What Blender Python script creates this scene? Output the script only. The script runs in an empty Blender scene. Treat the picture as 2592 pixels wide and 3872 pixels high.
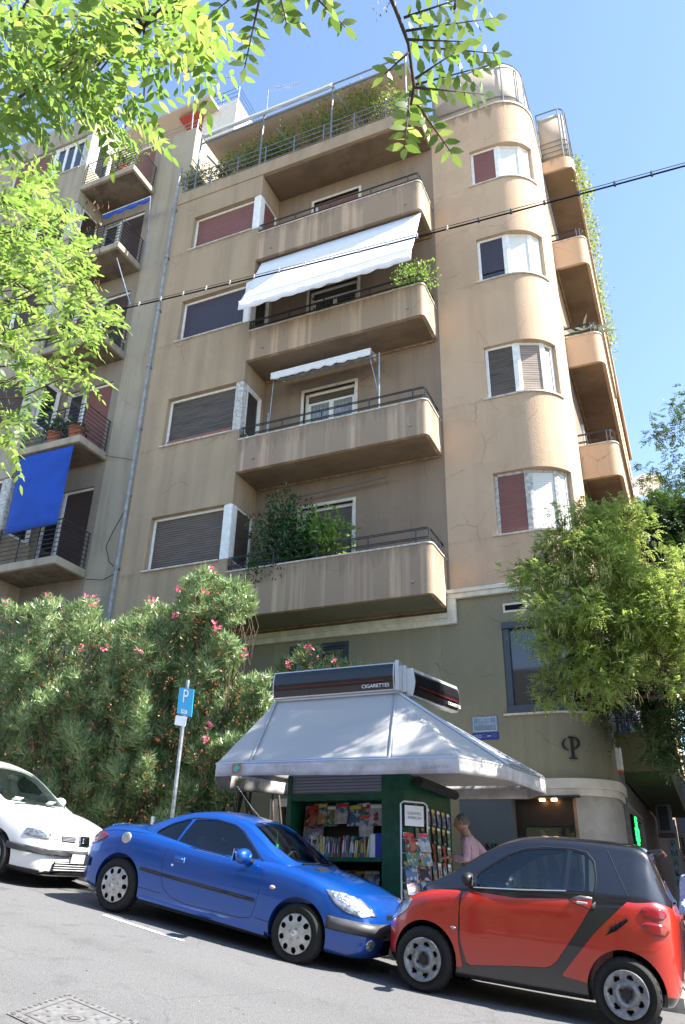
import bpy, bmesh, math, random
import numpy as np
from mathutils import Vector, Matrix, Quaternion, noise
from mathutils.bvhtree import BVHTree
rad = math.radians
SC = bpy.context.scene
COL = SC.collection
# ---------------------------------------------------------------- camera
F_, PITCH, ROLL, YAW = 2907.8, 0.45314, 0.02391, 0.42303
_h = Vector((-math.sin(YAW)*math.cos(PITCH), math.cos(YAW)*math.cos(PITCH), math.sin(PITCH)))
_r = Vector((math.cos(YAW), math.sin(YAW), 0)); _u = _r.cross(_h)
CR = _r*math.cos(ROLL)+_u*math.sin(ROLL); CU = -_r*math.sin(ROLL)+_u*math.cos(ROLL)
cd = bpy.data.cameras.new('camera'); cam = bpy.data.objects.new('camera', cd); COL.objects.link(cam)
cd.sensor_fit = 'VERTICAL'; cd.sensor_height = 36; cd.lens = F_/3872*36; cd.clip_end = 2000; cd.clip_start = .05
cam.matrix_world = Matrix(((CR.x, CU.x, -_h.x, 0), (CR.y, CU.y, -_h.y, 0), (CR.z, CU.z, -_h.z, 0), (0, 0, 0, 1)))
SC.camera = cam
def at(px, py, Y):                       # a point seen at (px, py) of the survey picture, on the plane at depth Y
    k = 2592/1568
    d = CR*((px*k-1296)/F_) - CU*((py*k-1936)/F_) + _h
    return d*(Y/d.y)
# ---------------------------------------------------------------- light
SUN_DIR = Vector((.9, .10, 1.0)).normalized()
w = bpy.data.worlds.new('World'); SC.world = w; w.use_nodes = True
nt = w.node_tree; bg = nt.nodes['Background']; sky = nt.nodes.new('ShaderNodeTexSky')
sky.sky_type = 'NISHITA'; sky.sun_disc = False
sky.sun_elevation = math.asin(SUN_DIR.z); sky.sun_rotation = math.atan2(SUN_DIR.x, SUN_DIR.y)
sky.air_density = 1.0; sky.dust_density = .15; sky.ozone_density = .9
nt.links.new(sky.outputs[0], bg.inputs[0]); bg.inputs[1].default_value = .115
sl = bpy.data.lights.new('sun', 'SUN'); sl.energy = 5.0; sl.angle = rad(.5); sl.color = (1, .95, .87)
so = bpy.data.objects.new('sun', sl); COL.objects.link(so)
so.rotation_euler = (-SUN_DIR).to_track_quat('-Z', 'Y').to_euler()
SC.view_settings.view_transform = 'Standard'; SC.view_settings.look = 'None'
SC.view_settings.exposure = 1.82; SC.view_settings.gamma = 1
SC.cycles.max_bounces = 7; SC.cycles.diffuse_bounces = 4; SC.cycles.transparent_max_bounces = 12
SC.cycles.use_denoising = True
R = random.Random(7)
# ---------------------------------------------------------------- materials
MATS = {}
def mat(name, col=(.5, .5, .5), rough=.6, metal=0., spec=.5, coat=0., trans=0., emit=None, es=1., noise_amt=0., nscale=6., col2=None, bump=0., bscale=60., sss=0., stripes=None, ior=1.45):
    if name in MATS: return MATS[name]
    m = bpy.data.materials.new(name); m.use_nodes = True; N = m.node_tree.nodes; L = m.node_tree.links
    b = N['Principled BSDF']
    b.inputs['Base Color'].default_value = (*col, 1); b.inputs['Roughness'].default_value = rough
    b.inputs['Metallic'].default_value = metal; b.inputs['Specular IOR Level'].default_value = spec
    b.inputs['Coat Weight'].default_value = coat; b.inputs['Coat Roughness'].default_value = .03
    b.inputs['Transmission Weight'].default_value = trans; b.inputs['IOR'].default_value = ior
    if emit: b.inputs['Emission Color'].default_value = (*emit, 1); b.inputs['Emission Strength'].default_value = es
    tc = N.new('ShaderNodeTexCoord')
    if noise_amt or col2:
        n = N.new('ShaderNodeTexNoise'); n.inputs['Scale'].default_value = nscale; n.inputs['Detail'].default_value = 6; n.inputs['Roughness'].default_value = .6
        L.new(tc.outputs['Object'], n.inputs['Vector'])
        r = N.new('ShaderNodeValToRGB'); c2 = col2 or tuple(max(0, c*(1-noise_amt)) for c in col); c1 = col if col2 else tuple(c*(1+noise_amt*.5) for c in col)
        r.color_ramp.elements[0].position = .36; r.color_ramp.elements[1].position = .64
        r.color_ramp.elements[0].color = (*c2, 1); r.color_ramp.elements[1].color = (*c1, 1)
        L.new(n.outputs['Fac'], r.inputs['Fac']); L.new(r.outputs['Color'], b.inputs['Base Color'])
    if bump:
        n2 = N.new('ShaderNodeTexNoise'); n2.inputs['Scale'].default_value = bscale; n2.inputs['Detail'].default_value = 4
        L.new(tc.outputs['Object'], n2.inputs['Vector'])
        bp = N.new('ShaderNodeBump'); bp.inputs['Strength'].default_value = bump; bp.inputs['Distance'].default_value = .02
        L.new(n2.outputs['Fac'], bp.inputs['Height']); L.new(bp.outputs['Normal'], b.inputs['Normal'])
    MATS[name] = m; return m
def math_node(N, L, op, a, b=None, c=None):
    n = N.new('ShaderNodeMath'); n.operation = op
    for i, v in enumerate((a, b, c)):
        if v is None: continue
        if isinstance(v, (int, float)): n.inputs[i].default_value = v
        else: L.new(v, n.inputs[i])
    return n.outputs[0]
def mixc(N, L, fac, a, b, mode='MIX'):
    n = N.new('ShaderNodeMix'); n.data_type = 'RGBA'; n.blend_type = mode
    if isinstance(fac, (int, float)): n.inputs[0].default_value = fac
    else: L.new(fac, n.inputs[0])
    for i, v in ((6, a), (7, b)):
        if isinstance(v, tuple): n.inputs[i].default_value = (*v[:3], 1)
        else: L.new(v, n.inputs[i])
    return n.outputs[2]
def stucco(name, col, dirt, amount=.5, streak_scale=(3.2, 3.2, .22), tops=None, lo=.5, hi=.7, grain=.35, bands=None):
    """rendered wall: fine grain, soft mottling, vertical rain streaks; bands = z heights below which dark run-off starts"""
    if name in MATS: return MATS[name]
    m = bpy.data.materials.new(name); m.use_nodes = True; N = m.node_tree.nodes; L = m.node_tree.links; b = N['Principled BSDF']
    b.inputs['Roughness'].default_value = .92; b.inputs['Specular IOR Level'].default_value = .2
    ge = N.new('ShaderNodeNewGeometry')
    mp = N.new('ShaderNodeMapping'); mp.inputs['Scale'].default_value = streak_scale; L.new(ge.outputs['Position'], mp.inputs['Vector'])
    n1 = N.new('ShaderNodeTexNoise'); n1.inputs['Scale'].default_value = 1.; n1.inputs['Detail'].default_value = 5; n1.inputs['Roughness'].default_value = .62; L.new(mp.outputs[0], n1.inputs['Vector'])
    r1 = N.new('ShaderNodeValToRGB'); r1.color_ramp.elements[0].position = lo; r1.color_ramp.elements[1].position = hi; L.new(n1.outputs['Fac'], r1.inputs['Fac'])
    n2 = N.new('ShaderNodeTexNoise'); n2.inputs['Scale'].default_value = .9; n2.inputs['Detail'].default_value = 5; L.new(ge.outputs['Position'], n2.inputs['Vector'])
    n3 = N.new('ShaderNodeTexNoise'); n3.inputs['Scale'].default_value = 28; n3.inputs['Detail'].default_value = 3; L.new(ge.outputs['Position'], n3.inputs['Vector'])
    c = mixc(N, L, math_node(N, L, 'MULTIPLY', n2.outputs['Fac'], .5), col, tuple(x*.74 for x in col))
    c = mixc(N, L, math_node(N, L, 'MULTIPLY', n3.outputs['Fac'], grain), c, tuple(x*.62 for x in col))
    f = math_node(N, L, 'MULTIPLY', r1.outputs['Color'], amount)
    c = mixc(N, L, f, c, dirt)
    n6 = N.new('ShaderNodeTexNoise'); n6.inputs['Scale'].default_value = .55; n6.inputs['Detail'].default_value = 7; n6.inputs['Roughness'].default_value = .68; L.new(ge.outputs['Position'], n6.inputs['Vector'])
    r6 = N.new('ShaderNodeMapRange'); r6.inputs['From Min'].default_value = .52; r6.inputs['From Max'].default_value = .56; L.new(n6.outputs['Fac'], r6.inputs['Value'])
    c = mixc(N, L, math_node(N, L, 'MULTIPLY', r6.outputs[0], .13), c, tuple(x*.5 for x in col))
    vc = N.new('ShaderNodeTexVoronoi'); vc.feature = 'DISTANCE_TO_EDGE'; vc.inputs['Scale'].default_value = .8; mw = N.new('ShaderNodeVectorMath'); mw.operation = 'MULTIPLY_ADD'; mw.inputs[1].default_value = (.5, .5, .5); L.new(n6.outputs['Color'], mw.inputs[0]); L.new(ge.outputs['Position'], mw.inputs[2]); L.new(mw.outputs[0], vc.inputs['Vector'])
    rc = N.new('ShaderNodeMapRange'); rc.inputs['From Min'].default_value = .006; rc.inputs['From Max'].default_value = .002; L.new(vc.outputs['Distance'], rc.inputs['Value'])
    rm = N.new('ShaderNodeMapRange'); rm.inputs['From Min'].default_value = .55; rm.inputs['From Max'].default_value = .6; L.new(n2.outputs['Fac'], rm.inputs['Value'])
    c = mixc(N, L, math_node(N, L, 'MULTIPLY', math_node(N, L, 'MULTIPLY', rc.outputs[0], rm.outputs[0]), .55), c, tuple(x*.3 for x in col))
    if bands:                             # run-off stains hanging from copings and sills
        sx = N.new('ShaderNodeSeparateXYZ'); L.new(ge.outputs['Position'], sx.inputs[0])
        mp2 = N.new('ShaderNodeMapping'); mp2.inputs['Scale'].default_value = (5.5, 5.5, .12); L.new(ge.outputs['Position'], mp2.inputs['Vector'])
        n4 = N.new('ShaderNodeTexNoise'); n4.inputs['Scale'].default_value = 1.; n4.inputs['Detail'].default_value = 4; n4.inputs['Roughness'].default_value = .7; L.new(mp2.outputs[0], n4.inputs['Vector'])
        tot = None
        for z, ln, k in bands:
            d = math_node(N, L, 'SUBTRACT', z, sx.outputs['Z'])            # distance below the edge
            # stain length follows the noise: 1 where d < ln * noise
            nn = math_node(N, L, 'MULTIPLY', math_node(N, L, 'SUBTRACT', n4.outputs['Fac'], .36), ln*4.2)
            e = N.new('ShaderNodeMapRange'); e.inputs['From Min'].default_value = 0; e.inputs['From Max'].default_value = .22
            L.new(math_node(N, L, 'SUBTRACT', nn, d), e.inputs['Value'])
            g = math_node(N, L, 'GREATER_THAN', d, -.01)
            g2 = math_node(N, L, 'LESS_THAN', d, 1.3)
            v = math_node(N, L, 'MULTIPLY', math_node(N, L, 'MULTIPLY', e.outputs[0], g), math_node(N, L, 'MULTIPLY', g2, k))
            tot = v if tot is None else math_node(N, L, 'MAXIMUM', tot, v)
        c = mixc(N, L, tot, c, tuple(x*.55 for x in dirt))
    L.new(c, b.inputs['Base Color'])
    n5 = N.new('ShaderNodeTexNoise'); n5.inputs['Scale'].default_value = 38; n5.inputs['Detail'].default_value = 3; L.new(ge.outputs['Position'], n5.inputs['Vector'])
    bp = N.new('ShaderNodeBump'); bp.inputs['Strength'].default_value = .5; bp.inputs['Distance'].default_value = .014
    L.new(n5.outputs['Fac'], bp.inputs['Height']); L.new(bp.outputs['Normal'], b.inputs['Normal'])
    MATS[name] = m; return m
def leaf_mat(name, c1, c2, trans=.45, rough=.45, tcol=None, scale=1.2):
    """leaves: per-leaf colour from an attribute, half of the light passes through"""
    if name in MATS: return MATS[name]
    m = bpy.data.materials.new(name); m.use_nodes = True; N = m.node_tree.nodes; L = m.node_tree.links; b = N['Principled BSDF']
    a = N.new('ShaderNodeAttribute'); a.attribute_name = 'lv'
    c = mixc(N, L, a.outputs['Fac'], c1, c2)
    L.new(c, b.inputs['Base Color']); b.inputs['Roughness'].default_value = rough; b.inputs['Specular IOR Level'].default_value = .5
    t = N.new('ShaderNodeBsdfTranslucent')
    tc = mixc(N, L, a.outputs['Fac'], tcol[0] if tcol else tuple(x*1.6 for x in c1), tcol[1] if tcol else tuple(x*1.6 for x in c2)); L.new(tc, t.inputs[0])
    mx = N.new('ShaderNodeMixShader'); mx.inputs[0].default_value = trans
    L.new(b.outputs[0], mx.inputs[1]); L.new(t.outputs[0], mx.inputs[2]); L.new(mx.outputs[0], N['Material Output'].inputs[0])
    MATS[name] = m; return m
def stripe_mat(name, c1, c2, axis='Z', period=.05, duty=.25, rough=.6, bump=.6, noise_amt=.25, nscale=(2, 2, 14)):
    """slatted surface: roller shutters, corrugated metal"""
    if name in MATS: return MATS[name]
    m = bpy.data.materials.new(name); m.use_nodes = True; N = m.node_tree.nodes; L = m.node_tree.links; b = N['Principled BSDF']
    ge = N.new('ShaderNodeNewGeometry'); sx = N.new('ShaderNodeSeparateXYZ'); L.new(ge.outputs['Position'], sx.inputs[0])
    fr = math_node(N, L, 'FRACT', math_node(N, L, 'DIVIDE', sx.outputs[axis], period))
    e = N.new('ShaderNodeMapRange'); e.inputs['From Min'].default_value = duty; e.inputs['From Max'].default_value = duty*.3; L.new(fr, e.inputs['Value'])
    mp = N.new('ShaderNodeMapping'); mp.inputs['Scale'].default_value = nscale; L.new(ge.outputs['Position'], mp.inputs['Vector'])
    n1 = N.new('ShaderNodeTexNoise'); n1.inputs['Scale'].default_value = 1; n1.inputs['Detail'].default_value = 5; L.new(mp.outputs[0], n1.inputs['Vector'])
    r1 = N.new('ShaderNodeValToRGB'); r1.color_ramp.elements[0].position = .35; r1.color_ramp.elements[1].position = .7; L.new(n1.outputs['Fac'], r1.inputs['Fac'])
    c = mixc(N, L, math_node(N, L, 'MULTIPLY', r1.outputs[0], noise_amt), c1, tuple(x*.35 for x in c1))
    c = mixc(N, L, e.outputs[0], c, c2); L.new(c, b.inputs['Base Color']); b.inputs['Roughness'].default_value = rough
    bp = N.new('ShaderNodeBump'); bp.inputs['Strength'].default_value = bump; bp.inputs['Distance'].default_value = .01
    L.new(math_node(N, L, 'SUBTRACT', 1, e.outputs[0]), bp.inputs['Height']); L.new(bp.outputs[0], b.inputs['Normal'])
    MATS[name] = m; return m
# ---------------------------------------------------------------- objects
def tag(o, label=None, cat=None, group=None, kind=None):
    if label: o['label'] = label
    if cat: o['category'] = cat
    if group: o['group'] = group
    if kind: o['kind'] = kind
    return o
def thing(name, label, cat, loc=(0, 0, 0), rot=(0, 0, 0), group=None):
    o = bpy.data.objects.new(name, None); COL.objects.link(o); o.location = loc; o.rotation_euler = rot; o.empty_display_size = .2
    return tag(o, label, cat, group)
def origin_of(o):
    v = Vector((0, 0, 0))
    while o: v += Vector(o.location); o = o.parent
    return v
class MB:
    def __init__(s): s.v = []; s.f = []; s.fm = []; s.mi = 0
    def add(s, vs, fs):
        o = len(s.v); s.v += [tuple(v) for v in vs]; s.f += [tuple(i+o for i in f) for f in fs]; s.fm += [s.mi]*len(fs); return s
    def box(s, x0, x1, y0, y1, z0, z1):
        s.add([(x0,y0,z0),(x1,y0,z0),(x1,y1,z0),(x0,y1,z0),(x0,y0,z1),(x1,y0,z1),(x1,y1,z1),(x0,y1,z1)],
              [(0,3,2,1),(4,5,6,7),(0,1,5,4),(1,2,6,5),(2,3,7,6),(3,0,4,7)]); return s
    def obox(s, c, ax, ay, az):        # oriented box: centre and three half-axis vectors
        c = Vector(c); ax, ay, az = Vector(ax), Vector(ay), Vector(az)
        vs = [c+ax*i+ay*j+az*k for k in (-1, 1) for i, j in ((-1,-1),(1,-1),(1,1),(-1,1))]
        s.add(vs, [(0,3,2,1),(4,5,6,7),(0,1,5,4),(1,2,6,5),(2,3,7,6),(3,0,4,7)]); return s
    def prism(s, poly, d0, d1, fn=None, axis='z'):   # poly 2d extruded d0..d1
        n = len(poly)
        def P(a, b, d): return {'z': (a, b, d), 'y': (a, d, b), 'x': (d, a, b)}[axis] if fn is None else fn(a, b, d)
        vs = [P(a, b, d0) for a, b in poly]+[P(a, b, d1) for a, b in poly]
        fs = [tuple(range(n-1, -1, -1)), tuple(range(n, 2*n))]+[(i, (i+1) % n, (i+1) % n+n, i+n) for i in range(n)]
        s.add(vs, fs); return s
    def tube(s, pts, r, n=8, closed=False, cap=True):
        pts = [Vector(p) for p in pts]; m = len(pts); rs = r if isinstance(r, (list, tuple)) else [r]*m
        base = len(s.v); up = Vector((0, 0, 1)); prev = None
        for i, p in enumerate(pts):
            a = pts[(i-1) % m] if (i > 0 or closed) else p; b = pts[(i+1) % m] if (i < m-1 or closed) else p
            t = (b-a); t = t.normalized() if t.length > 1e-9 else Vector((0, 0, 1))
            if prev is None:
                x = t.cross(up) if abs(t.z) < .95 else t.cross(Vector((1, 0, 0)))
            else: x = prev-t*prev.dot(t)
            x.normalize(); prev = x; y = t.cross(x)
            for k in range(n):
                an = 2*math.pi*k/n; s.v.append(tuple(p+(x*math.cos(an)+y*math.sin(an))*rs[i]))
        segs = m if closed else m-1
        for i in range(segs):
            for k in range(n):
                a = base+i*n+k; b = base+i*n+(k+1) % n; c = base+((i+1) % m)*n+(k+1) % n; d = base+((i+1) % m)*n+k
                s.f.append((a, b, c, d)); s.fm.append(s.mi)
        if cap and not closed:
            s.f.append(tuple(base+k for k in range(n-1, -1, -1))); s.f.append(tuple(base+(m-1)*n+k for k in range(n))); s.fm += [s.mi]*2
        return s
    def lathe(s, prof, c=(0, 0, 0), axis='z', n=24, a0=0, a1=2*math.pi):
        full = abs(a1-a0-2*math.pi) < 1e-6; m = n if full else n+1; base = len(s.v)
        for r_, h in prof:
            for k in range(m):
                an = a0+(a1-a0)*k/n; x, y = r_*math.cos(an), r_*math.sin(an)
                p = {'z': (x, y, h), 'y': (x, h, y), 'x': (h, x, y)}[axis]; s.v.append((p[0]+c[0], p[1]+c[1], p[2]+c[2]))
        for i in range(len(prof)-1):
            for k in range(n):
                k2 = (k+1) % m
                s.f.append((base+i*m+k, base+i*m+k2, base+(i+1)*m+k2, base+(i+1)*m+k)); s.fm.append(s.mi)
        return s
    def grid(s, rows, closeu=False):     # rows of points -> quads
        h = len(rows); wd = len(rows[0]); base = len(s.v)
        for r_ in rows: s.v += [tuple(p) for p in r_]
        for i in range(h-1):
            for j in range(wd-(0 if closeu else 1)):
                j2 = (j+1) % wd
                s.f.append((base+i*wd+j, base+i*wd+j2, base+(i+1)*wd+j2, base+(i+1)*wd+j)); s.fm.append(s.mi)
        return s
    def build(s, name, mats, parent=None, smooth=False, bevel=0., local=False, sub=0, solid=0., fixn=True):
        me = bpy.data.meshes.new(name); off = Vector((0, 0, 0)) if (local or parent is None) else origin_of(parent)
        me.from_pydata([(v[0]-off.x, v[1]-off.y, v[2]-off.z) for v in s.v], [], s.f)
        if not isinstance(mats, (list, tuple)): mats = [mats]
        for m in mats: me.materials.append(m)
        me.polygons.foreach_set('material_index', s.fm)
        if fixn:
            bm = bmesh.new(); bm.from_mesh(me); bmesh.ops.recalc_face_normals(bm, faces=bm.faces); bm.to_mesh(me); bm.free()
        if smooth:
            me.polygons.foreach_set('use_smooth', [True]*len(me.polygons))
            if smooth == 'auto': me.set_sharp_from_angle(angle=rad(38))
        me.update(); o = bpy.data.objects.new(name, me); COL.objects.link(o)
        if parent: o.parent = parent
        if solid:
            md = o.modifiers.new('Solid', 'SOLIDIFY'); md.thickness = solid
        if bevel:
            md = o.modifiers.new('Bevel', 'BEVEL'); md.width = bevel; md.segments = 2; md.limit_method = 'ANGLE'; md.angle_limit = rad(40)
        if sub:
            md = o.modifiers.new('Sub', 'SUBSURF'); md.levels = md.render_levels = sub
        return o
def text_mesh(body, size, depth=.002):
    cu = bpy.data.curves.new('txt', 'FONT'); cu.body = body; cu.size = size; cu.extrude = depth; cu.align_x = 'CENTER'; cu.align_y = 'CENTER'
    to = bpy.data.objects.new('txt', cu); COL.objects.link(to)
    dg = bpy.context.evaluated_depsgraph_get(); me = bpy.data.meshes.new_from_object(to.evaluated_get(dg))
    bpy.data.objects.remove(to); bpy.data.curves.remove(cu); return me
def lettering(name, body, size, m, parent, origin, xdir, ydir, depth=.003, sx=1., bold=0.):
    """flat letters laid on a surface: origin = centre, xdir = reading direction, ydir = up"""
    me = text_mesh(body, size, depth); me.name = name
    x = Vector(xdir).normalized(); y = Vector(ydir).normalized(); z = x.cross(y); off = origin_of(parent) if parent else Vector((0, 0, 0))
    for v in me.vertices:
        c = v.co.copy(); v.co = Vector(origin)+x*(c.x*sx)+y*c.y+z*c.z-off
    me.materials.clear(); me.materials.append(m)
    o = bpy.data.objects.new(name, me); COL.objects.link(o)
    if parent: o.parent = parent
    return o
def lett_local(name, body, size, m, parent, origin, xdir, ydir, depth=.003, sx=1.):
    o = lettering(name, body, size, m, None, origin, xdir, ydir, depth, sx); o.parent = parent; return o
def copy_tree(o, parent=None):
    c = o.copy(); COL.objects.link(c)
    if parent: c.parent = parent
    for ch in list(CH.get(o.name, o.children)): copy_tree(ch, c)
    return c
CH = {}
# leaves -------------------------------------------------------------
def leaf_object(name, P, T, Nn, Ln, Wd, m, parent=None, lv=None, shape='oval', seed=1, bend=.0):
    """P base points, T directions, Nn normals, Ln lengths, Wd widths (numpy) -> one mesh of many leaves"""
    P, T, Nn = (np.asarray(a, float) for a in (P, T, Nn)); n = len(P); Ln = np.broadcast_to(Ln, (n,)); Wd = np.broadcast_to(Wd, (n,))
    T = T/np.maximum(np.linalg.norm(T, axis=1), 1e-6)[:, None]; S = np.cross(T, Nn); S /= np.maximum(np.linalg.norm(S, axis=1), 1e-6)[:, None]
    Nn = np.cross(S, T)
    if shape == 'oval': prof = [(0, .02), (.3, .5), (.68, .42), (1, .02)]
    elif shape == 'lance': prof = [(0, .05), (.35, .5), (1, .02)]
    else: prof = [(0, .3), (.5, .5), (1, .1)]
    k = len(prof); V = np.zeros((n, k*2, 3))
    for i, (t, w_) in enumerate(prof):
        c = P+T*(Ln*t)[:, None]-Nn*(Ln*bend*t*t)[:, None]+Nn*0
        V[:, i*2] = c-S*(Wd*w_)[:, None]; V[:, i*2+1] = c+S*(Wd*w_)[:, None]
    off = origin_of(parent) if parent else Vector((0, 0, 0)); V -= np.array(off)
    me = bpy.data.meshes.new(name); me.vertices.add(n*k*2); me.vertices.foreach_set('co', V.reshape(-1))
    q = np.array([[i*2, i*2+1, i*2+3, i*2+2] for i in range(k-1)]); nq = n*(k-1)
    idx = (q[None]+(np.arange(n)*k*2)[:, None, None]).reshape(-1)
    me.loops.add(nq*4); me.loops.foreach_set('vertex_index', idx.astype(np.int32)); me.polygons.add(nq)
    me.polygons.foreach_set('loop_start', np.arange(0, nq*4, 4, dtype=np.int32)); me.polygons.foreach_set('loop_total', np.full(nq, 4, dtype=np.int32))
    me.update(); me.validate()
    rg = np.random.default_rng(seed); lv = rg.random(n) if lv is None else np.asarray(lv)
    a = me.attributes.new('lv', 'FLOAT', 'POINT'); a.data.foreach_set('value', np.repeat(lv, k*2).astype(np.float32))
    me.polygons.foreach_set('use_smooth', [True]*nq)
    me.materials.append(m); o = bpy.data.objects.new(name, me); COL.objects.link(o)
    if parent: o.parent = parent
    return o
def rnd_unit(rg, n):
    v = rg.normal(size=(n, 3)); return v/np.linalg.norm(v, axis=1)[:, None]
# common materials
M_white = mat('white_paint', (.78, .78, .76), .45, noise_amt=.12, nscale=9)
M_oldwhite = mat('worn_white_paint', (.62, .61, .58), .6, noise_amt=.55, nscale=14, col2=(.3, .28, .25), bump=.3)
M_dark = mat('dark_metal', (.03, .035, .045), .4, metal=.3)
M_steel = mat('galvanised_steel', (.42, .44, .46), .4, metal=.8, noise_amt=.3)
M_railblk = mat('black_rail_paint', (.025, .028, .035), .35)
M_railgrey = mat('grey_rail_paint', (.16, .19, .22), .4, noise_amt=.2)
M_black = mat('black_void', (.012, .012, .013), .9, spec=.1)
M_glass_dark = mat('dark_window_glass', (.02, .025, .03), .04, spec=.8, coat=.6)
M_terracotta = mat('terracotta', (.42, .14, .075), .8, noise_amt=.3)
M_marble = mat('pale_marble', (.62, .58, .52), .45, col2=(.5, .45, .39), nscale=3, bump=.1)
# ================================================================ the ground
GX = np.array([-120, -60, -30, -14, -8.7, -6.57, -4.16, -2.78, -.88, 3, 20, 60, 140]); GZ = np.array([9., 7., 3.4, .96, .0, -.32, -.72, -.90, -1.08, -1.4, -2.6, -5, -8.])
def gz0(x): return float(np.interp([x-.9, x-.45, x, x+.45, x+.9], GX, GZ) @ np.array([.1, .2, .4, .2, .1]))
def gz(x, y):
    return gz0(x)+(.047*(y-8.2) if y < 8.2 else 0.)*(1 if y > -8 else 0)+(-.76 if y <= -8 else 0)
def asphalt():
    m = bpy.data.materials.new('asphalt'); m.use_nodes = True; N = m.node_tree.nodes; L = m.node_tree.links; b = N['Principled BSDF']
    ge = N.new('ShaderNodeNewGeometry'); P = ge.outputs['Position']
    def nz(sc, det=4, ro=.6):
        n = N.new('ShaderNodeTexNoise'); n.inputs['Scale'].default_value = sc; n.inputs['Detail'].default_value = det; n.inputs['Roughness'].default_value = ro; L.new(P, n.inputs['Vector']); return n.outputs['Fac']
    v = N.new('ShaderNodeTexVoronoi'); v.inputs['Scale'].default_value = 95; L.new(P, v.inputs['Vector'])
    c = mixc(N, L, nz(.7), (.135, .135, .14), (.175, .172, .17))
    c = mixc(N, L, math_node(N, L, 'MULTIPLY', nz(38, 2), .9), c, (.07, .07, .072))
    r = N.new('ShaderNodeMapRange'); r.inputs['From Min'].default_value = .62; r.inputs['From Max'].default_value = .7; L.new(nz(160, 2), r.inputs['Value'])
    c = mixc(N, L, math_node(N, L, 'MULTIPLY', r.outputs[0], .6), c, (.3, .29, .28))
    r2 = N.new('ShaderNodeMapRange'); r2.inputs['From Min'].default_value = .56; r2.inputs['From Max'].default_value = .7; L.new(nz(2.3, 6, .7), r2.inputs['Value'])
    c = mixc(N, L, math_node(N, L, 'MULTIPLY', r2.outputs[0], .35), c, (.05, .048, .046))
    mw = N.new('ShaderNodeVectorMath'); mw.operation = 'MULTIPLY_ADD'; mw.inputs[1].default_value = (.35, .35, .35); nn_ = N.new('ShaderNodeTexNoise'); nn_.inputs['Scale'].default_value = 1.8; nn_.inputs['Detail'].default_value = 8; L.new(P, nn_.inputs['Vector']); L.new(nn_.outputs['Color'], mw.inputs[0]); L.new(P, mw.inputs[2])
    vc = N.new('ShaderNodeTexVoronoi'); vc.feature = 'DISTANCE_TO_EDGE'; vc.inputs['Scale'].default_value = .55; L.new(mw.outputs[0], vc.inputs['Vector'])
    rc = N.new('ShaderNodeMapRange'); rc.inputs['From Min'].default_value = .008; rc.inputs['From Max'].default_value = .003; L.new(vc.outputs['Distance'], rc.inputs['Value'])
    rm = N.new('ShaderNodeMapRange'); rm.inputs['From Min'].default_value = .5; rm.inputs['From Max'].default_value = .56; L.new(nz(.8, 3), rm.inputs['Value'])
    c = mixc(N, L, math_node(N, L, 'MULTIPLY', math_node(N, L, 'MULTIPLY', rc.outputs[0], rm.outputs[0]), .25), c, (.035, .034, .033))
    sp = N.new('ShaderNodeMapRange'); sp.inputs['From Min'].default_value = .66; sp.inputs['From Max'].default_value = .72; L.new(nz(3.1, 3, .5), sp.inputs['Value'])
    c = mixc(N, L, math_node(N, L, 'MULTIPLY', sp.outputs[0], .35), c, (.05, .047, .045))
    sy = N.new('ShaderNodeSeparateXYZ'); L.new(P, sy.inputs[0]); wv = math_node(N, L, 'SINE', math_node(N, L, 'MULTIPLY', sy.outputs['Y'], 3.9)); wr = N.new('ShaderNodeMapRange'); wr.inputs['From Min'].default_value = .2; wr.inputs['From Max'].default_value = 1; L.new(wv, wr.inputs['Value'])
    c = mixc(N, L, math_node(N, L, 'MULTIPLY', wr.outputs[0], .12), c, (.06, .06, .06))
    L.new(c, b.inputs['Base Color']); b.inputs['Roughness'].default_value = .85
    bp = N.new('ShaderNodeBump'); bp.inputs['Strength'].default_value = .6; bp.inputs['Distance'].default_value = .01; L.new(v.outputs['Distance'], bp.inputs['Height']); L.new(bp.outputs[0], b.inputs['Normal'])
    return m
M_asph = asphalt()
mb = MB(); xs = sorted(set(list(np.linspace(-120, -14, 24))+list(np.linspace(-14, 6, 81))+list(np.linspace(6, 140, 24)))); ys = [-90, -40, -20, -8.01, -7.99, -3, 0, 2, 4, 6, 8.2, 9, 10, 12, 14, 20, 40, 90, 180]
mb.grid([[(x, y, gz(x, y)) for x in xs] for y in ys]); tag(mb.build('road', M_asph, smooth=True), kind='structure')
def pavers():
    m = bpy.data.materials.new('pavers'); m.use_nodes = True; N = m.node_tree.nodes; L = m.node_tree.links; b = N['Principled BSDF']
    ge = N.new('ShaderNodeNewGeometry'); br = N.new('ShaderNodeTexBrick'); br.inputs['Scale'].default_value = 2.6; br.offset = 0; br.inputs['Mortar Size'].default_value = .015
    br.inputs['Color1'].default_value = (.27, .26, .24, 1); br.inputs['Color2'].default_value = (.22, .21, .2, 1); br.inputs['Mortar'].default_value = (.08, .075, .07, 1); br.inputs['Row Height'].default_value = .5
    L.new(ge.outputs['Position'], br.inputs['Vector']); L.new(br.outputs['Color'], b.inputs['Base Color']); b.inputs['Roughness'].default_value = .8; return m
M_pave = pavers(); M_kerb = mat('kerb_stone', (.34, .33, .31), .8, noise_amt=.3, bump=.3)
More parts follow.
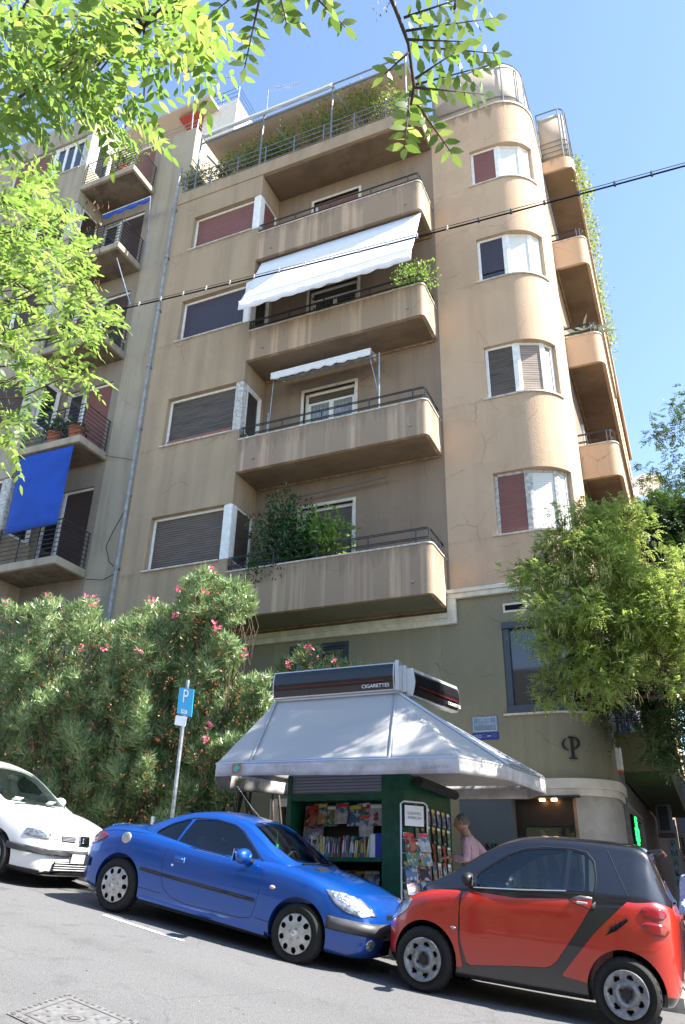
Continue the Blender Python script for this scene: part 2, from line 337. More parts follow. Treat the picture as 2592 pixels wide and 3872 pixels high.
def slab_strip(name, x0, x1, y0, y1, h, m, n=40):
    mb = MB(); xs = np.linspace(x0, x1, n)
    top = [[(x, y, gz0(x)+h) for x in xs] for y in (y0, y1)]; lowr = [[(x, y, gz0(x)-.3) for x in xs] for y in (y0, y1)]
    mb.grid([lowr[0], top[0], top[1], lowr[1]]); mb.add([lowr[0][0], top[0][0], top[1][0], lowr[1][0]], [(0, 1, 2, 3)]); mb.add([lowr[0][-1], top[0][-1], top[1][-1], lowr[1][-1]], [(3, 2, 1, 0)])
    return tag(mb.build(name, m), kind='structure')
slab_strip('pavement', -60, -.55, 10.2, 17, .13, M_pave, 120); slab_strip('kerb', -60, -.5, 10.05, 10.198, .14, M_kerb, 120)
slab_strip('pavement', -1.9, -.25, 17.003, 90, .13, M_pave, 6)
slab_strip('kerb', -.548, -.40, 10.2, 16.99, .14, M_kerb, 4); slab_strip('kerb', -.248, -.10, 17, 90, .14, M_kerb, 4)
slab_strip('pavement', 4.5, 60, 10.0, 90, .13, M_pave, 40)
slab_strip('pavement', -60, 60, -7.9, -3.9, -.45, M_pave, 40)
# painted parking line beside the blue car
mb = MB(); A, B = (-6.45, 7.97), (-5.25, 7.84)
mb.add([(x, y+dy, gz(x, y+dy)+.005) for (x, y) in (A, B) for dy in (-.03, .03)], [(0, 1, 3, 2)]); tag(mb.build('road_marking', mat('road_paint', (.75, .75, .73), .6, noise_amt=.3, nscale=20)), kind='structure')
# ================================================================ the corner building
T_COL = (.62, .40, .24); T_DIRT = (.17, .13, .10)
PB = [4.95, 8.43, 11.55, 14.82]; PT = [5.97, 9.27, 12.44, 15.75]
S_L = [6.31, 9.58, 12.79, 16.0]; T_L = [7.65, 10.97, 14.14, 17.25]
S_T = [6.37, 9.63, 12.94, 16.12]; T_T = [7.77, 11.01, 14.28, 17.37]
M_bay = stucco('bay_render', (.435, .33, .225), (.23, .175, .125), .5, streak_scale=(2.4, 2.4, .1), lo=.42, hi=.66, bands=[(z-.03, .2, .35) for z in S_L]+[(18.45, .2, .4)])
M_tan = stucco('turret_render', (.585, .42, .288), (.34, .24, .16), .38, streak_scale=(1.6, 1.6, .16), lo=.46, hi=.72, bands=[(z-.03, .14, .35) for z in S_T]+[(18.85, .4, .55)], grain=.25)
M_balc = stucco('balcony_render', (.54, .395, .275), (.235, .18, .135), .7, streak_scale=(2.7, 2.7, .04), lo=.40, hi=.50, bands=[(z-.01, .45, .35) for z in PT])
M_green = stucco('olive_render', (.25, .235, .165), (.33, .30, .2), .35, lo=.52, hi=.66, streak_scale=(2.2, 2.2, .12), bands=[(5.3, .35, .22)])
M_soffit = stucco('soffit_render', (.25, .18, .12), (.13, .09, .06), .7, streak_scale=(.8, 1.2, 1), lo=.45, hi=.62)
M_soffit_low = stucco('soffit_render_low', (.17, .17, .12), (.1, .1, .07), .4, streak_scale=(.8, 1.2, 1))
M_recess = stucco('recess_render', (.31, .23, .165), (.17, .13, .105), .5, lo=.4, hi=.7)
M_cream = mat('cream_trim', (.62, .58, .50), .6, noise_amt=.15)
M_sill = mat('sill_marble', (.55, .50, .43), .5, noise_amt=.3, nscale=12)
SH_brown = stripe_mat('brown_shutter', (.22, .085, .07), (.1, .04, .035), period=.05)
SH_navy = stripe_mat('navy_shutter', (.045, .04, .065), (.015, .015, .02), period=.045, noise_amt=.1)
SH_grey = stripe_mat('weathered_wood_shutter', (.11, .085, .065), (.02, .017, .014), period=.06, duty=.3, noise_amt=.8)
SH_grey2 = stripe_mat('grey_wood_shutter', (.135, .10, .078), (.02, .018, .016), period=.06, duty=.3, noise_amt=.5)
SH_sunlit_wood = stripe_mat('sunlit_wood_shutter', (.38, .30, .24), (.1, .07, .05), period=.06, duty=.25, noise_amt=.6)  # weathered wood with sunlight painted in, for the turret's sun-facing panes
SH_sunlit = stripe_mat('sunlit_shutter', (.75, .74, .72), (.5, .48, .45), period=.05, duty=.15, noise_amt=.05)  # sunlight painted into the colour: shutters bleached white by sun on the turret
M_curtain = mat('curtain', (.30, .34, .42), .8, noise_amt=.4, nscale=5)
BLD = thing('apartment_building', 'tan rendered corner apartment building with a rounded corner, parapet balconies and olive ground floor', 'building', (-6, 14, -1))
def frame_pts(O, U):
    O = Vector(O); U = Vector(U).normalized(); Nn = Vector((-U.y, U.x, 0)); Z = Vector((0, 0, 1)); return O, U, Nn, Z
def wbox(mb, O, U, u0, u1, v0, v1, d0, d1):
    O, U, Nn, Z = frame_pts(O, U)
    mb.obox(O+U*(u0+u1)/2+Z*(v0+v1)/2+Nn*(d0+d1)/2, U*(u1-u0)/2, Nn*(d1-d0)/2, Z*(v1-v0)/2)
def window(parent, O, U, W, H, kind='shutter', sh=None, d=.1, fr=M_white, fw=.06, gap=0., sashes=2, curtain=False, name='window', sill=True, over=.06, box=.0):
    """O = lower left corner on the wall's outer face; recessed by d"""
    mb = MB(); fs = [(0, fw, 0, H), (W-fw, W, 0, H), (fw, W-fw, H-fw, H), (fw, W-fw, 0, fw*.6)]
    for a in fs: wbox(mb, O, U, a[0], a[1], a[2], a[3], d-.02, d+.08)
    if kind == 'glass':
        for i in range(sashes):
            a = fw+(W-2*fw)*i/sashes; b_ = fw+(W-2*fw)*(i+1)/sashes; t = .055; h1 = H-fw-box
            for q in ((a, a+t, fw*.6, h1), (b_-t, b_, fw*.6, h1), (a+t, b_-t, h1-t, h1), (a+t, b_-t, fw*.6, fw*.6+t)): wbox(mb, O, U, *q, d+.005, d+.06)
    o = mb.build(name, fr, parent, bevel=.006)
    if sill:
        s_ = MB(); wbox(s_, O, U, -over, W+over*.3, -.035, .0, -.045, d+.1); s_.build('sill', M_sill, o)
    if kind == 'shutter':
        s_ = MB(); wbox(s_, O, U, fw, W-fw, fw*.6+gap, H-fw, d+.01, d+.035); s_.build('roller_shutter', sh, o)
        if gap: s_ = MB(); wbox(s_, O, U, fw, W-fw, fw*.6, fw*.6+gap, d+.05, d+.07); s_.build('pane', M_glass_dark, o)
    else:
        s_ = MB(); wbox(s_, O, U, fw, W-fw, fw*.6, H-fw-box, d+.03, d+.036); s_.build('pane', M_glass_dark if not curtain else MATS.get('clear_pane') or mat('clear_pane', (.9, .95, .97), .02, trans=.85, spec=.6), o)
        if box: s_ = MB(); wbox(s_, O, U, fw, W-fw, H-fw-box, H-fw, d+.0, d+.05); s_.build('roller_shutter', sh or SH_brown, o)
        if curtain:
            c_ = MB(); rows = []
            for v in (fw, H-fw): rows.append([Vector(O)+Vector(U).normalized()*(fw+(W-2*fw)*i/60)+Vector((0, 0, v))+frame_pts(O, U)[2]*(d+.12+.025*math.sin(i*1.3)) for i in range(61)])
            c_.grid(rows); c_.build('curtain', M_curtain, o, smooth=True)
    return o
def holes_wall(mb, x0, x1, z0, z1, y0, y1, holes):
    xs = sorted({x0, x1, *[h[0] for h in holes], *[h[1] for h in holes]}); zs = sorted({z0, z1, *[h[2] for h in holes], *[h[3] for h in holes]})
    for i in range(len(xs)-1):
        j = 0
        while j < len(zs)-1:
            cx = (xs[i]+xs[i+1])/2
            def hol(jj): cz = (zs[jj]+zs[jj+1])/2; return any(h[0] < cx < h[1] and h[2] < cz < h[3] for h in holes)
            if hol(j): j += 1; continue
            k = j
            while k+1 < len(zs)-1 and not hol(k+1): k += 1
            mb.box(xs[i], xs[i+1], y0, y1, zs[j], zs[k+1]); j = k+1
XL, XB, YF, YW, XR = -11.42, -8.55, 13.0, 14.0, -1.33
# left bay
mb = MB(); zz = [4.92]+[z for p in zip(S_L, T_L) for z in p]+[18.0]
for i in range(0, len(zz), 2): mb.box(XL, XB, YF, YW+.6, zz[i], zz[i+1])
for a, b_ in zip(S_L, T_L): mb.box(XL, -10.75, YF, YW+.6, a, b_); mb.box(-10.75, XB-.12, YF+.35, YW+.6, a, b_)
for a, b_ in zip(S_L, T_L): mb.box(XB-.12, XB, YW-.1, YW+.6, a, b_)
mb.build('bay_wall', M_bay, BLD)
SHL = [SH_grey2, SH_grey, SH_navy, SH_brown]
for k in range(4):
    z, t = S_L[k], T_L[k]
    window(BLD, (-10.75, YF, z), (1, 0, 0), 1.97, t-z, 'shutter', SHL[k], d=.15, gap=.07 if k == 0 else 0)
    c = MB(); c.prism([(-8.8, 13.06), (-8.77, 13.02), (-8.6, 13.0), (-8.56, 13.03), (-8.55, 13.2), (-8.8, 13.2)], z+.002, t-.002); c.build('corner_post', M_oldwhite if k == 1 else M_white, BLD, bevel=.01)
    window(BLD, (XB, 13.2, z), (0, 1, 0), .7, t-z, 'glass' if k in (1, 2) else 'shutter', SHL[k], d=.03, sashes=1, fw=.05, sill=False)
for z, nm in ((9.62, ''),): 
    s_ = MB(); s_.box(-10.67, -8.83, 13.085, 13.11, z, z+.12); s_.build('shutter_slats', mat('red_brown_wood', (.3, .1, .06), .6), BLD)
# recessed wall with balcony doors
DT = [7.72, 10.93, 14.2, 17.42]; DB = [5.15, 8.62, 11.75, 15.0]; DX = [(-7.35, -6.05), (-7.41, -6.05), (-7.41, -6.03), (-7.41, -6.03)]
mb = MB(); holes_wall(mb, XB, -3.92, 5.1, 18.0, YW, YW+.35, [(DX[k][0], DX[k][1], DB[k], DT[k]) for k in range(4)]); mb.build('recess_wall', M_recess, BLD)
for k in range(4):
    x0, x1 = DX[k]; O = (x0, YW, DB[k]); H = DT[k]-DB[k]
    o = window(BLD, O, (1, 0, 0), x1-x0, H, 'glass' if k in (1, 2) else 'shutter', [SH_grey2, SH_grey, SH_grey, SH_brown][k], d=.12, sashes=2, curtain=(k == 1), name='balcony_door', box=.2 if k in (1, 2) else 0, fw=.07, sill=False)
    s_ = MB(); t = .07
    for q in ((-t, 0, 0, H+t), (x1-x0, x1-x0+t, 0, H+t), (0, x1-x0, H, H+t)): wbox(s_, O, (1, 0, 0), *q, -.025, .06)
    s_.build('architrave', M_cream, o)
    if k == 2:
        s_ = MB()
        for i in range(1, 4): wbox(s_, O, (1, 0, 0), .1, x1-x0-.1, .6+i*.42, .62+i*.42, .11, .13)
        s_.build('glazing_bars', M_white, o)
# corner turret: path of its outer face
TC = Vector((-2.22, 14.89)); TR = .89
def arc(r, a0, a1, n=24): return [(TC.x+r*math.sin(rad(a0+(a1-a0)*i/n)), TC.y-r*math.cos(rad(a0+(a1-a0)*i/n))) for i in range(n+1)]
def ring(x_start, off=0., thick=.35, yend=30., a0=0, a1=90, n=28):
    outer = ([(x_start, YW-off)] if x_start is not None else [])+arc(TR+off, a0, a1, n)+([(TC.x+TR+off, yend)] if yend else [])
    inner = ([(x_start, YW+thick)] if x_start is not None else [])+arc(TR-thick, a0, a1, n)+([(TC.x+TR-thick, yend)] if yend else [])
    return outer+inner[::-1]
mb = MB(); zz = [5.3]+[z for p in zip(S_T, T_T) for z in p]+[18.86]
for i in range(0, len(zz), 2): mb.prism(ring(-3.92, yend=16.2), zz[i], zz[i+1])
for a, b_ in zip(S_T, T_T): mb.box(-3.92, -2.905, YW, YW+.35, a, b_); mb.prism(ring(None, yend=16.2, a0=66, a1=90, n=8), a, b_)
mb.build('turret_wall', M_tan, BLD, smooth='auto')
TS = [(SH_brown, SH_sunlit, SH_sunlit), (SH_grey, SH_sunlit_wood, SH_sunlit_wood), (SH_navy, SH_sunlit, SH_sunlit), (SH_brown, SH_sunlit, SH_sunlit)]
for k in range(4):
    z, t = S_T[k], T_T[k]; pts = [(-2.905, YW+.08)]+[arc(TR-.09, a, a, 1)[0] for a in (2, 44, 65.5)]
    mb = MB()
    for i in range(3):
        A = Vector((*pts[i], 0)); B = Vector((*pts[i+1], 0)); U = (B-A).normalized(); O = A+Vector((0, 0, z)); Wd = (B-A).length; fl = .07; fr_ = .07 if i else .1
        for q in ((0, fl, 0, t-z), (Wd-fr_, Wd, 0, t-z), (fl, Wd-fr_, t-z-.06, t-z), (fl, Wd-fr_, 0, .04)): wbox(mb, O, U, *q, .0, .08)
    o = mb.build('bow_window', M_oldwhite if k == 0 else M_white, BLD, bevel=.006)
    for i in range(3):
        A = Vector((*pts[i], 0)); B = Vector((*pts[i+1], 0)); U = (B-A).normalized(); O = A+Vector((0, 0, z)); Wd = (B-A).length
        g = {(2, 0): .25, (0, 0): .03}.get((k, i), 0)
        s_ = MB(); wbox(s_, O, U, .07, Wd-.07, .04+g, t-z-.06, .02, .045); s_.build('roller_shutter', TS[k][i], o)
        if g: s_ = MB(); wbox(s_, O, U, .07, Wd-.07, .04, .04+g, .05, .06); s_.build('pane', M_glass_dark, o)
    s_ = MB(); s_.prism(([(-2.98, YW-.035)]+arc(TR+.035, 0, 70)+arc(TR-.3, 70, 0)+[(-2.98, YW+.1)]), z-.035, z+.001); s_.build('sill', M_sill, o, smooth='auto')
# coping of the turret and roof deck
mb = MB(); mb.prism(ring(-3.9, off=.03, thick=.3, yend=16.2), 18.86, 18.92); mb.build('coping', M_sill, BLD, smooth='auto')
mb = MB(); mb.prism([(-3.9, YW+.36)]+arc(TR-.36, 0, 90)+[(XR-.4, 40), (XL, 40), (XL, YW+.61)][0:3]+[(-3.9, YW+.61)], 18.2, 18.3); mb.build('roof_deck', M_soffit, BLD)
# roof slab over the balconies and the bay
mb = MB(); mb.prism([(XL-.02, 12.97), (-3.93, 12.97), (-3.93, YW-.002), (XB+.0, YW-.002), (XL-.02, YW-.002)], 18.0, 18.45)
mb.build('roof_slab', [M_bay], BLD, bevel=.01)
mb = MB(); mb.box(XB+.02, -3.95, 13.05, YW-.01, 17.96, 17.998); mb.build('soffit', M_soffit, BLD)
# peeled plaster edge of the roof slab
# side street walls
mb = MB(); mb.prism([(XR, 16.203), (XR, 60), (XR-.5, 60), (XR-.5, 16.203)], 5.3, 18.2); mb.build('side_wall', M_recess, BLD)
# balconies on the left front
def round_path(x0, x1, y0, y1, r, n=6): # front edge from (x0,y0) right to (x1,y0), turning back to (x1,y1)
    return [(x0, y0)]+[(x1-r+r*math.sin(math.pi/2*i/n), y0+r-r*math.cos(math.pi/2*i/n)) for i in range(n+1)]+[(x1, y1)]
def strip(path, t):                  # wall of thickness t inside a path turning left
    n = len(path); inn = []
    for i, p in enumerate(path):
        a = Vector(path[max(i-1, 0)]); b_ = Vector(path[min(i+1, n-1)]); d = (b_-a).normalized(); inn.append((p[0]-d.y*t, p[1]+d.x*t))
    return path+inn[::-1]
def pipe_rails(parent, path, zs, r, posts, ztop, zbase, m, prad=.016, name='railing'):
    mb = MB()
    for z in zs: mb.tube([(x, y, z) for x, y in path], r, 6)
    for x, y in posts: mb.tube([(x, y, zbase), (x, y, ztop)], prad, 6)
    return mb.build(name, m, parent, smooth='auto')
def inset(path, d):
    return strip(path, d)[len(path):][::-1]
for k in range(4):
    x1, x0 = -3.97, XB+.003
    p = round_path(x0, x1, YF, YW-.002, .12); b0, tp = PB[k], PT[k]
    mb = MB(); mb.prism(p+[(x0, YW-.002)], b0, b0+.17); mb.prism(strip(p, .13), b0+.17, tp)
    o = mb.build('balcony', M_balc, BLD, smooth='auto')
    s_ = MB(); q = round_path(x0, x1+.02, YF-.02, YW-.004, .14); s_.prism(strip(q, .17), tp, tp+.03); s_.build('coping', M_sill, o, smooth='auto')
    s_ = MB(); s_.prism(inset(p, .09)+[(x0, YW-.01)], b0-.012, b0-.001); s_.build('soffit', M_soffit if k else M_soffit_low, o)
    s_ = MB(); s_.tube([(x0, YW-.03, b0-.02), (x1-.05, YW-.03, b0-.02)], .035, 6); s_.build('cornice', mat('ochre_trim', (.30, .195, .115), .9, noise_amt=.4), o)
    rp = inset(p, .06)
    posts = [(x0+.08, YF+.06)]+[(x, YF+.06) for x in (-7.45, -6.45, -5.3, -4.3)]+[rp[5], (x1-.06, YW-.25)]
    pipe_rails(o, rp, [tp+.13, tp+.165, tp+.33, tp+.365], .0115, posts, tp+.37, tp, M_railblk)
    for xs_ in (-8.1, -4.35):
        s_ = MB(); s_.tube([(xs_, YF+.02, b0+.25), (xs_, YF-.05, b0+.25)], .02, 6); s_.build('drain_spout', M_steel, o)
# terrace railings and canvas frame on the roof
mb = MB(); path = [(XL+.05, YW+1.5), (XL+.05, 13.04), (-3.98, 13.04)]
for z in (18.58, 18.78, 18.98, 19.18): mb.tube([(x, y, z) for x, y in path], .016, 6)
for i in range(9): x = XL+.1+i*.92; mb.tube([(x, 13.04, 18.45), (x, 13.04, 19.2)], .02, 6)
mb.tube([(XL+.05, 13.5, 18.45), (XL+.05, 13.5, 19.2)], .02, 6)
mb.build('terrace_railing', M_railgrey, BLD, smooth='auto')
mb = MB(); 
for x in (-10.95, -8.75, -6.5, -4.3): mb.tube([(x, 13.05, 18.45), (x, 13.05, 20.82)], .028, 8); mb.tube([(x, 13.05, 20.82), (x, 17.2, 21.15)], .025, 6); mb.tube([(x, 17.2, 18.3), (x, 17.2, 21.15)], .025, 6)
for z in (20.82, 20.47): mb.tube([(-10.95, 13.05, z), (-4.3, 13.05, z)], .026, 8)
for x0_ in (-10.7, -8.3, -6.4): mb.tube([(x0_, 13.1, 19.9 if x0_ < -7 else 20.4), (x0_+1.0, 13.9, 18.6)], .03, 6)
mb.build('awning_frame', M_railgrey, BLD, smooth='auto')
M_canvas = leaf_mat('beige_canvas', (.50, .42, .34), (.50, .42, .34), trans=.15, rough=.8, tcol=((.5, .42, .33), (.5, .42, .33)))
M_canvasw = leaf_mat('white_canvas', (.30, .31, .31), (.30, .31, .31), trans=.1, rough=.8, tcol=((.7, .68, .64), (.7, .68, .64)))
mb = MB(); mb.grid([[(x, 13.12+(4.05*j/8), 20.66+.3*j/8-.03*math.sin(math.pi*j/8)) for x in np.linspace(-10.9, -4.3, 14)] for j in range(9)]); mb.build('canopy', M_canvas, BLD, smooth=True, solid=.006)
mb = MB(); mb.grid([[(x, 13.0+.004*math.sin(x*7), z) for x in np.linspace(-10.93, -6.5, 40)] for z in (20.60, 20.83)]); mb.build('canopy_valance', M_canvasw, BLD, smooth=True, solid=.004)
mb = MB(); mb.box(-11.3, -4, 17.2, 17.4, 18.3, 20.9); mb.build('penthouse_wall', mat('peach_wall', (.42, .36, .30), .9, noise_amt=.1), BLD)
# curved canvas screen of the turret roof
cs = [(-3.86, YW+.16)]+arc(TR-.16, 0, 90, 20)+[(XR-.16, 16.2)]
mb = MB(); mb.grid([[(x, y, z+.0) for x, y in cs] for z in (18.95, 19.7, 20.75)]); mb.build('canvas_screen', M_canvas, BLD, smooth=True, solid=.005)
mb = MB(); cp = [(-3.86, YW+.12)]+arc(TR-.12, 0, 90, 20)+[(XR-.12, 16.2)]
for z in (18.9, 19.1, 19.3, 20.66): mb.tube([(x, y, z) for x, y in cp], .018, 6)
for i in (0, 6, 14, 20): mb.tube([(*cp[i], 18.7), (*cp[i], 20.68)], .022, 6)
mb.build('turret_railing', M_railgrey, BLD, smooth='auto')
# side street: roof slab, canvas and balconies
XS = -.47; YS = 16.2
p = round_path(XR+.002, XS, YS, 34, .3)
mb = MB(); mb.prism(p+[(XR+.002, 34)], 18.25, 18.68); o = mb.build('roof_overhang', M_tan, BLD, smooth='auto')
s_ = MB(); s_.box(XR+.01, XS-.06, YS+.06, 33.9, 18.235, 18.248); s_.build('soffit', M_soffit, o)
q = inset(p, .06); q = q[:-1]+[(q[-1][0], 24)]
pipe_rails(BLD, q, [18.85, 19.05, 19.25, 19.45], .016, [q[0], q[2], q[5], (q[-1][0], 18), (q[-1][0], 20)], 19.47, 18.68, M_railgrey, .02, 'terrace_railing')
mb = MB(); 
for x, y in (q[0], q[2], q[5], (q[-1][0], 19)): mb.tube([(x, y, 18.68), (x, y, 20.75)], .024, 6)
mb.tube([(x, y, 20.75) for x, y in q], .022, 6); mb.build('awning_frame', M_railgrey, BLD, smooth='auto')
mb = MB(); mb.grid([[(x, y, z) for x, y in inset(q, .05)] for z in (18.75, 20.6)]); mb.build('canvas_screen', M_canvas, BLD, smooth=True, solid=.005)
for k in range(4):
    z0 = [8.43, 11.55, 14.72, 5.1][k]; zt = [9.28, 12.42, 15.6, 5.9][k]
    if k == 3: continue
    yb = 24.5 if k != 2 else 23.0; p = round_path(XR+.002, XS, YS+.02, yb, .22)
    mb = MB(); mb.prism(p+[(XR+.002, yb)], z0, z0+.16); mb.prism(strip(p+[(XR+.1, yb)], .12), z0+.16, zt); o = mb.build('balcony', M_tan, BLD, smooth='auto')
    s_ = MB(); s_.prism(strip(inset(p, -.02), .16), zt, zt+.025); s_.build('coping', M_sill, o, smooth='auto')
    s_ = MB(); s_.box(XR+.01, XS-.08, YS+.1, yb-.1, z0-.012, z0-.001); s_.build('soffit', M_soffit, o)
    s_ = MB(); s_.tube([(XR+.03, YS+.1, z0-.02), (XR+.03, yb, z0-.02)], .03, 6); s_.build('cornice', MATS['ochre_trim'], o)
    q = inset(p, .06); pipe_rails(o, q, [zt+.13, zt+.16, zt+.33, zt+.36], .0115, [q[1], q[3], (q[-1][0], 18.5), (q[-1][0], 21)], zt+.36, zt, M_railblk)
    window(BLD, (XR, YS+1.6, z0+.2), (0, 1, 0), 1.5, 2.2, 'shutter', SH_brown, d=-.03, name='balcony_door', sill=False)
# farther stretch of the side front
mb = MB(); mb.prism([(XR+.002, 27), (-.62, 27), (-.62, 46), (XR+.002, 46)], 5.4, 18.2); mb.build('far_bay_wall', M_tan, BLD)
# ---- ground floor
XG = (-2.96, 66)
mb = MB(); mb.box(XL, -9.5, YW, YW+.4, -1.6, 4.92)
holes_wall(mb, -9.5, -3.92, -1.6, 5.0, YW, YW+.4, [(-7.45, -6.09, 2.9, 4.52), (-7.6, -6.5, -1.6, 1.42)])
mb.prism(ring(-3.92, yend=15.8, thick=.4), 4.55, 5.12); mb.box(-3.92, -2.955, YW, YW+.4, 2.85, 4.55)
mb.prism(ring(None, yend=15.8, a0=62, a1=90, n=8, thick=.4), 2.85, 4.55); mb.prism(ring(-3.92, yend=15.8, thick=.4), 1.72, 2.85)
mb.build('ground_floor_wall', M_green, BLD, smooth='auto')
mb = MB(); holes_wall(mb, -3.92, -3.0, -1.6, 1.45, YW, YW+.4, []); mb.build('entrance_wall', stucco('blue_grey_render', (.10, .125, .15), (.08, .09, .1), .3), BLD)
mb = MB(); mb.prism(ring(-3.92, off=.06, yend=15.6, thick=.4), 1.45, 1.56); mb.prism(ring(-3.92, off=.10, yend=15.6, thick=.4), 1.56, 1.72); mb.build('door_cornice', M_marble, BLD, smooth='auto')
mb = MB(); mb.prism(ring(None, yend=15.7, a0=19, a1=90, n=14, thick=.4), -1.6, 1.45); mb.build('marble_pier', mat('dull_marble', (.40, .37, .33), .55, col2=(.3, .27, .24), nscale=2.5, bump=.1), BLD, smooth='auto')
# dark entrance lobby
mb = MB(); mb.box(-2.98, -1.75, 15.2, 15.3, -1.6, 1.45); mb.box(-3.0, -2.98, 14.3, 15.3, -1.6, 1.45); mb.box(-2.98, -1.85, 13.9, 15.2, 1.42, 1.448); mb.build('lobby', mat('dark_lobby', (.03, .028, .026), .6), BLD)
mb = MB(); A = Vector((-2.98, YW+.3, 0)); B = Vector((-1.88, YW+.3, 0)); U = (B-A).normalized(); Wd = (B-A).length
for qq in ((0, .12, -1.3, 1.42), (Wd-.16, Wd, -1.3, 1.42), (.12, Wd-.16, 1.0, 1.42)): wbox(mb, A, U, *qq, 0, .1)
o = mb.build('entrance_door', mat('dark_bronze', (.03, .027, .024), .35, metal=.3), BLD)
s_ = MB(); wbox(s_, A, U, .12, Wd-.16, -1.3, 1.0, .04, .05); s_.build('pane', M_glass_dark, o)
s_ = MB(); wbox(s_, A, U, .16, Wd-.2, .45, .97, .12, .14); s_.build('blind', mat('grey_blind', (.14, .12, .11), .7), o)
for a_ in (-2.5, -2.3): 
    s_ = MB(); c_ = (a_, YW+.15); s_.lathe([(.0, 0), (.05, 0), (.05, .03)], (c_[0], c_[1], 1.385), n=10); s_.build('downlight', mat('warm_lamp', (1, .5, .2), .5, emit=(1, .45, .15), es=6), BLD)
s_ = MB(); s_.box(-2.5, -2.46, 15.0, 15.15, -1.2, 1.2); s_.build('brass_pull', mat('brass', (.5, .35, .12), .3, metal=1), BLD)
# ground floor windows
o = window(BLD, (-7.45, YW, 2.9), (1, 0, 0), 1.36, 1.62, 'glass', d=.02, fr=M_dark, fw=.09, sashes=1, sill=False)
mb = MB(); pts = [(-2.955, YW+.02)]+arc(TR-.02, 0, 62, 20)
sec = strip(pts[::1], .1); M_wf = mat('grey_window_frame', (.05, .065, .085), .4)
mb.prism(strip(inset(pts, -.05), .14), 2.85, 2.99); mb.prism(strip(inset(pts, -.05), .14), 4.43, 4.55)
mb.prism(strip([pts[0], (-2.83, YW+.0)], .12), 2.99, 4.43); mb.prism(strip(pts[-4:], .12), 2.99, 4.43)
o = mb.build('curved_window', M_wf, BLD, smooth='auto')
s_ = MB(); s_.prism(strip(inset(pts, .06), .012), 2.99, 4.43); s_.build('pane', M_glass_dark, o, smooth='auto')
s_ = MB(); s_.prism(strip(inset([(-3.02, YW)]+arc(TR, 0, 68, 20), -.05), .2), 2.815, 2.849); s_.build('sill', M_sill, o, smooth='auto')
# white string course with its step
mb = MB(); mb.box(-8.5, -3.98, YW-.07, YW-.002, 4.62, 4.74); mb.box(-8.5, -3.98, YW-.11, YW-.002, 4.74, 4.84)
mb.box(-3.98, -3.80, YW-.09, YW-.003, 4.62, 5.12)
mb.prism(ring(-3.98, off=.09, yend=15.7, thick=-.003), 5.12, 5.22); mb.prism(ring(-3.98, off=.12, yend=15.7, thick=-.003), 5.22, 5.3)
mb.build('string_course', mat('pale_string_course', (.60, .59, .50), .6, noise_amt=.2, nscale=4), BLD, smooth='auto', bevel=.008)
mb = MB(); mb.box(-2.9, -2.45, YW-.012, YW+.0, 4.74, 4.92); o = mb.build('vent', M_cream, BLD); s_ = MB(); s_.box(-2.86, -2.49, YW-.016, YW-.013, 4.78, 4.88); s_.build('vent_slot', M_black, o)
# door at the left of the kiosk
mb = MB(); mb.box(-7.68, -7.52, YW-.03, YW+.1, -1.6, 1.5); mb.box(-7.52, -6.6, YW-.03, YW+.1, 1.36, 1.5); mb.box(-6.6, -6.46, YW-.03, YW+.1, -1.6, 1.5); o = mb.build('doorway', M_marble, BLD)
s_ = MB(); s_.box(-7.52, -6.6, YW+.12, YW+.16, -1.6, 1.36); s_.build('pane', M_glass_dark, o)
# mezzanine balcony over the pharmacy, side street
p = round_path(XR+.002, -.47, 15.72, 26, .06)
mb = MB(); mb.prism(p+[(XR+.002, 26)], 2.02, 2.15); mb.prism(strip(p, .12), 2.15, 2.72); o = mb.build('mezzanine_balcony', stucco('olive_dark', (.15, .14, .07), (.1, .1, .05), .4), BLD)
pipe_rails(o, inset(p, .06), [2.95, 3.0, 3.3, 3.35], .012, [(XS-.06, 17), (XS-.06, 19)], 3.35, 2.72, M_railblk)
mb = MB(); mb.box(XR-.4, XR, 15.803, 26, 2.2, 5.12); mb.build('mezzanine_wall', mat('lilac_wall', (.2, .19, .25), .8, noise_amt=.2), BLD)
for y in (16.4, 18.2): window(BLD, (XR, y, 2.2), (0, 1, 0), 1.2, 2.2, 'glass', d=-.04, fr=mat('blue_frame', (.03, .05, .12), .4), name='balcony_door', sill=False)
mb = MB(); mb.box(XR-.02, XR+.08, 15.72, 15.8, -1.6, 2.0); mb.box(XR-.4, XR-.02, 15.803, 16.4, -1.6, 2.0); mb.box(XR-.4, XR-.02, 20.4, 46, -1.6, 2.0); mb.box(XR-.4, XR-.02, 16.4, 20.4, 1.6, 2.0); mb.build('shop_wall', mat('grey_shop_wall', (.19, .18, .17), .8, noise_amt=.2), BLD)
o = window(BLD, (XR-.02, 16.4, -1.2), (0, 1, 0), 4.0, 2.8, 'glass', d=.0, fr=mat('shop_frame', (.28, .28, .26), .5), fw=.1, sashes=2, name='shop_window', sill=False)
# back and roof mass so the house is a solid block
mb = MB(); mb.box(XL, XR-.51, 24, 60, -1.6, 18.1); mb.box(XL, -11.0, YW+.61, 24, -1.6, 18.1); mb.build('rear_block', M_recess, BLD)
# fixtures
def drainpipe(): 
    mb = MB(); x, y = XL-.1, YF-.02; mb.tube([(x, y, -.2), (x, y, 19.6)], .045, 8)
    for z in np.arange(.8, 19.6, 1.9): mb.lathe([(.06, -.04), (.06, .04)], (x, y, z), n=10); mb.box(x-.02, x+.02, y, y+.3, z-.01, z+.01)
    return mb.build('drainpipe', mat('pipe_grey', (.28, .29, .30), .5, noise_amt=.3), BLD, smooth='auto')
drainpipe()
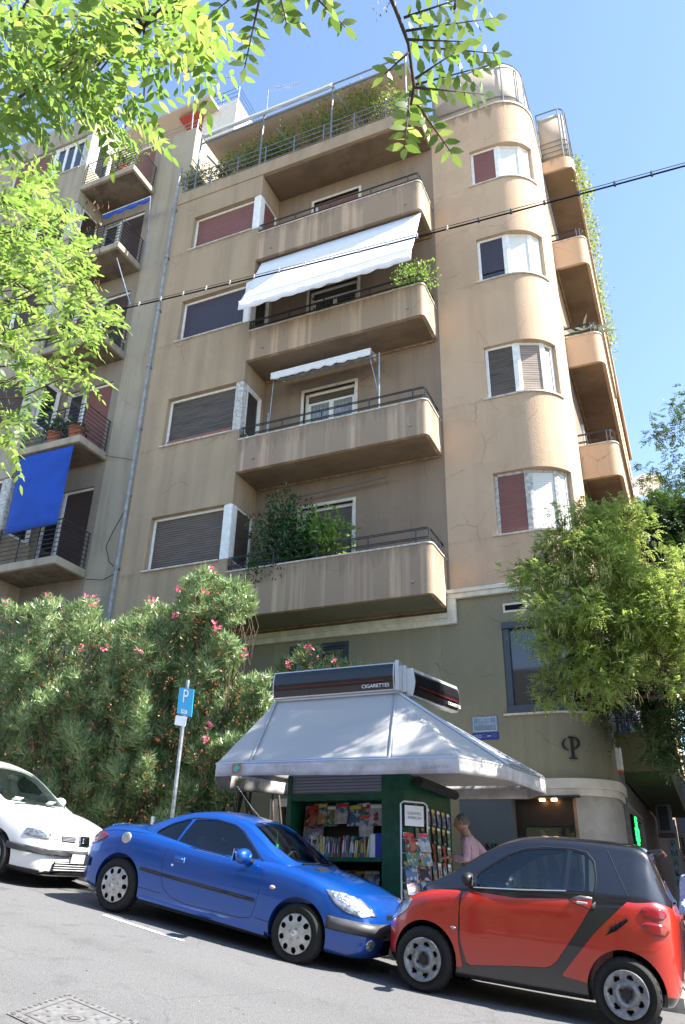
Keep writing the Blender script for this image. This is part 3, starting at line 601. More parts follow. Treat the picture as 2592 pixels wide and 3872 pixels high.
# ---- awnings
AWM = mat('white_awning', (.74, .74, .78), .75, noise_amt=.05)
def scallop_awning(x0, x1, yt, zt, yb, zb, drop, n=12, m=AWM, name='awning', under=None, ends=True, nv=96):
    mb = MB(); rows = []
    for j in range(7):
        t = j/6; rows.append([(x0+(x1-x0)*i/nv, yt+(yb-yt)*t, zt+(zb-zt)*t-.05*math.sin(math.pi*t)) for i in range(nv+1)])
    mb.grid(rows); rows2 = [[(x0+(x1-x0)*i/nv, yb-.02, zb+.01-.0) for i in range(nv+1)], [(x0+(x1-x0)*i/nv, yb-.03-.015*math.sin(i*.5), zb-drop-.035*abs(math.sin(math.pi*n*i/nv))) for i in range(nv+1)]]
    mb.grid(rows2); o = mb.build(name, m, BLD, smooth='auto', solid=.004)
    s_ = MB(); s_.tube([(x0, yb, zb+.0), (x1, yb, zb+.0)], .035, 8); s_.tube([(x0+.1, yt+.05, zt-.12), (x0+.1, yb, zb)], .02, 6); s_.tube([(x1-.1, yt+.05, zt-.12), (x1-.1, yb, zb)], .02, 6); s_.build('awning_arm', M_white, o, smooth='auto')
    return o
P0 = at(600, 600, 13.2); P1 = at(965, 492, 13.2); P2 = at(548, 688, 12.1); P3 = at(942, 578, 12.1)
scallop_awning(-8.42, -4.0, 13.1, 14.74, 12.27, 12.74, .26, 11)
AW2 = scallop_awning(-7.95, -5.35, 13.75, 11.36, 13.25, 11.14, .16, 9, name='awning')
s_ = MB(); s_.tube([(-7.8, 13.35, 11.0), (-5.25, 13.35, 11.0)], .04, 8); s_.tube([(-5.2, 13.4, 11.1), (-5.2, 13.4, 9.3)], .022, 6); s_.tube([(-8.1, 13.5, 10.2), (-8.1, 13.5, 9.2)], .02, 6); s_.tube([(-7.9, 13.3, 11.0), (-8.02, 13.4, 9.3)], .008, 5); s_.tube([(-5.4, 13.3, 11.0), (-5.22, 13.4, 10.0)], .008, 5)
s_.build('awning_pole', M_steel, AW2, smooth='auto')
s_ = MB(); s_.grid([[(x, 13.3+.03, z) for x in np.linspace(-7.9, -5.4, 60)] for z in (10.99, 11.08)]); s_.build('awning_lining', stripe_mat('red_white_stripes', (.35, .03, .04), (.6, .6, .6), axis='X', period=.16, duty=.5, bump=0, noise_amt=0), AW2, solid=.003)
s_ = MB(); s_.tube([(-7.4, 13.8, 7.95), (-5.2, 13.8, 8.05)], .025, 6); s_.build('awning_bar', mat('brown_bar', (.18, .14, .11), .6), BLD)
# lettering on the ground floor
M_letter = mat('dark_letters', (.015, .013, .012), .4)
lettering('lettering', 'ΝΝΑΚΗΣ', .21, M_letter, BLD, (-3.05, YW-.01, .62), (1, 0, 0), (0, 0, 1), .01)
a_ = 21; c_ = arc(TR+.012, a_, a_, 1)[0]; tx = Vector((math.cos(rad(a_)), math.sin(rad(a_)), 0))
mb = MB()                                # the emblem: an open bowl, a stem with a foot and a closed bowl
def rib(pts, w_, closed=False): 
    for i in range(len(pts)-1):
        a = Vector(pts[i]); b_ = Vector(pts[i+1]); d = (b_-a); nn = Vector((-d.y, d.x)).normalized(); wa = w_[i] if isinstance(w_, list) else w_; wb = w_[i+1] if isinstance(w_, list) else w_
        q = [a+nn*wa, a-nn*wa, b_-nn*wb, b_+nn*wb]
        vs = [Vector((c_[0], c_[1], 2.25))+tx*p.x+Vector((0, 0, p.y))+Vector((tx.y, -tx.x, 0))*d_ for d_ in (0, .02) for p in q]
        mb.add(vs, [(0, 1, 2, 3), (7, 6, 5, 4), (0, 4, 5, 1), (1, 5, 6, 2), (2, 6, 7, 3), (3, 7, 4, 0)])
rib([(0, -.19), (0, .15)], .026); rib([(-.07, -.2), (.07, -.2)], .012); rib([(-.06, .15), (.02, .15)], .012)
rib([(.1*math.cos(t)+.02, .09*math.sin(t)+.055) for t in np.linspace(-1.6, 1.7, 14)], [.008+.014*math.sin(i/13*math.pi) for i in range(14)])
rib([(-.08+.075*math.cos(t), .09*math.sin(t)+.03) for t in np.linspace(1.7, 4.9, 14)], [.006+.014*math.sin(i/13*math.pi) for i in range(14)])
mb.build('emblem', M_letter, BLD)
# ================================================================ kiosk
M_kgreen = mat('kiosk_green', (.004, .075, .04), .45, noise_amt=.35, nscale=7)
M_kcanvas = leaf_mat('kiosk_canvas', (.47, .46, .45), (.47, .46, .45), trans=.1, rough=.7, tcol=((.6, .6, .62), (.6, .6, .62)))
M_alu = mat('aluminium', (.6, .61, .63), .35, metal=.7)
M_valance = mat('soiled_valance', (.56, .55, .56), .7, noise_amt=.35, nscale=3.5, col2=(.36, .33, .31))
K = thing('newspaper_kiosk', 'green newspaper kiosk with a white hipped awning roof and cigarette signs on top', 'kiosk', (-4.6, 11.3, -.45))
KX0, KX1, KY0, KY1, KZ0, KZT = -5.42, -3.65, 10.35, 12.55, -.62, 1.42
mb = MB()
mb.box(KX0, KX0+.07, KY0, KY0+.07, KZ0, KZT); mb.box(-3.98, KX1, KY0, KY0+.09, KZ0, KZT); mb.box(KX0+.07, -3.98, KY0+.01, KY0+.07, 1.07, 1.17)
mb.box(KX0, KX0+.05, KY0+.07, KY1, KZ0, KZT); mb.box(KX0+.05, KX1-.06, KY1-.05, KY1, KZ0, KZT); mb.box(KX1-.06, KX1-.001, KY0+.09, KY1, KZ0, KZT)
mb.box(KX0+.051, KX1-.061, KY0+.5, KY0+.53, KZ0, 1.4); mb.build('cabin', M_kgreen, K, bevel=.008)
mb = MB(); SH = [(.335, .38), (-.02, .02), (-.3, -.27)]
SH = [(.30, .355), (-.21, -.17)]
for z0, z1 in SH: mb.box(KX0+.071, -3.981, KY0-.01, KY0+.498, z0, z1)
mb.box(KX0+.071, -3.981, KY0-.015, KY0+.3, KZ0, -.32); mb.build('shelf', M_kgreen, K, bevel=.005)
mb = MB(); mb.box(KX0+.071, -3.981, KY0+.46, KY0+.499, -.3, 1.06); mb.build('cabinet_back', mat('cabinet_dark', (.03, .02, .012), .7), K)
mb = MB(); mb.box(KX0+.071, -3.981, KY0+.02, KY0+.06, 1.171, KZT); mb.build('rolled_shutter', stripe_mat('corrugated_grey', (.22, .24, .28), (.05, .055, .07), period=.042, duty=.35, noise_amt=.2), K)
mb = MB(); mb.tube([(KX1+.1, KY0+.3, 1.33), (KX1+.1, KY1-.1, 1.33)], .07, 16); mb.build('side_shutter_roll', stripe_mat('dark_shutter_roll', (.025, .03, .03), (.008, .01, .01), axis='Z', period=.04), K, smooth='auto')
# roof
T1, T2, T3, T4 = (-5.9, 10.75, 2.6), (-3.9, 10.75, 2.6), (-3.9, 12.1, 2.6), (-5.9, 12.1, 2.6)
A1, A0, B0, B1 = (-6.62, 10.4, 1.52), (-6.2, 9.65, 1.53), (-2.69, 9.65, 1.49), (-2.24, 10.46, 1.46)
B2, B3, A3, A2 = (-2.05, 11.9, 1.475), (-2.5, 12.9, 1.5), (-5.8, 12.9, 1.55), (-6.3, 12.0, 1.55)
def patch(mb, p00, p10, p11, p01, nu=18, nv=14, sag=.05, wr=.012, seed=0):
    p00, p10, p11, p01 = map(Vector, (p00, p10, p11, p01)); nn = (p10-p00).cross(p01-p00)
    if nn.length < 1e-6: nn = (p10-p00).cross(p11-p00)
    nn.normalize()
    if nn.z < 0: nn = -nn
    rows = []
    for j in range(nv+1):
        v = j/nv; rows.append([])
        for i in range(nu+1):
            u = i/nu; a = p00.lerp(p10, u); b_ = p01.lerp(p11, u); p = a.lerp(b_, v)
            e = math.sin(math.pi*v)*math.sin(math.pi*u) if u not in (0, 1) else 0
            p = p-nn*(sag*e)+nn*wr*e*(noise.noise(Vector((u*3+seed, v*7, 1)))*2+math.sin(v*26+u*5)*.35); rows[-1].append(p)
    mb.grid(rows)
mb = MB()
def lerp3(a, b_, t): return Vector(a).lerp(Vector(b_), t)
Bm, Am = lerp3(A0, B0, .74), lerp3(A0, B0, .155)
patch(mb, T1, T1, Am, A0, seed=3); patch(mb, T1, T2, Bm, Am, 26, 18, .09, .02); patch(mb, T2, T2, B0, Bm, seed=5)
patch(mb, T2, T2, B1, B0, seed=2); patch(mb, T2, T3, B2, B1, seed=7); patch(mb, T3, T3, B3, B2); patch(mb, T3, T4, A3, B3); patch(mb, T4, T4, A2, A3); patch(mb, T4, T1, A1, A2, seed=4); patch(mb, T1, T1, A0, A1, seed=8)
mb.build('awning_roof', M_kcanvas, K, smooth='auto', solid=.006)
mb = MB(); 
for a, b_ in ((T2, B1), (T3, B2), (T1, A1), (T2, Bm), (T1, Am)):
    off = Vector((0, 0, .015)); mb.tube([Vector(a)+off, Vector(b_)+off], .014 if b_ is not B1 else .03, 6)
mb.tube([Vector(T1)+off, Vector(T2)+off, Vector(T3)+off, Vector(T4)+off], .025, 6, closed=True); mb.tube([Am+off, Bm+off], .012, 6)
q1, q2 = lerp3(T2, B1, .96), lerp3(T3, B2, .96); mb.tube([lerp3(q1, q2, .18)+off, lerp3(T2, T3, .2)+off], .012, 6); mb.tube([lerp3(q1, q2, .18)+off, lerp3(q1, q2, .95)+off], .012, 6)
mb.build('awning_rib', M_alu, K, smooth='auto')
VL = [A2, A1, A0, B0, B1, B2, B3, A3]; VH = [.21, .24, .18, .205, .185, .22, .2, .2]
mb = MB(); rows = [[], [], [], []]
for i in range(len(VL)):
    a, b_ = Vector(VL[i]), Vector(VL[(i+1) % len(VL)]); ha, hb = VH[i], VH[(i+1) % len(VL)]; n = max(3, int((b_-a).length/.12)); nn = Vector((b_.y-a.y, a.x-b_.x, 0)).normalized()
    for k in range(n):
        t = k/n; p = a.lerp(b_, t); h = ha+(hb-ha)*t; wv = noise.noise(Vector((p.x*1.7, p.y*1.7, 0)))
        for j in range(4): rows[j].append(p+nn*(.012+wv*.03*j/3)-Vector((0, 0, h*j/3+wv*.012*j/3)))
mb.grid(rows, closeu=True); VAL = mb.build('valance', M_valance, K, smooth='auto', solid=.005)
mb = MB()
for i in (1, 2, 3, 4): mb.tube([Vector(VL[i])+Vector((0, 0, -.01)), Vector(VL[i+1])+Vector((0, 0, -.01))], .018, 6)
mb.build('awning_frame', M_alu, K, smooth='auto')
M_print = mat('grey_print', (.25, .25, .27), .6)
lettering('valance_print', 'CIGARETTES', .055, M_print, VAL, (-2.98, 9.60, 1.36), (1, 0, 0), (0, 0, 1), .001, 1.1)
mb = MB(); mb.box(-5.92, -5.78, 9.613, 9.617, 1.375, 1.5); mb.build('sticker', mat('brown_sticker', (.35, .16, .08), .5), VAL)
mb = MB(); mb.prism([(-5.85, 1.39), (-5.795, 1.45), (-5.85, 1.495), (-5.90, 1.43)], 9.609, 9.612, axis='y'); mb.build('sticker_diamond', mat('teal_print', (.05, .45, .4), .5), VAL)
# light box signs
def sign_box(P0, P1, z0, z1, th, lean, fsz, flip=1):
    P0, P1 = Vector((*P0, 0)), Vector((*P1, 0)); U = (P1-P0).normalized(); Nn = Vector((U.y, -U.x, 0)); W = (P1-P0).length
    mb = MB(); prof = [(-.0, z0), (lean*.6, z0+.1), (lean, (z0+z1)/2), (lean*.6, z1-.08), (0, z1), (-th, z1), (-th, z0)]
    vs = []
    for u in (0, W): vs += [P0+U*u+Nn*d+Vector((0, 0, z)) for d, z in prof]
    n = len(prof); mb.add(vs, [tuple(range(n)), tuple(range(2*n-1, n-1, -1))]+[(i, (i+1) % n, (i+1) % n+n, i+n) for i in range(n)])
    o = mb.build('light_box', M_alu, K, bevel=.01)
    s_ = MB(); rows = []
    pr = [(d+.006, z0+.02+(z1-z0-.04)*(z-z0)/(z1-z0)) for d, z in prof[:5]]
    s_.grid([[P0+U*(.022+(W-.044)*i)+Nn*d+Vector((0, 0, z)) for i in (0, 1)] for d, z in pr]); s_.build('sign_face', mat('sign_black', (.015, .014, .017), .12, coat=.5), o, solid=.003)
    zc = z0+(z1-z0)*.36; s_ = MB(); s_.add([P0+U*u+Nn*(lean*.95+.012)+Vector((0, 0, z)) for u, z in ((W*.07, zc-.008), (W*.93, zc-.008), (W*.93, zc+.008), (W*.07, zc+.008))], [(0, 1, 2, 3)]); s_.build('red_line', mat('sign_red', (.13, .008, .008), .4), o, solid=.002)
    lettering('sign_text', 'CIGARETTES', fsz, M_white, o, P0+U*(W*.855)+Nn*(lean*.8+.012)+Vector((0, 0, zc-.075)), U, (0, 0, 1), .002, 1.05)
    return o
sign_box((-5.93, 10.68), (-3.89, 10.68), 2.62, 3.04, .12, .04, .075)
sign_box((-3.66, 10.78), (-3.36, 12.15), 2.54, 2.96, .12, .05, .07)
mb = MB(); mb.box(-3.86, -3.80, 10.6, 10.75, 2.6, 3.05); mb.box(-3.80, -3.74, 10.75, 10.85, 2.6, 3.0); mb.build('sign_bracket', M_alu, K, bevel=.005)
# ---- printed matter
def cover_mat(i):
    rr = random.Random(100+i); hues = [(.03, .07, .25), (.22, .03, .03), (.3, .17, .04), (.05, .14, .08), (.3, .28, .25), (.06, .1, .2), (.04, .13, .2), (.3, .1, .04), (.02, .02, .03), (.38, .38, .4)]
    c1 = hues[i % 10]; c2 = hues[(i*3+4) % 10]
    m = bpy.data.materials.new('cover_print'); m.use_nodes = True; N = m.node_tree.nodes; L = m.node_tree.links; b = N['Principled BSDF']; b.inputs['Roughness'].default_value = .3
    tc = N.new('ShaderNodeTexCoord'); mp = N.new('ShaderNodeMapping'); mp.inputs['Location'].default_value = (i*3.1, i*1.7, i); L.new(tc.outputs['Object'], mp.inputs[0])
    v = N.new('ShaderNodeTexVoronoi'); v.inputs['Scale'].default_value = 13+3*(i % 4); v.distance = 'MANHATTAN'; L.new(mp.outputs[0], v.inputs['Vector'])
    sx = N.new('ShaderNodeSeparateColor'); L.new(v.outputs['Color'], sx.inputs[0])
    r = N.new('ShaderNodeValToRGB'); r.color_ramp.interpolation = 'CONSTANT'; e = r.color_ramp.elements; e[0].color = (*c1, 1); e[1].position = .45; e[1].color = (*c2, 1); n = e.new(.7); n.color = (.34, .32, .3, 1); n = e.new(.86); n.color = (*hues[(i*7+1) % 10], 1)
    L.new(sx.outputs[0], r.inputs[0]); L.new(r.outputs[0], b.inputs['Base Color']); return m
COV = [cover_mat(i) for i in range(10)]
def cover_mesh(i, w_, h_, t_):
    mb = MB(); mb.box(-w_/2, w_/2, -t_/2, t_/2, 0, h_); mb.mi = 1; mb.box(-w_/2+.015, w_/2-.015, -t_/2-.0012, -t_/2-.0002, h_*.8, h_*.95); return mb
MESHES = []
for i in range(10):
    o = cover_mesh(i, .21, .29, .006).build('magazine', [COV[i], [M_white, mat('title_red', (.6, .03, .03), .4), mat('title_yellow', (.7, .55, .05), .4)][i % 3]], local=True); MESHES.append(o.data); bpy.data.objects.remove(o)
def mag(loc, rz, tilt, i, label, cat, group, s=1., name='magazine', roll=0.):
    o = bpy.data.objects.new(name, MESHES[i % 10]); COL.objects.link(o); o.rotation_euler = (tilt, roll, rz); o.location = loc; o.scale = (s, s, s); return tag(o, label, cat, group)
ORD = ['first', 'second', 'third', 'fourth', 'fifth', 'sixth', 'seventh', 'eighth', 'ninth', 'tenth']+['%dth' % i for i in range(11, 70)]
for k, x in enumerate([-5.16, -5.02, -4.86, -4.7, -4.5, -4.37, -4.24]):
    mag((x, KY0+.26+.012*(k % 3), .77+(.02 if k % 2 else -.01)), R.uniform(-.1, .1), -.25, k+1, ORD[k]+' magazine from the left in the top row of the kiosk cabinet', 'magazine', 'magazines in the top row of the cabinet', 1.0, roll=R.uniform(-.08, .08))
mag((-4.15, KY0+.22, .76), 0, -.2, 9, 'white ruled notebook at the right end of the top row', 'magazine', None)
for k, x in enumerate([-5.2, -5.07]): mag((x, KY0+.3, .6), .1, -.2, k+6, ['leftmost', 'second'][k]+' comic propped above the flat stack of books', 'comic', 'comics above the stacked books', .85)
mag((-4.3, KY0+.24, .62), 0, -.1, 4, 'sepia newspaper folded behind the right end of the book row', 'newspaper', None, 1.0)
# books standing on the shelf
bk = [mat('spine_%s' % n_, c_, .45) for n_, c_ in (('white', (.6, .6, .58)), ('blue', (.06, .12, .35)), ('red', (.4, .05, .05)), ('green', (.08, .3, .14)), ('teal', (.04, .28, .3)), ('yellow', (.55, .45, .1)), ('grey', (.22, .22, .24)), ('brown', (.2, .1, .05)), ('violet', (.25, .1, .3)), ('black', (.03, .03, .04)))]
x = -5.08; k = 0
while x < -4.20:
    w_ = R.uniform(.012, .03); h_ = R.uniform(.2, .275); mb = MB(); mb.box(0, w_, 0, .17, 0, h_); mb.mi = 1; mb.box(.003, w_-.003, -.001, .001, h_*.25, h_*.8)
    o = mb.build('book', [bk[R.choice([0, 0, 1, 2, 3, 4, 6, 6, 7, 8, 9, 1, 5])], bk[R.choice([0, 0, 5, 9])]], local=True, bevel=.002); o.location = (x, KY0+.1+R.uniform(0, .03), .356); o.rotation_euler = (0, R.uniform(-.06, .1) if k % 5 else .16, 0)
    tag(o, ORD[k]+' book from the left in the standing row on the upper kiosk shelf', 'book', 'books standing on the upper kiosk shelf'); x += w_+.004; k += 1
mb = MB(); mb.box(0, .07, 0, .2, 0, .29); mb.mi = 1; mb.box(.005, .065, -.002, .001, .03, .27)
o = mb.build('binder', [bk[0], mat('pale_spine', (.66, .66, .66), .5)], local=True); o.location = (-4.17, KY0+.08, .356); tag(o, 'thick white spined binder at the right end of the book row', 'binder')
mb = MB(); mb.box(0, .1, 0, .2, 0, .3); o = mb.build('box_file', mat('royal_blue', (.01, .03, .3), .5), local=True, bevel=.004); o.location = (-4.09, KY0+.07, .356); tag(o, 'royal blue box file beside the white binder', 'box file')
z = .356
for k in range(9):
    h_ = R.uniform(.015, .032); mb = MB(); mb.box(-.12, .12, -.1, .1, 0, h_); o = mb.build('book', bk[[2, 2, 3, 0, 1, 2, 9, 6, 1][k]], local=True, bevel=.002); o.location = (-5.22, KY0+.2, z); o.rotation_euler = (0, 0, R.uniform(-.1, .1)); z += h_+.001
    tag(o, ORD[k]+' book from the bottom of the flat stack at the left of the shelf', 'book', 'books in the flat stack')
for k, x in enumerate(np.linspace(-5.0, -4.2, 8)):
    mag((x, KY0+.25, -.02), R.uniform(-.1, .1), -.3, k+3, ORD[k]+' magazine from the left in the back row of the lower cabinet', 'magazine', 'magazines in the lower cabinet, upper row', .8)
for k, x in enumerate(np.linspace(-5.1, -4.25, 9)):
    mag((x, KY0+.1, -.165), R.uniform(-.1, .1), -.25, k+5, ORD[k]+' magazine from the left in the front row of the lower cabinet', 'magazine', 'magazines in the lower cabinet, front row', .72)
# magazines clipped along the kiosk side
for r_ in range(6):
    for c_ in range(7):
        mag((KX1+.03+.02*r_*0, KY0+.45+c_*.25, .82-r_*.235), math.pi/2, -.08, r_*3+c_*5, ORD[c_]+' magazine from the pillar in the '+ORD[r_]+' row down the kiosk side', 'magazine', 'magazines hung on the kiosk side', .78)
# tilted stand of magazines
ST = thing('magazine_stand', 'white wire magazine stand with a framed card on top, beside the green pillar', 'stand', (-3.5, 10.25, -.6))
sx_, sy_ = -3.62, 10.12
mb = MB(); a = Vector((-3.60, 10.06, -.6)); t_ = Vector((-3.60, 10.06, 1.02)); b_ = Vector((-3.36, 10.42, -.6)); c_ = Vector((-3.36, 10.42, 1.02))
mb.tube([a, t_+Vector((0, 0, -.03)), t_+Vector((.03, .045, 0)), c_-Vector((.03, .045, 0)), c_-Vector((0, 0, .03)), c_-Vector((0, 0, .35))], .011, 6); mb.tube([b_, c_-Vector((0, 0, .35))], .008, 6)
for z in np.arange(-.45, .65, .17): mb.tube([a+Vector((0, 0, z+.6)), b_+Vector((0, 0, z+.6))], .004, 5); 
mb.build('frame', mat('white_wire', (.6, .62, .64), .4), ST, smooth='auto')
dU = (b_-a).normalized(); dN = Vector((dU.y, -dU.x, 0))
mb = MB(); p = t_+Vector((0, 0, -.17)); mb.obox(p+dU*.215, dU*.17, dN*.004, Vector((0, 0, .14))); mb.build('card_frame', M_black, ST)
mb = MB(); mb.obox(p+dU*.215+dN*.006, dU*.155, dN*.002, Vector((0, 0, .125))); mb.build('card', mat('card_paper', (.62, .63, .66), .6), ST)
lettering('card_text', 'SCIENTIFIC\nAMERICAN', .052, mat('card_ink', (.05, .06, .1), .6), ST, p+dU*.215+dN*.0095, dU, (0, 0, 1), .0005, .9)
rz = math.atan2(dU.y, dU.x)
for r_ in range(8):
    for c2 in range(2):
        P_ = a+dU*(.1+.22*c2)+dN*(.1+.03*(r_ % 2))+Vector((0, 0, 1.02-r_*.165))
        mag(P_, rz+R.uniform(-.1, .1), -.35, r_*2+c2*3+1, ['left', 'right'][c2]+' magazine in the '+ORD[r_]+' row down of the wire stand', 'magazine', 'magazines in the wire stand', .82)
# ================================================================ parking sign, street signs, wires
PS = thing('parking_sign', 'blue parking sign on a grey steel pole in front of the oleander', 'sign', (-7.12, 10.3, -.1))
pb_, pt_ = Vector((-7.3, 10.3, -.15)), at(431, 1556, 10.3)
mb = MB(); mb.tube([(-7.33, 10.3, -.15), pt_], .03, 10); mb.build('pole', mat('pole_grey', (.3, .33, .36), .45, metal=.4, noise_amt=.4, nscale=10), PS, smooth='auto')
c0, c1, c2, c3 = at(411, 1572, 10.2), at(444, 1577, 10.05), at(438, 1640, 10.05), at(405, 1632, 10.2)
U = (c1-c0).normalized(); V = (c0-c3).normalized(); Nn = U.cross(V).normalized(); 
mb = MB(); mb.add([c3, c2, c1, c0, c3-Nn*.01, c2-Nn*.01, c1-Nn*.01, c0-Nn*.01], [(0, 1, 2, 3), (7, 6, 5, 4), (0, 4, 5, 1), (1, 5, 6, 2), (2, 6, 7, 3), (3, 7, 4, 0)]); mb.build('sign_plate', mat('sign_blue', (.0, .34, .68), .4), PS)
ctr = (c0+c1)/2*.68+(c2+c3)/2*.32+Nn*.004; lettering('sign_letter', 'P', .30, mat('sign_white', (.85, .86, .88), .5), PS, ctr, U, V, .001, 1.15)
mb = MB(); g = (c0+c1)/2*.13+(c2+c3)/2*.87+Nn*.003
mb.add([g-U*.085+V*.03, g-U*.085-V*.03, g+U*.085-V*.03, g+U*.085+V*.03], [(0, 1, 2, 3)]); mb.build('sign_panel', MATS['sign_white'], PS, solid=.001)
lettering('sign_small_text', '08-21', .05, MATS['sign_blue'], PS, g+Nn*.003, U, V, .0005)
d0, d1, d2, d3 = at(404, 1636, 10.17), at(430, 1640, 10.06), at(424, 1662, 10.06), at(400, 1658, 10.17)
mb = MB(); mb.add([d3, d2, d1, d0], [(0, 1, 2, 3)]); mb.build('sub_plate', MATS['sign_white'], PS, solid=.006)
SG = thing('street_name_sign', 'pale blue street name plate screwed to the olive wall above the kiosk awning', 'sign', (-3.37, YW-.01, 2.6))
M_pl = mat('faded_blue_plate', (.15, .23, .34), .5, noise_amt=.2); M_plw = mat('faded_white', (.42, .5, .58), .5)
mb = MB(); mb.box(-3.61, -3.145, YW-.02, YW-.003, 2.55, 2.83); mb.build('plate', M_pl, SG, bevel=.004)
mb = MB(); 
for q in ((-3.59, -3.165, 2.805, 2.815), (-3.59, -3.165, 2.565, 2.575), (-3.59, -3.58, 2.575, 2.805), (-3.175, -3.165, 2.575, 2.805)): mb.box(q[0], q[1], YW-.023, YW-.0205, q[2], q[3])
mb.build('border', M_plw, SG)
lettering('text', 'ΟΔΟΣ', .085, M_plw, SG, (-3.378, YW-.022, 2.765), (1, 0, 0), (0, 0, 1), .001); lettering('text', 'ΛΟΥΚΙΑΝΟΥ', .075, M_plw, SG, (-3.378, YW-.022, 2.69), (1, 0, 0), (0, 0, 1), .001, .85)
lettering('text', 'LOUKIANOU', .07, mat('faded_grey', (.22, .25, .25), .6), SG, (-3.378, YW-.022, 2.61), (1, 0, 0), (0, 0, 1), .001, .85)
SG2 = thing('house_number_sign', 'deep blue number plate with an arrow, right under the pale street name plate', 'sign', (-3.37, YW-.01, 2.48))
mb = MB(); mb.box(-3.61, -3.14, YW-.02, YW-.003, 2.42, 2.54); mb.build('plate', mat('deep_blue_plate', (.01, .03, .22), .4), SG2, bevel=.003)
lettering('text', 'ΑΠΟ', .075, M_plw, SG2, (-3.53, YW-.022, 2.475), (1, 0, 0), (0, 0, 1), .001); lettering('text', '32', .1, mat('faded_digits', (.1, .13, .35), .5), SG2, (-3.405, YW-.022, 2.48), (1, 0, 0), (0, 0, 1), .001, .9)
lettering('text', '30', .1, MATS['faded_digits'], SG2, (-3.215, YW-.022, 2.48), (1, 0, 0), (0, 0, 1), .001, .9)
mb = MB(); mb.prism([(-3.35, 2.48), (-3.325, 2.495), (-3.325, 2.487), (-3.275, 2.487), (-3.275, 2.473), (-3.325, 2.473), (-3.325, 2.465)], YW-.023, YW-.0205, axis='y'); mb.build('arrow', M_plw, SG2)
# overhead cable with clips
WA, WB = at(240, 716, 11.2), at(1700, 343, 11.2)
CB = thing('overhead_cable', 'black overhead cable with pale clips slung across the front of the building', 'cable', WA)
mb = MB(); pts = [WA.lerp(WB, t)-Vector((0, 0, .35*4*t*(1-t)*.3)) for t in np.linspace(0, 1, 40)]; mb.tube(pts, .017, 6); mb.build('cable', M_black, CB, smooth='auto')
mb = MB(); mb.tube([p+Vector((0, 0, .075)) for p in pts], .008, 5); mb.build('messenger_wire', mat('wire_brown', (.08, .06, .05), .6), CB, smooth='auto')
for i in range(21):
    t = .03+i*.0455; p = WA.lerp(WB, t)-Vector((0, 0, .35*4*t*(1-t)*.3)); s_ = MB(); s_.lathe([(.0, -.03), (.022, -.03), (.026, .0), (.02, .06), (.012, .1), (0, .1)], p, n=8); s_.build('clip', M_oldwhite if i < 14 else M_dark, CB, smooth='auto')
# pharmacy: neon cross, vertical sign, air conditioner
NC = thing('neon_cross', 'green lit pharmacy cross of light tubes in the dark shop window', 'neon sign', (-1.2, 16.8, 1.0))
M_neon = mat('green_neon', (.02, .3, .05), .5, emit=(.02, 1, .12), es=1.3)
def cross(cx, cy, cz, s, nm):
    out = [(.33, 1), (-.33, 1), (-.33, .33), (-1, .33), (-1, -.33), (-.33, -.33), (-.33, -1), (.33, -1), (.33, -.33), (1, -.33), (1, .33), (.33, .33)]
    mb = MB()
    for sc_ in (1, .8):
        pts = [Vector((cx+.0, cy+a*s*sc_, cz+b_*s*sc_)) for a, b_ in out]
        for i in range(12):
            a, b_ = pts[i], pts[(i+1) % 12]; n = max(2, int((b_-a).length/.045))
            for k in range(n): mb.obox(a.lerp(b_, (k+.5)/n), (0, .014, 0), (.012, 0, 0), (0, 0, .014))
    return mb.build(nm, M_neon, NC)
cross(-1.24, 16.95, 1.02, .30, 'light_tubes')
mb = MB(); mb.box(-1.30, -1.26, 16.6, 17.3, .68, 1.36); mb.build('back_panel', M_black, NC)
PSG = thing('pharmacy_sign', 'white vertical pharmacy sign with dark green letters by the side street shops', 'sign', (-.95, 24.5, .8))
c_ = at(1545, 1962, 24.2); mb = MB(); mb.box(c_.x-.12, c_.x+.13, 24.2, 24.3, c_.z-1.25, c_.z+.95); mb.build('panel', mat('pale_green_panel', (.35, .42, .42), .6), PSG)
for i, ch in enumerate('ΦΑΡΜΑΚΕΙΟ'): lettering('sign_letter', ch, .2, mat('dark_green_ink', (.01, .08, .08), .5), PSG, (c_.x, 24.195, c_.z+.82-i*.24), (1, 0, 0), (0, 0, 1), .002)
AC = thing('air_conditioner', 'grey air conditioner box on a bracket above the vertical pharmacy sign', 'air conditioner', at(1518, 1880, 22)); q = at(1518, 1872, 22)
mb = MB(); mb.box(q.x-.16, q.x+.2, 22, 22.3, q.z-.35, q.z+.35); mb.build('casing', mat('grey_blue_metal', (.16, .18, .24), .5), AC, bevel=.02)
mb = MB(); mb.box(q.x-.1, q.x+.12, 21.985, 21.998, q.z-.28, q.z+.28); mb.build('grille', stripe_mat('black_grille', (.02, .02, .025), (.08, .09, .1), period=.06, bump=0), AC)
mb = MB(); mb.box(q.x-.18, q.x+.22, 21.97, 22.3, q.z-.43, q.z-.352); mb.build('bracket', mat('rust_brown', (.12, .06, .04), .7), AC)
LT = thing('wall_lamp', 'small white wall box with an orange underside on the turret beside the mezzanine balcony', 'lamp', (-1.3, 15.6, 2.2))
mb = MB(); mb.box(XR-.02, XR+.1, 15.45, 15.6, 2.02, 2.42); mb.build('box', M_white, LT, bevel=.01); mb = MB(); mb.box(XR, XR+.09, 15.46, 15.59, 1.97, 2.018); mb.build('diffuser', mat('orange_plastic', (.6, .16, .03), .5), LT)
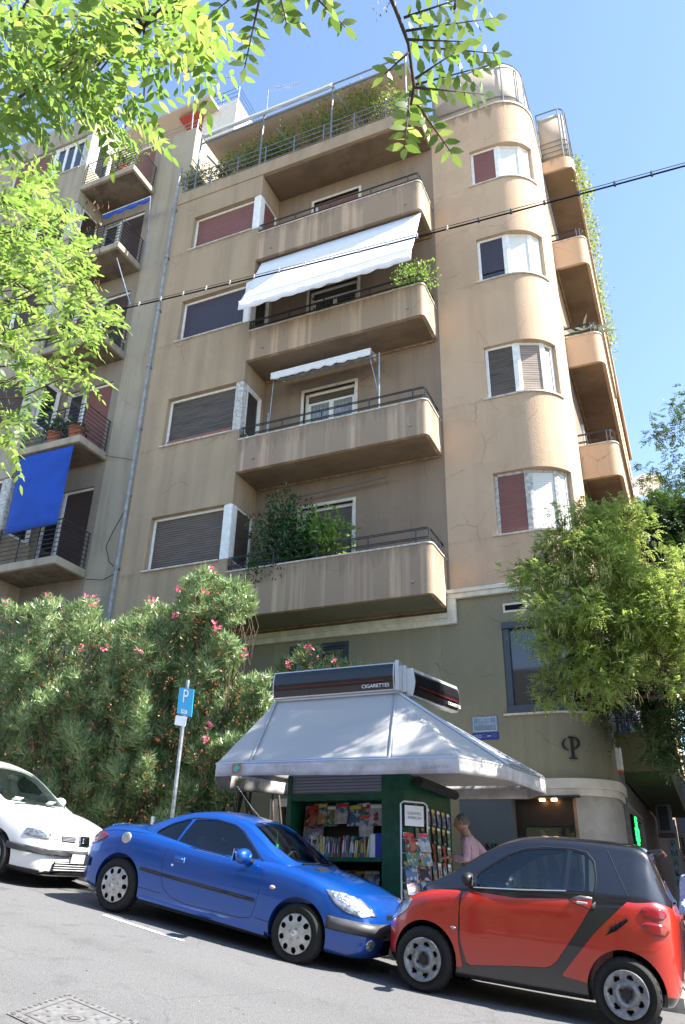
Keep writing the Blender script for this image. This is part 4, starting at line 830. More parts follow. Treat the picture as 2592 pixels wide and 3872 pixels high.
# manhole cover
def manhole():
    cs = [GX0 for GX0 in ()]; P_ = [(-4.52, 4.72), (-4.62, 5.42), (-3.86, 5.32), (-3.74, 4.6)]
    o = thing('manhole_cover', 'rectangular manhole cover set flush in the asphalt at the lower left', 'manhole cover', (-4.2, 5.0, gz(-4.2, 5)))
    def Q(u, v, dz): 
        a = Vector(P_[0]).lerp(Vector(P_[3]), u); b_ = Vector(P_[1]).lerp(Vector(P_[2]), u); p = a.lerp(b_, v); return Vector((p.x, p.y, gz(p.x, p.y)+dz))
    def cell(mb, u0, u1, v0, v1, dz): mb.add([Q(u0, v0, dz), Q(u1, v0, dz), Q(u1, v1, dz), Q(u0, v1, dz)], [(0, 1, 2, 3)])
    mb = MB(); cell(mb, 0, 1, 0, 1, .006); mb.build('frame', mat('cast_iron_dusty', (.15, .148, .15), .7, noise_amt=.3, nscale=18), o)
    mb = MB()
    for i in range(11):
        for e in ((.02, .06), (.94, .98)):
            cell(mb, .04+i*.085, .085+i*.085, e[0], e[1], .01); cell(mb, e[0], e[1], .04+i*.085, .085+i*.085, .01)
    for i in range(7):
        for j in range(7):
            if abs(i-3)+abs(j-3) > 2 and (i+j) % 2 == 0: cell(mb, .2+i*.09, .235+i*.09, .2+j*.09, .235+j*.09, .01)
    for q in ((.13, .87, .125, .14), (.13, .87, .86, .875), (.125, .14, .14, .86), (.86, .875, .14, .86)): cell(mb, *q, .01)
    c = Q(.5, .5, .012)
    for r0, r1 in ((.03, .045), (.075, .085)):
        for k in range(20):
            a0, a1 = 2*math.pi*k/20, 2*math.pi*(k+1)/20; mb.add([c+Vector((math.cos(a)*r, math.sin(a)*r, -.13*math.cos(a)*r)) for r, a in ((r0, a0), (r1, a0), (r1, a1), (r0, a1))], [(0, 1, 2, 3)])
    mb.build('pattern', mat('iron_slots', (.095, .09, .092), .8), o)
manhole()
# ================================================================ people
def skin_mesh(name, chains, mats, parent, sub=2, extra=None, smooth=True):
    """chains: list of (points, radii); the first point of a later chain is snapped on to an existing point"""
    vs, es, rs = [], [], []
    def find(p):
        for i, q in enumerate(vs):
            if (Vector(q)-Vector(p)).length < 1e-4: return i
        return None
    for pts, rr in chains:
        prev = None
        for p, r_ in zip(pts, rr):
            i = find(p)
            if i is None: vs.append(tuple(p)); rs.append(r_); i = len(vs)-1
            if prev is not None: es.append((prev, i))
            prev = i
    me = bpy.data.meshes.new(name); me.from_pydata(vs, es, []); o = bpy.data.objects.new(name, me); COL.objects.link(o)
    md = o.modifiers.new('Skin', 'SKIN'); md.use_smooth_shade = True; md.branch_smoothing = .6
    sk = me.skin_vertices[0].data if me.skin_vertices else None
    if sk is None:
        bm = bmesh.new(); bm.from_mesh(me); bm.verts.layers.skin.verify(); bm.to_mesh(me); bm.free(); sk = me.skin_vertices[0].data
    for i, r_ in enumerate(rs): sk[i].radius = r_ if isinstance(r_, tuple) else (r_, r_); sk[i].use_root = (i == 0)
    m2 = o.modifiers.new('Sub', 'SUBSURF'); m2.levels = m2.render_levels = sub
    dg = bpy.context.evaluated_depsgraph_get(); new = bpy.data.meshes.new_from_object(o.evaluated_get(dg)); bpy.data.objects.remove(o)
    if extra:                            # meshes joined into the same surface object
        bm = bmesh.new(); bm.from_mesh(new)
        tmp = bpy.data.meshes.new('t'); tmp.from_pydata([tuple(v) for v in extra.v], [], extra.f); bm.from_mesh(tmp); bmesh.ops.recalc_face_normals(bm, faces=bm.faces); bm.to_mesh(new); bm.free()
    new.materials.clear(); [new.materials.append(m) for m in (mats if isinstance(mats, list) else [mats])]
    new.polygons.foreach_set('use_smooth', [True]*len(new.polygons)); new.name = name
    o = bpy.data.objects.new(name, new); COL.objects.link(o); o.parent = parent; return o
M_skin = mat('skin', (.46, .25, .17), .5, noise_amt=.12); M_hairg = mat('grey_hair', (.14, .125, .11), .8, noise_amt=.4, nscale=40); M_hairb = mat('brown_hair', (.05, .03, .02), .7, noise_amt=.4, nscale=40)
def shirt_mat(name, c1, c2):
    m = bpy.data.materials.new(name); m.use_nodes = True; N = m.node_tree.nodes; L = m.node_tree.links; b = N['Principled BSDF']; b.inputs['Roughness'].default_value = .85
    tc = N.new('ShaderNodeTexCoord'); w_ = N.new('ShaderNodeTexWave'); w_.inputs['Scale'].default_value = 26; w_.bands_direction = 'X'; w_.inputs['Distortion'].default_value = 1.2; L.new(tc.outputs['Object'], w_.inputs['Vector'])
    L.new(mixc(N, L, w_.outputs['Fac'], c1, c2), b.inputs['Base Color'])
    n = N.new('ShaderNodeTexNoise'); n.inputs['Scale'].default_value = 7; n.inputs['Distortion'].default_value = 1.5; L.new(tc.outputs['Object'], n.inputs['Vector'])
    bp = N.new('ShaderNodeBump'); bp.inputs['Strength'].default_value = .8; bp.inputs['Distance'].default_value = .04; L.new(n.outputs['Fac'], bp.inputs['Height']); L.new(bp.outputs[0], b.inputs['Normal']); return m
def head(c, tilt=0.):
    """head, facing +Y, centre c, with brow, nose, mouth, chin and ears"""
    mb = MB(); rows = []
    for j in range(21):
        ph = math.pi*j/20; row = []
        for i in range(28):
            th = 2*math.pi*i/28; x = math.sin(ph)*math.sin(th); y = math.sin(ph)*math.cos(th); z = math.cos(ph)
            X = x*.076; Y = y*.098; Z = z*.118
            if z < 0: X *= 1+z*.28; Y = Y*(1+z*.16)+(.012*-z if y > 0 else 0)
            f = max(0, y)**3
            nose = math.exp(-((z+.12)/.2)**2)*math.exp(-(x/.17)**2)*f; brow = math.exp(-((z-.17)/.09)**2)*f; eye = math.exp(-((z-.02)/.08)**2)*math.exp(-((abs(x)-.36)/.13)**2)*max(0, y)
            lip = math.exp(-((z+.5)/.05)**2)*math.exp(-(x/.3)**2)*f; mouth = math.exp(-((z+.44)/.02)**2)*math.exp(-(x/.3)**2)*f
            Y += .03*nose+.006*brow-.011*eye+.007*lip-.004*mouth
            q = Vector((X, Y, Z)); q = Quaternion((1, 0, 0), tilt) @ q; row.append(Vector(c)+q)
        rows.append(row)
    mb.grid(rows, closeu=True)
    for s in (-1, 1):
        pts = [(s*.078, -.005+.022*math.cos(a), -.005+.033*math.sin(a)) for a in np.linspace(0, 2*math.pi, 10)[:-1]]
        mb.tube([Vector(c)+Quaternion((1, 0, 0), tilt) @ Vector(p) for p in pts], .008, 6, closed=True)
    return mb
def hand_chains(wrist, d, palmn, curl=.5, s=1):
    """palm and five unequal bent fingers leaving it"""
    w_ = Vector(wrist); d = Vector(d).normalized(); pn = Vector(palmn).normalized(); side = d.cross(pn).normalized()*s
    pc = w_+d*.05; ch = [([w_, pc], [(.024, .019), (.036, .018)])]
    for i, (off, ln) in enumerate(((-.03, .068), (-.01, .08), (.011, .075), (.03, .058))):
        k0 = w_+d*.088+side*off; pts = [pc, k0]; dirn = d.copy(); p = k0
        for seg in (.45, .3, .25):
            dirn = (dirn+pn*curl*.8).normalized(); p = p+dirn*ln*seg; pts.append(p)
        ch.append((pts, [(.036, .018), .0105, .0095, .0085, .0075]))
    t0 = w_+d*.025-side*.035; dirn = (d*.6-side*.8).normalized(); pts = [pc, t0, t0+dirn*.03, t0+dirn*.03+(d+pn*.4).normalized()*.028]
    ch.append((pts, [(.036, .018), .014, .011, .009])); return ch
def make_person(label, loc, rz, shirt, trousers, hair, armL, armR, lean=0.):
    """facing +Y in its own frame; armL / armR = (elbow, wrist, hand direction, palm normal)"""
    t = thing('person', label, 'person', loc, (0, 0, rz)); V = Vector
    pel, sp, ch_, nk = V((0, 0, .92)), V((0, lean*.3, 1.1)), V((0, lean*.8, 1.28)), V((0, lean*1.15, 1.41)); n2 = V((0, lean*1.35+.02, 1.48)); hd = V((0, lean*1.5+.045, 1.565))
    chains = [([pel, sp, ch_, nk, n2, hd+V((0, -.02, -.02))], [(.15, .1), (.135, .1), (.15, .105), (.075, .07), (.06, .06), (.055, .06)])]
    arms = []
    for s, (el, wr, hdn, pn) in ((1, armL), (-1, armR)):
        sh = ch_+V((s*.18, 0, .07)); el, wr = V(el), V(wr); arms.append((sh, el, wr))
        chains.append(([ch_, sh, sh.lerp(el, .5), el, el.lerp(wr, .35), wr], [(.15, .105), .055, .046, .038, .036, .026])); chains += hand_chains(wr, hdn, pn, .6, s)
    for s in (1, -1):
        hip, kn, an = V((s*.09, 0, .86)), V((s*.1, .02, .48)), V((s*.1, -.01, .08)); chains.append(([pel, hip, hip.lerp(kn, .5), kn, kn.lerp(an, .35), an, V((s*.11, .11, .035)), V((s*.11, .18, .03))], [(.15, .1), .085, .07, .055, .052, .036, .035, .025]))
    skin_mesh('body', chains, M_skin, t, 1, head(hd, -.12 if lean else 0))
    sc = [([pel+V((0, 0, -.1)), pel, sp, ch_, nk+V((0, 0, .02))], [(.175, .125), (.172, .125), (.165, .128), (.172, .125), (.08, .078)])]
    for sh, el, wr in arms: sc.append(([ch_, sh, sh.lerp(el, .5), el, el.lerp(wr, .45), el.lerp(wr, .86)], [(.172, .125), .072, .066, .058, .052, .046]))
    skin_mesh('shirt', sc, shirt, t, 2)
    tr = [([pel+V((0, 0, .05)), pel], [(.16, .115), (.16, .115)])]
    for s in (1, -1): hip, kn, an = V((s*.09, 0, .84)), V((s*.1, .02, .48)), V((s*.1, -.01, .1)); tr.append(([pel, hip, hip.lerp(kn, .5), kn, an], [(.16, .115), .098, .085, .075, .062]))
    skin_mesh('trousers', tr, trousers, t, 1)
    for s in (1, -1): mb = MB(); mb.obox((s*.11, .06, .035), (.05, 0, 0), (0, .14, 0), (0, 0, .035)); mb.build('shoe', mat('brown_leather', (.06, .035, .02), .5), t, smooth=True, local=True, sub=2)
    mb = MB(); rows = []
    for j in range(10):
        ph = math.pi*.56*j/9; rows.append([])
        for i in range(24):
            th = 2*math.pi*i/24; front = math.cos(th); p_ = min(ph, 1.0 if front > .45 else 9); rows[-1].append(hd+V((math.sin(p_)*math.sin(th)*.083, math.sin(p_)*math.cos(th)*.104-.008, math.cos(p_)*.127+.003*math.sin(i*5))))
    mb.grid(rows, closeu=True); mb.build('hair', hair, t, smooth=True, local=True)
    return t
M_pink = shirt_mat('pink_striped_shirt', (.40, .22, .26), (.46, .34, .37)); M_blueshirt = shirt_mat('light_blue_shirt', (.36, .44, .75), (.45, .52, .8))
M_trou = mat('dark_trousers', (.05, .05, .06), .8)
gp = gz0(-2.95)+.13
PM = make_person('grey haired man in a pink striped shirt browsing beside the right side of the kiosk', (-2.95, 11.15, gp), rad(90), M_pink, M_trou, M_hairg,
    armL=((.30, -.13, 1.12), (.24, .1, .98), (-.2, .9, -.3), (-1, 0, 0)), armR=((-.27, .02, 1.1), (-.2, .25, 1.12), (0, 1, .1), (0, 0, -1)), lean=.07)
# PM faces -X: its left arm is on the camera side
gp2 = gz0(-.3)+.0
make_person('person in a light blue shirt at the right edge, behind the red car', (-.22, 11.9, gp2-.02), rad(150), M_blueshirt, M_trou, M_hairb,
    armL=((.28, -.1, 1.12), (.27, .06, .88), (0, .2, -1), (-1, 0, 0)), armR=((-.27, -.12, 1.12), (-.29, .0, .86), (0, .2, -1), (1, 0, 0)))
# ================================================================ cars
def pchip(xk, yk, x):
    xk = np.asarray(xk, float); yk = np.asarray(yk, float); h = np.diff(xk); d = np.diff(yk)/h; m = np.zeros(len(xk))
    for i in range(1, len(xk)-1):
        if d[i-1]*d[i] > 0: w1, w2 = 2*h[i]+h[i-1], h[i]+2*h[i-1]; m[i] = (w1+w2)/(w1/d[i-1]+w2/d[i])
    m[0], m[-1] = d[0], d[-1]; x = np.clip(x, xk[0], xk[-1]); i = np.clip(np.searchsorted(xk, x)-1, 0, len(h)-1); t = (x-xk[i])/h[i]
    return (2*t**3-3*t**2+1)*yk[i]+(t**3-2*t**2+t)*h[i]*m[i]+(-2*t**3+3*t**2)*yk[i+1]+(t**3-t**2)*h[i]*m[i+1]
def crom(pts, n):
    out = []; P = [pts[0]]+list(pts)+[pts[-1]]
    for i in range(1, len(P)-2):
        p0, p1, p2, p3 = map(np.array, (P[i-1], P[i], P[i+1], P[i+2]))
        for k in range(n):
            t = k/n; out.append(.5*((2*p1)+(-p0+p2)*t+(2*p0-5*p1+4*p2-p3)*t*t+(-p0+3*p1-3*p2+p3)*t**3))
    out.append(np.array(pts[-1], float)); return out
def loft(T, kind, infl=0., nx=90, nr=5):
    """T: dict of rails over T['x']; returns MB of a closed, mirrored shell"""
    x0, x1 = T['x'][0], T['x'][-1]; u = np.linspace(0, 1, nx); xs = x0+(x1-x0)*(.5-.5*np.cos(math.pi*u))*.55+(x1-x0)*u*.45
    rows = []
    for x in xs:
        g = {k: float(pchip(T['x'], T[k], x)) for k in T if k not in ('x', 'xe')}
        xx = x+infl*(1 if x > (x0+x1)/2 else -1)*(abs((x-(x0+x1)/2)/((x1-x0)/2))**8)
        if kind == 'body':
            w_, zb, zs, zc = g['w']+infl, g['zb']-infl*.5, g['zs']+infl*.7, g['zc']+infl
            zm = zb+(zs-zb)*.52; bulge = g.get('bl', 0)
            c = [(0, zb), (.62*w_, zb), (.9*w_, zb+.025), (.975*w_, zb+.12), (w_+bulge, zm), (.985*w_, zs-(zs-zm)*.35), (.93*w_, zs), (.78*w_, zs+(zc-zs)*.55), (.4*w_, zs+(zc-zs)*.92), (0, zc)]
        else:
            wb, wr, zl, zr, zc = g['wb']+infl, g['wr']+infl, g['zl'], g['zr']+infl*.6, g['zc']+infl
            c = [(0, zl-.12), (wb*.9, zl-.12), (wb, zl-.04), (wb*.62+wr*.38+.008, zl+(zr-zl)*.4), (wr*.8+wb*.2+.008, zr-(zr-zl)*.2), (wr, zr), (wr*.86, zr+(zc-zr)*.45), (wr*.5, zr+(zc-zr)*.85), (0, zc)]
        h = crom(c, nr); ring_ = [(xx, y, z) for y, z in h]+[(xx, -y, z) for y, z in h[-2:0:-1]]; rows.append(ring_)
    mb = MB(); mb.grid(rows, closeu=True); n = len(rows[0])
    for r_, rev in ((0, 1), (len(rows)-1, 0)):
        c = np.mean(np.array(rows[r_]), axis=0); ci = len(mb.v); mb.v.append(tuple(c)); b_ = r_*n
        for k in range(n): mb.f.append((b_+k, b_+(k+1) % n, ci)); mb.fm.append(0)
    return mb
def tmpobj(mb, idx=0, nm=2):
    me = bpy.data.meshes.new('tmp'); me.from_pydata(mb.v, [], mb.f)
    for i in range(nm): me.materials.append(M_black)
    bm = bmesh.new(); bm.from_mesh(me); bmesh.ops.recalc_face_normals(bm, faces=bm.faces)
    for f in bm.faces: f.material_index = idx
    bm.to_mesh(me); bm.free(); o = bpy.data.objects.new('tmp', me); COL.objects.link(o); return o
def boolean(mesh, cutters, op='DIFFERENCE'):
    """mesh: bpy mesh; cutters: list of MB; returns new mesh (material 0 = original skin, 1 = cut)"""
    o = bpy.data.objects.new('tmp', mesh); COL.objects.link(o); cs = []
    for c in cutters:
        co = tmpobj(c, 1); cs.append(co); md = o.modifiers.new('b', 'BOOLEAN'); md.operation = op; md.solver = 'EXACT'; md.object = co
    dg = bpy.context.evaluated_depsgraph_get(); new = bpy.data.meshes.new_from_object(o.evaluated_get(dg))
    bpy.data.objects.remove(o); [bpy.data.objects.remove(c) for c in cs]; return new
def mesh_of(mb):
    o = tmpobj(mb, 0); me = o.data; bpy.data.objects.remove(o); return me
def finish(me, name, mats, parent, smooth=True, keep0=False, solid=0., ang=28):
    if keep0:
        bm = bmesh.new(); bm.from_mesh(me); bmesh.ops.delete(bm, geom=[f for f in bm.faces if f.material_index == 1], context='FACES'); bm.to_mesh(me); bm.free()
    me.materials.clear(); [me.materials.append(m) for m in (mats if isinstance(mats, list) else [mats, mats])]
    me.polygons.foreach_set('use_smooth', [True]*len(me.polygons)); me.set_sharp_from_angle(angle=rad(ang)); me.name = name
    o = bpy.data.objects.new(name, me); COL.objects.link(o); o.parent = parent
    if solid: md = o.modifiers.new('s', 'SOLIDIFY'); md.thickness = solid; md.offset = 0
    return o
def prismY(poly, y0, y1): mb = MB(); mb.prism(poly, y0, y1, axis='y'); return mb
def prismX(poly, x0, x1): mb = MB(); mb.prism(poly, x0, x1, axis='x'); return mb      # poly in (y, z)
def prismZ(poly, z0, z1): mb = MB(); mb.prism(poly, z0, z1, axis='z'); return mb
def bez(poly, r=.03, n=3):               # round the corners of a polygon
    out = []; m = len(poly)
    for i in range(m):
        a, p, b_ = Vector(poly[i-1]), Vector(poly[i]), Vector(poly[(i+1) % m]); d1 = min(r, (a-p).length*.45); d2 = min(r, (b_-p).length*.45)
        q0 = p+(a-p).normalized()*d1; q1 = p+(b_-p).normalized()*d2
        for k in range(n+1): t = k/n; out.append(tuple(q0*(1-t)**2+p*2*t*(1-t)+q1*t*t))
    return out
def car_glass():
    m = bpy.data.materials.new('car_glass'); m.use_nodes = True; N = m.node_tree.nodes; L = m.node_tree.links; N.remove(N['Principled BSDF'])
    t = N.new('ShaderNodeBsdfTransparent'); t.inputs[0].default_value = (.60, .68, .64, 1); g = N.new('ShaderNodeBsdfGlossy'); g.inputs['Roughness'].default_value = .015; g.inputs[0].default_value = (.9, .95, 1, 1)
    f = N.new('ShaderNodeFresnel'); f.inputs[0].default_value = 1.6; a = math_node(N, L, 'ADD', f.outputs[0], .015); mx = N.new('ShaderNodeMixShader'); L.new(a, mx.inputs[0]); L.new(t.outputs[0], mx.inputs[1]); L.new(g.outputs[0], mx.inputs[2]); L.new(mx.outputs[0], N['Material Output'].inputs[0]); return m
M_cg = car_glass()
def paint(name, col, metal=.0, rough=.32, flake=0., dirt=.12):
    m = bpy.data.materials.new(name); m.use_nodes = True; N = m.node_tree.nodes; L = m.node_tree.links; b = N['Principled BSDF']
    tc = N.new('ShaderNodeTexCoord'); n = N.new('ShaderNodeTexNoise'); n.inputs['Scale'].default_value = 2.2; n.inputs['Detail'].default_value = 8; n.inputs['Roughness'].default_value = .7; L.new(tc.outputs['Object'], n.inputs['Vector'])
    n2 = N.new('ShaderNodeTexNoise'); n2.inputs['Scale'].default_value = 40; n2.inputs['Detail'].default_value = 4; L.new(tc.outputs['Object'], n2.inputs['Vector'])
    sx = N.new('ShaderNodeSeparateXYZ'); L.new(tc.outputs['Object'], sx.inputs[0]); low = N.new('ShaderNodeMapRange'); low.inputs['From Min'].default_value = .5; low.inputs['From Max'].default_value = .12; L.new(sx.outputs['Z'], low.inputs['Value'])
    f = math_node(N, L, 'ADD', math_node(N, L, 'MULTIPLY', n2.outputs['Fac'], dirt), math_node(N, L, 'MULTIPLY', math_node(N, L, 'MULTIPLY', low.outputs[0], n.outputs['Fac']), .35))
    L.new(mixc(N, L, f, col, (.16, .13, .11)), b.inputs['Base Color'])
    b.inputs['Metallic'].default_value = metal; b.inputs['Roughness'].default_value = rough; b.inputs['Coat Weight'].default_value = 1; b.inputs['Coat IOR'].default_value = 1.5
    r = N.new('ShaderNodeMapRange'); r.inputs['To Min'].default_value = .02; r.inputs['To Max'].default_value = .09; L.new(n.outputs['Fac'], r.inputs['Value']); L.new(r.outputs[0], b.inputs['Coat Roughness']); return m
M_tyre = mat('tyre_rubber', (.012, .0115, .0115), .8, noise_amt=.3, nscale=12, bump=.3, bscale=90); M_plast = mat('black_plastic', (.014, .014, .015), .5, noise_amt=.3, nscale=15); M_seam = mat('seam_shadow', (.008, .008, .01), .7)
M_bump = mat('grey_bumper_plastic', (.06, .06, .065), .45, noise_amt=.3); M_chrome = mat('chrome', (.75, .76, .78), .12, metal=1); M_under = mat('underbody', (.02, .019, .018), .9)
M_lamp = mat('headlamp_reflector', (.42, .45, .5), .12, metal=.75, coat=1, bump=.8, bscale=26, noise_amt=.5, nscale=16); M_red = mat('tail_lamp_red', (.22, .004, .008), .12, coat=1); M_orange = mat('indicator_lens', (.6, .35, .28), .15, coat=1); M_plate = mat('number_plate_blank', (.75, .76, .76), .4)
M_seat = mat('seat_fabric', (.05, .065, .11), .9); M_dash = mat('dashboard', (.04, .042, .048), .7)
M_hub = mat('wheel_cover_silver', (.50, .49, .47), .38, metal=.55, noise_amt=.25, nscale=14); M_hub2 = mat('steel_rim_grey', (.26, .265, .28), .42, metal=.5, noise_amt=.35, nscale=20)
def wheel(car, x, y, r, style, side, rim_r, width=.18, steer=0., turn=0.):
    """side = -1 faces -y; built about its own centre"""
    W = bpy.data.objects.new('wheel', None); 
    s = side; prof = [(rim_r-.006, .0), (rim_r+.006, .012), (rim_r+.02, .006), (r-.035, -.004), (r-.014, .012), (r-.004, .028), (r, .05), (r, width-.05), (r-.01, width-.02), (rim_r, width)]
    mb = MB(); mb.lathe([(a, y_*(-s)) for a, y_ in prof], (0, 0, 0), 'y', 56); tm = mb
    # the tyre is the wheel's own mesh; rim and trim are its pieces
    o = tm.build('wheel', M_tyre, car, smooth='auto', local=True); o.location = (x, y, r); o.rotation_euler = (0, turn, steer)
    tr = MB()
    for k in range(56):
        if k % 2: continue
        a = 2*math.pi*k/56; d = Vector((math.cos(a), 0, math.sin(a))); tr.obox(d*(r-.001)+Vector((0, -s*width/2, 0)), d*.003, Vector((0, width*.36, 0)), Vector((-d.z, 0, d.x))*.011)
    tr.build('tread', M_tyre, o, local=True)
    bk = MB(); bk.lathe([(0, -s*.06), (rim_r*.4, -s*.06), (rim_r*.96, -s*.075), (rim_r, -s*.004)], (0, 0, 0), 'y', 40); bk.build('rim', mat('dark_rim_well', (.012, .012, .013), .7), o, smooth=True, local=True)
    NA, NRr = 144, 22; mb = MB(); grid_ = {}
    R0 = rim_r*.985
    def hgt(t): return {'cover9': .018-.020*t**3+.012*math.exp(-(t/.18)**2), 'steel7': -.012+(.03 if t > .86 else 0)+.022*math.exp(-((t-.45)/.1)**2)-.02*math.exp(-(t/.2)**2)}[style]
    def hole(t, a):
        if style == 'cover9':
            k = (a/(2*math.pi)*9) % 1-.5; rr = t; return ((k*2*math.pi/9*rr)/.145)**2+((rr-.79)/.165)**2 < 1
        k = (a/(2*math.pi)*7) % 1-.5; return ((k*2*math.pi/7*t)/.16)**2+((t-.71)/.095)**2 < 1
    for j in range(NRr+1):
        t = j/NRr
        for i in range(NA): a = 2*math.pi*i/NA; mb.v.append((math.cos(a)*t*R0, s*hgt(t)+s*.0, math.sin(a)*t*R0))
    for j in range(NRr):
        for i in range(NA):
            if hole((j+.5)/NRr, 2*math.pi*(i+.5)/NA): continue
            i2 = (i+1) % NA; mb.f.append((j*NA+i, j*NA+i2, (j+1)*NA+i2, (j+1)*NA+i)); mb.fm.append(0)
    mb.build('hubcap', M_hub if style == 'cover9' else M_hub2, o, smooth=True, local=True, solid=.007)
    nb = 4 if style == 'cover9' else 3; bo = MB()
    for k in range(nb): a = 2*math.pi*(k+.0)/nb+.0; rr = R0*.27; c_ = Vector((math.cos(a)*rr, s*.014 if style == 'cover9' else s*.004, math.sin(a)*rr)); bo.lathe([(.013, 0), (.013, s*.006), (.009, s*.006), (.008, -s*.004), (0, -s*.004)], c_, 'y', 12)
    bo.build('wheel_bolts', M_dark if style == 'cover9' else M_plast, o, smooth='auto', local=True)
    ce = MB(); ce.lathe([(0, s*.034 if style == 'cover9' else s*.0), (R0*.1, s*.032 if style == 'cover9' else s*.002)] if style == 'cover9' else [(0, s*.002), (R0*.24, s*.004), (R0*.26, -s*.01)], (0, 0, 0), 'y', 24 if style == 'cover9' else 6); ce.build('hub_centre', M_chrome if style == 'cover9' else M_plast, o, smooth='auto', local=True)
    return o
def build_car(name, label, loc, rot, TB, TG, belt, paint_m, roof_m, wins, plan_wins, wheels, arch_r, panels=(), skins=(), seams=(), body_cut=None, tub=True, xwins=(), wells=.5):
    car = thing(name, label, 'car', loc, rot)
    arches = []
    for wx, wr in wheels:
        for s in (-1, 1):
            mb = MB(); pts = [(wx+arch_r*math.cos(a), wr+.01+arch_r*math.sin(a)) for a in np.linspace(0, 2*math.pi, 48)[:-1]]; mb.prism(pts, s*wells, s*1.2, axis='y'); arches.append(mb)
    body = mesh_of(loft(TB, 'body')); cut = list(arches)
    if tub: mb = MB(); mb.prism(tub, .32, 1.6, axis='z'); cut.append(mb)
    b1 = boolean(body.copy(), cut); finish(b1, 'body', [paint_m, M_under], car)
    Gi = loft({k: ([v_-.035 for v_ in TG[k]] if k in ('wb', 'wr', 'zr', 'zc') else ([v_-.1 for v_ in TG[k]] if k == 'zl' else TG[k])) for k in TG}, 'green')
    gh = mesh_of(loft(TG, 'green', nx=80)); cutters = [Gi]+[prismY(bez(w_), -1.2, 1.2) for w_ in wins]+[prismZ(bez(w_, .05), z0, 1.7) for w_, z0 in plan_wins]+[prismX(bez(p, .05), *rg_) for p, rg_ in xwins]
    g1 = boolean(gh.copy(), cutters); finish(g1, 'roof', [roof_m, M_plast], car)
    glass = lambda: mesh_of(loft(TG, 'green', infl=-.006, nx=80))
    for w_ in wins:
        for s in (-1, 1): finish(boolean(glass(), [prismY(bez(w_), s*.25, s*1.2)], 'INTERSECT'), 'side_window', M_cg, car, keep0=True)
    for i, (w_, z0) in enumerate(plan_wins): finish(boolean(glass(), [prismZ(bez(w_, .05), z0, 1.7)], 'INTERSECT'), 'windscreen' if i == 0 else 'rear_window', M_cg, car, keep0=True)
    for p, rg_ in xwins: finish(boolean(glass(), [prismX(bez(p, .05), *rg_)], 'INTERSECT'), 'rear_window', M_cg, car, keep0=True)
    for nm, prisms, mt, infl, src in panels:
        m0 = mesh_of(loft(TB if src == 'b' else TG, 'body' if src == 'b' else 'green', infl=infl)); m0 = boolean(m0, [prisms], 'INTERSECT')
        if src == 'b': m0 = boolean(m0, arches)
        finish(m0, nm, [mt, mt], car)
    for nm, prisms, mt, infl, src in skins:
        m0 = boolean(mesh_of(loft(TB if src == 'b' else TG, 'body' if src == 'b' else 'green', infl=infl)), [prisms], 'INTERSECT')
        for e_ in (.0013, .0031, -.0021):
            if not len(m0.polygons): prisms.v = [(a+e_*.7, b_, c+e_) for a, b_, c in prisms.v]; m0 = boolean(mesh_of(loft(TB if src == 'b' else TG, 'body' if src == 'b' else 'green', infl=infl+e_)), [prisms], 'INTERSECT')
        finish(m0, nm, mt, car, keep0=True, solid=.003)
    # surfaces for laying lines
    trees = {}
    for k, T_, kd in (('b', TB, 'body'), ('g', TG, 'green')):
        mb = loft(T_, kd); trees[k] = BVHTree.FromPolygons([Vector(v) for v in mb.v], mb.f)
    def on(k, x, z, s=-1, off=0.):
        h = trees[k].ray_cast(Vector((x, s*1.5, z)), Vector((0, -s, 0))); 
        return (h[0]+Vector((0, s*off, 0))) if h[0] else Vector((x, s*.7, z))
    def line(k, pts, r, off=0., closed=False, dens=.05):
        out = []; pp = list(pts)+([pts[0]] if closed else [])
        for i in range(len(pp)-1):
            a, b_ = Vector(pp[i]), Vector(pp[i+1]); n = max(1, int((b_-a).length/dens))
            for q in range(n): out.append(a.lerp(b_, q/n))
        if not closed: out.append(Vector(pp[-1]))
        return [[on(k, p.x, p.y, s, off) for p in out] for s in (-1, 1)]
    for nm, k, pts, r, off, mt, closed in seams:
        for L_ in line(k, pts, r, off, closed): mb = MB(); mb.tube(L_, r, 5 if r < .008 else 8, closed=closed); mb.build(nm, mt, car, smooth='auto', local=True)
    return car, on, line
def seats(car, xs, y, z, h=.62):
    for x in xs:
        for s in (-1, 1):
            mb = MB(); mb.obox((x, s*y, z), (.24, 0, .02), (0, .22, 0), (0, 0, .09)); mb.obox((x-.25, s*y, z+h*.5), Vector((.06, 0, .02)), (0, .22, 0), Vector((-.09, 0, h*.42))); mb.obox((x-.36, s*y, z+h*1.05), Vector((.04, 0, .01)), (0, .12, 0), Vector((-.02, 0, .09)))
            mb.build('seat', M_seat, car, smooth=True, local=True, bevel=.04)
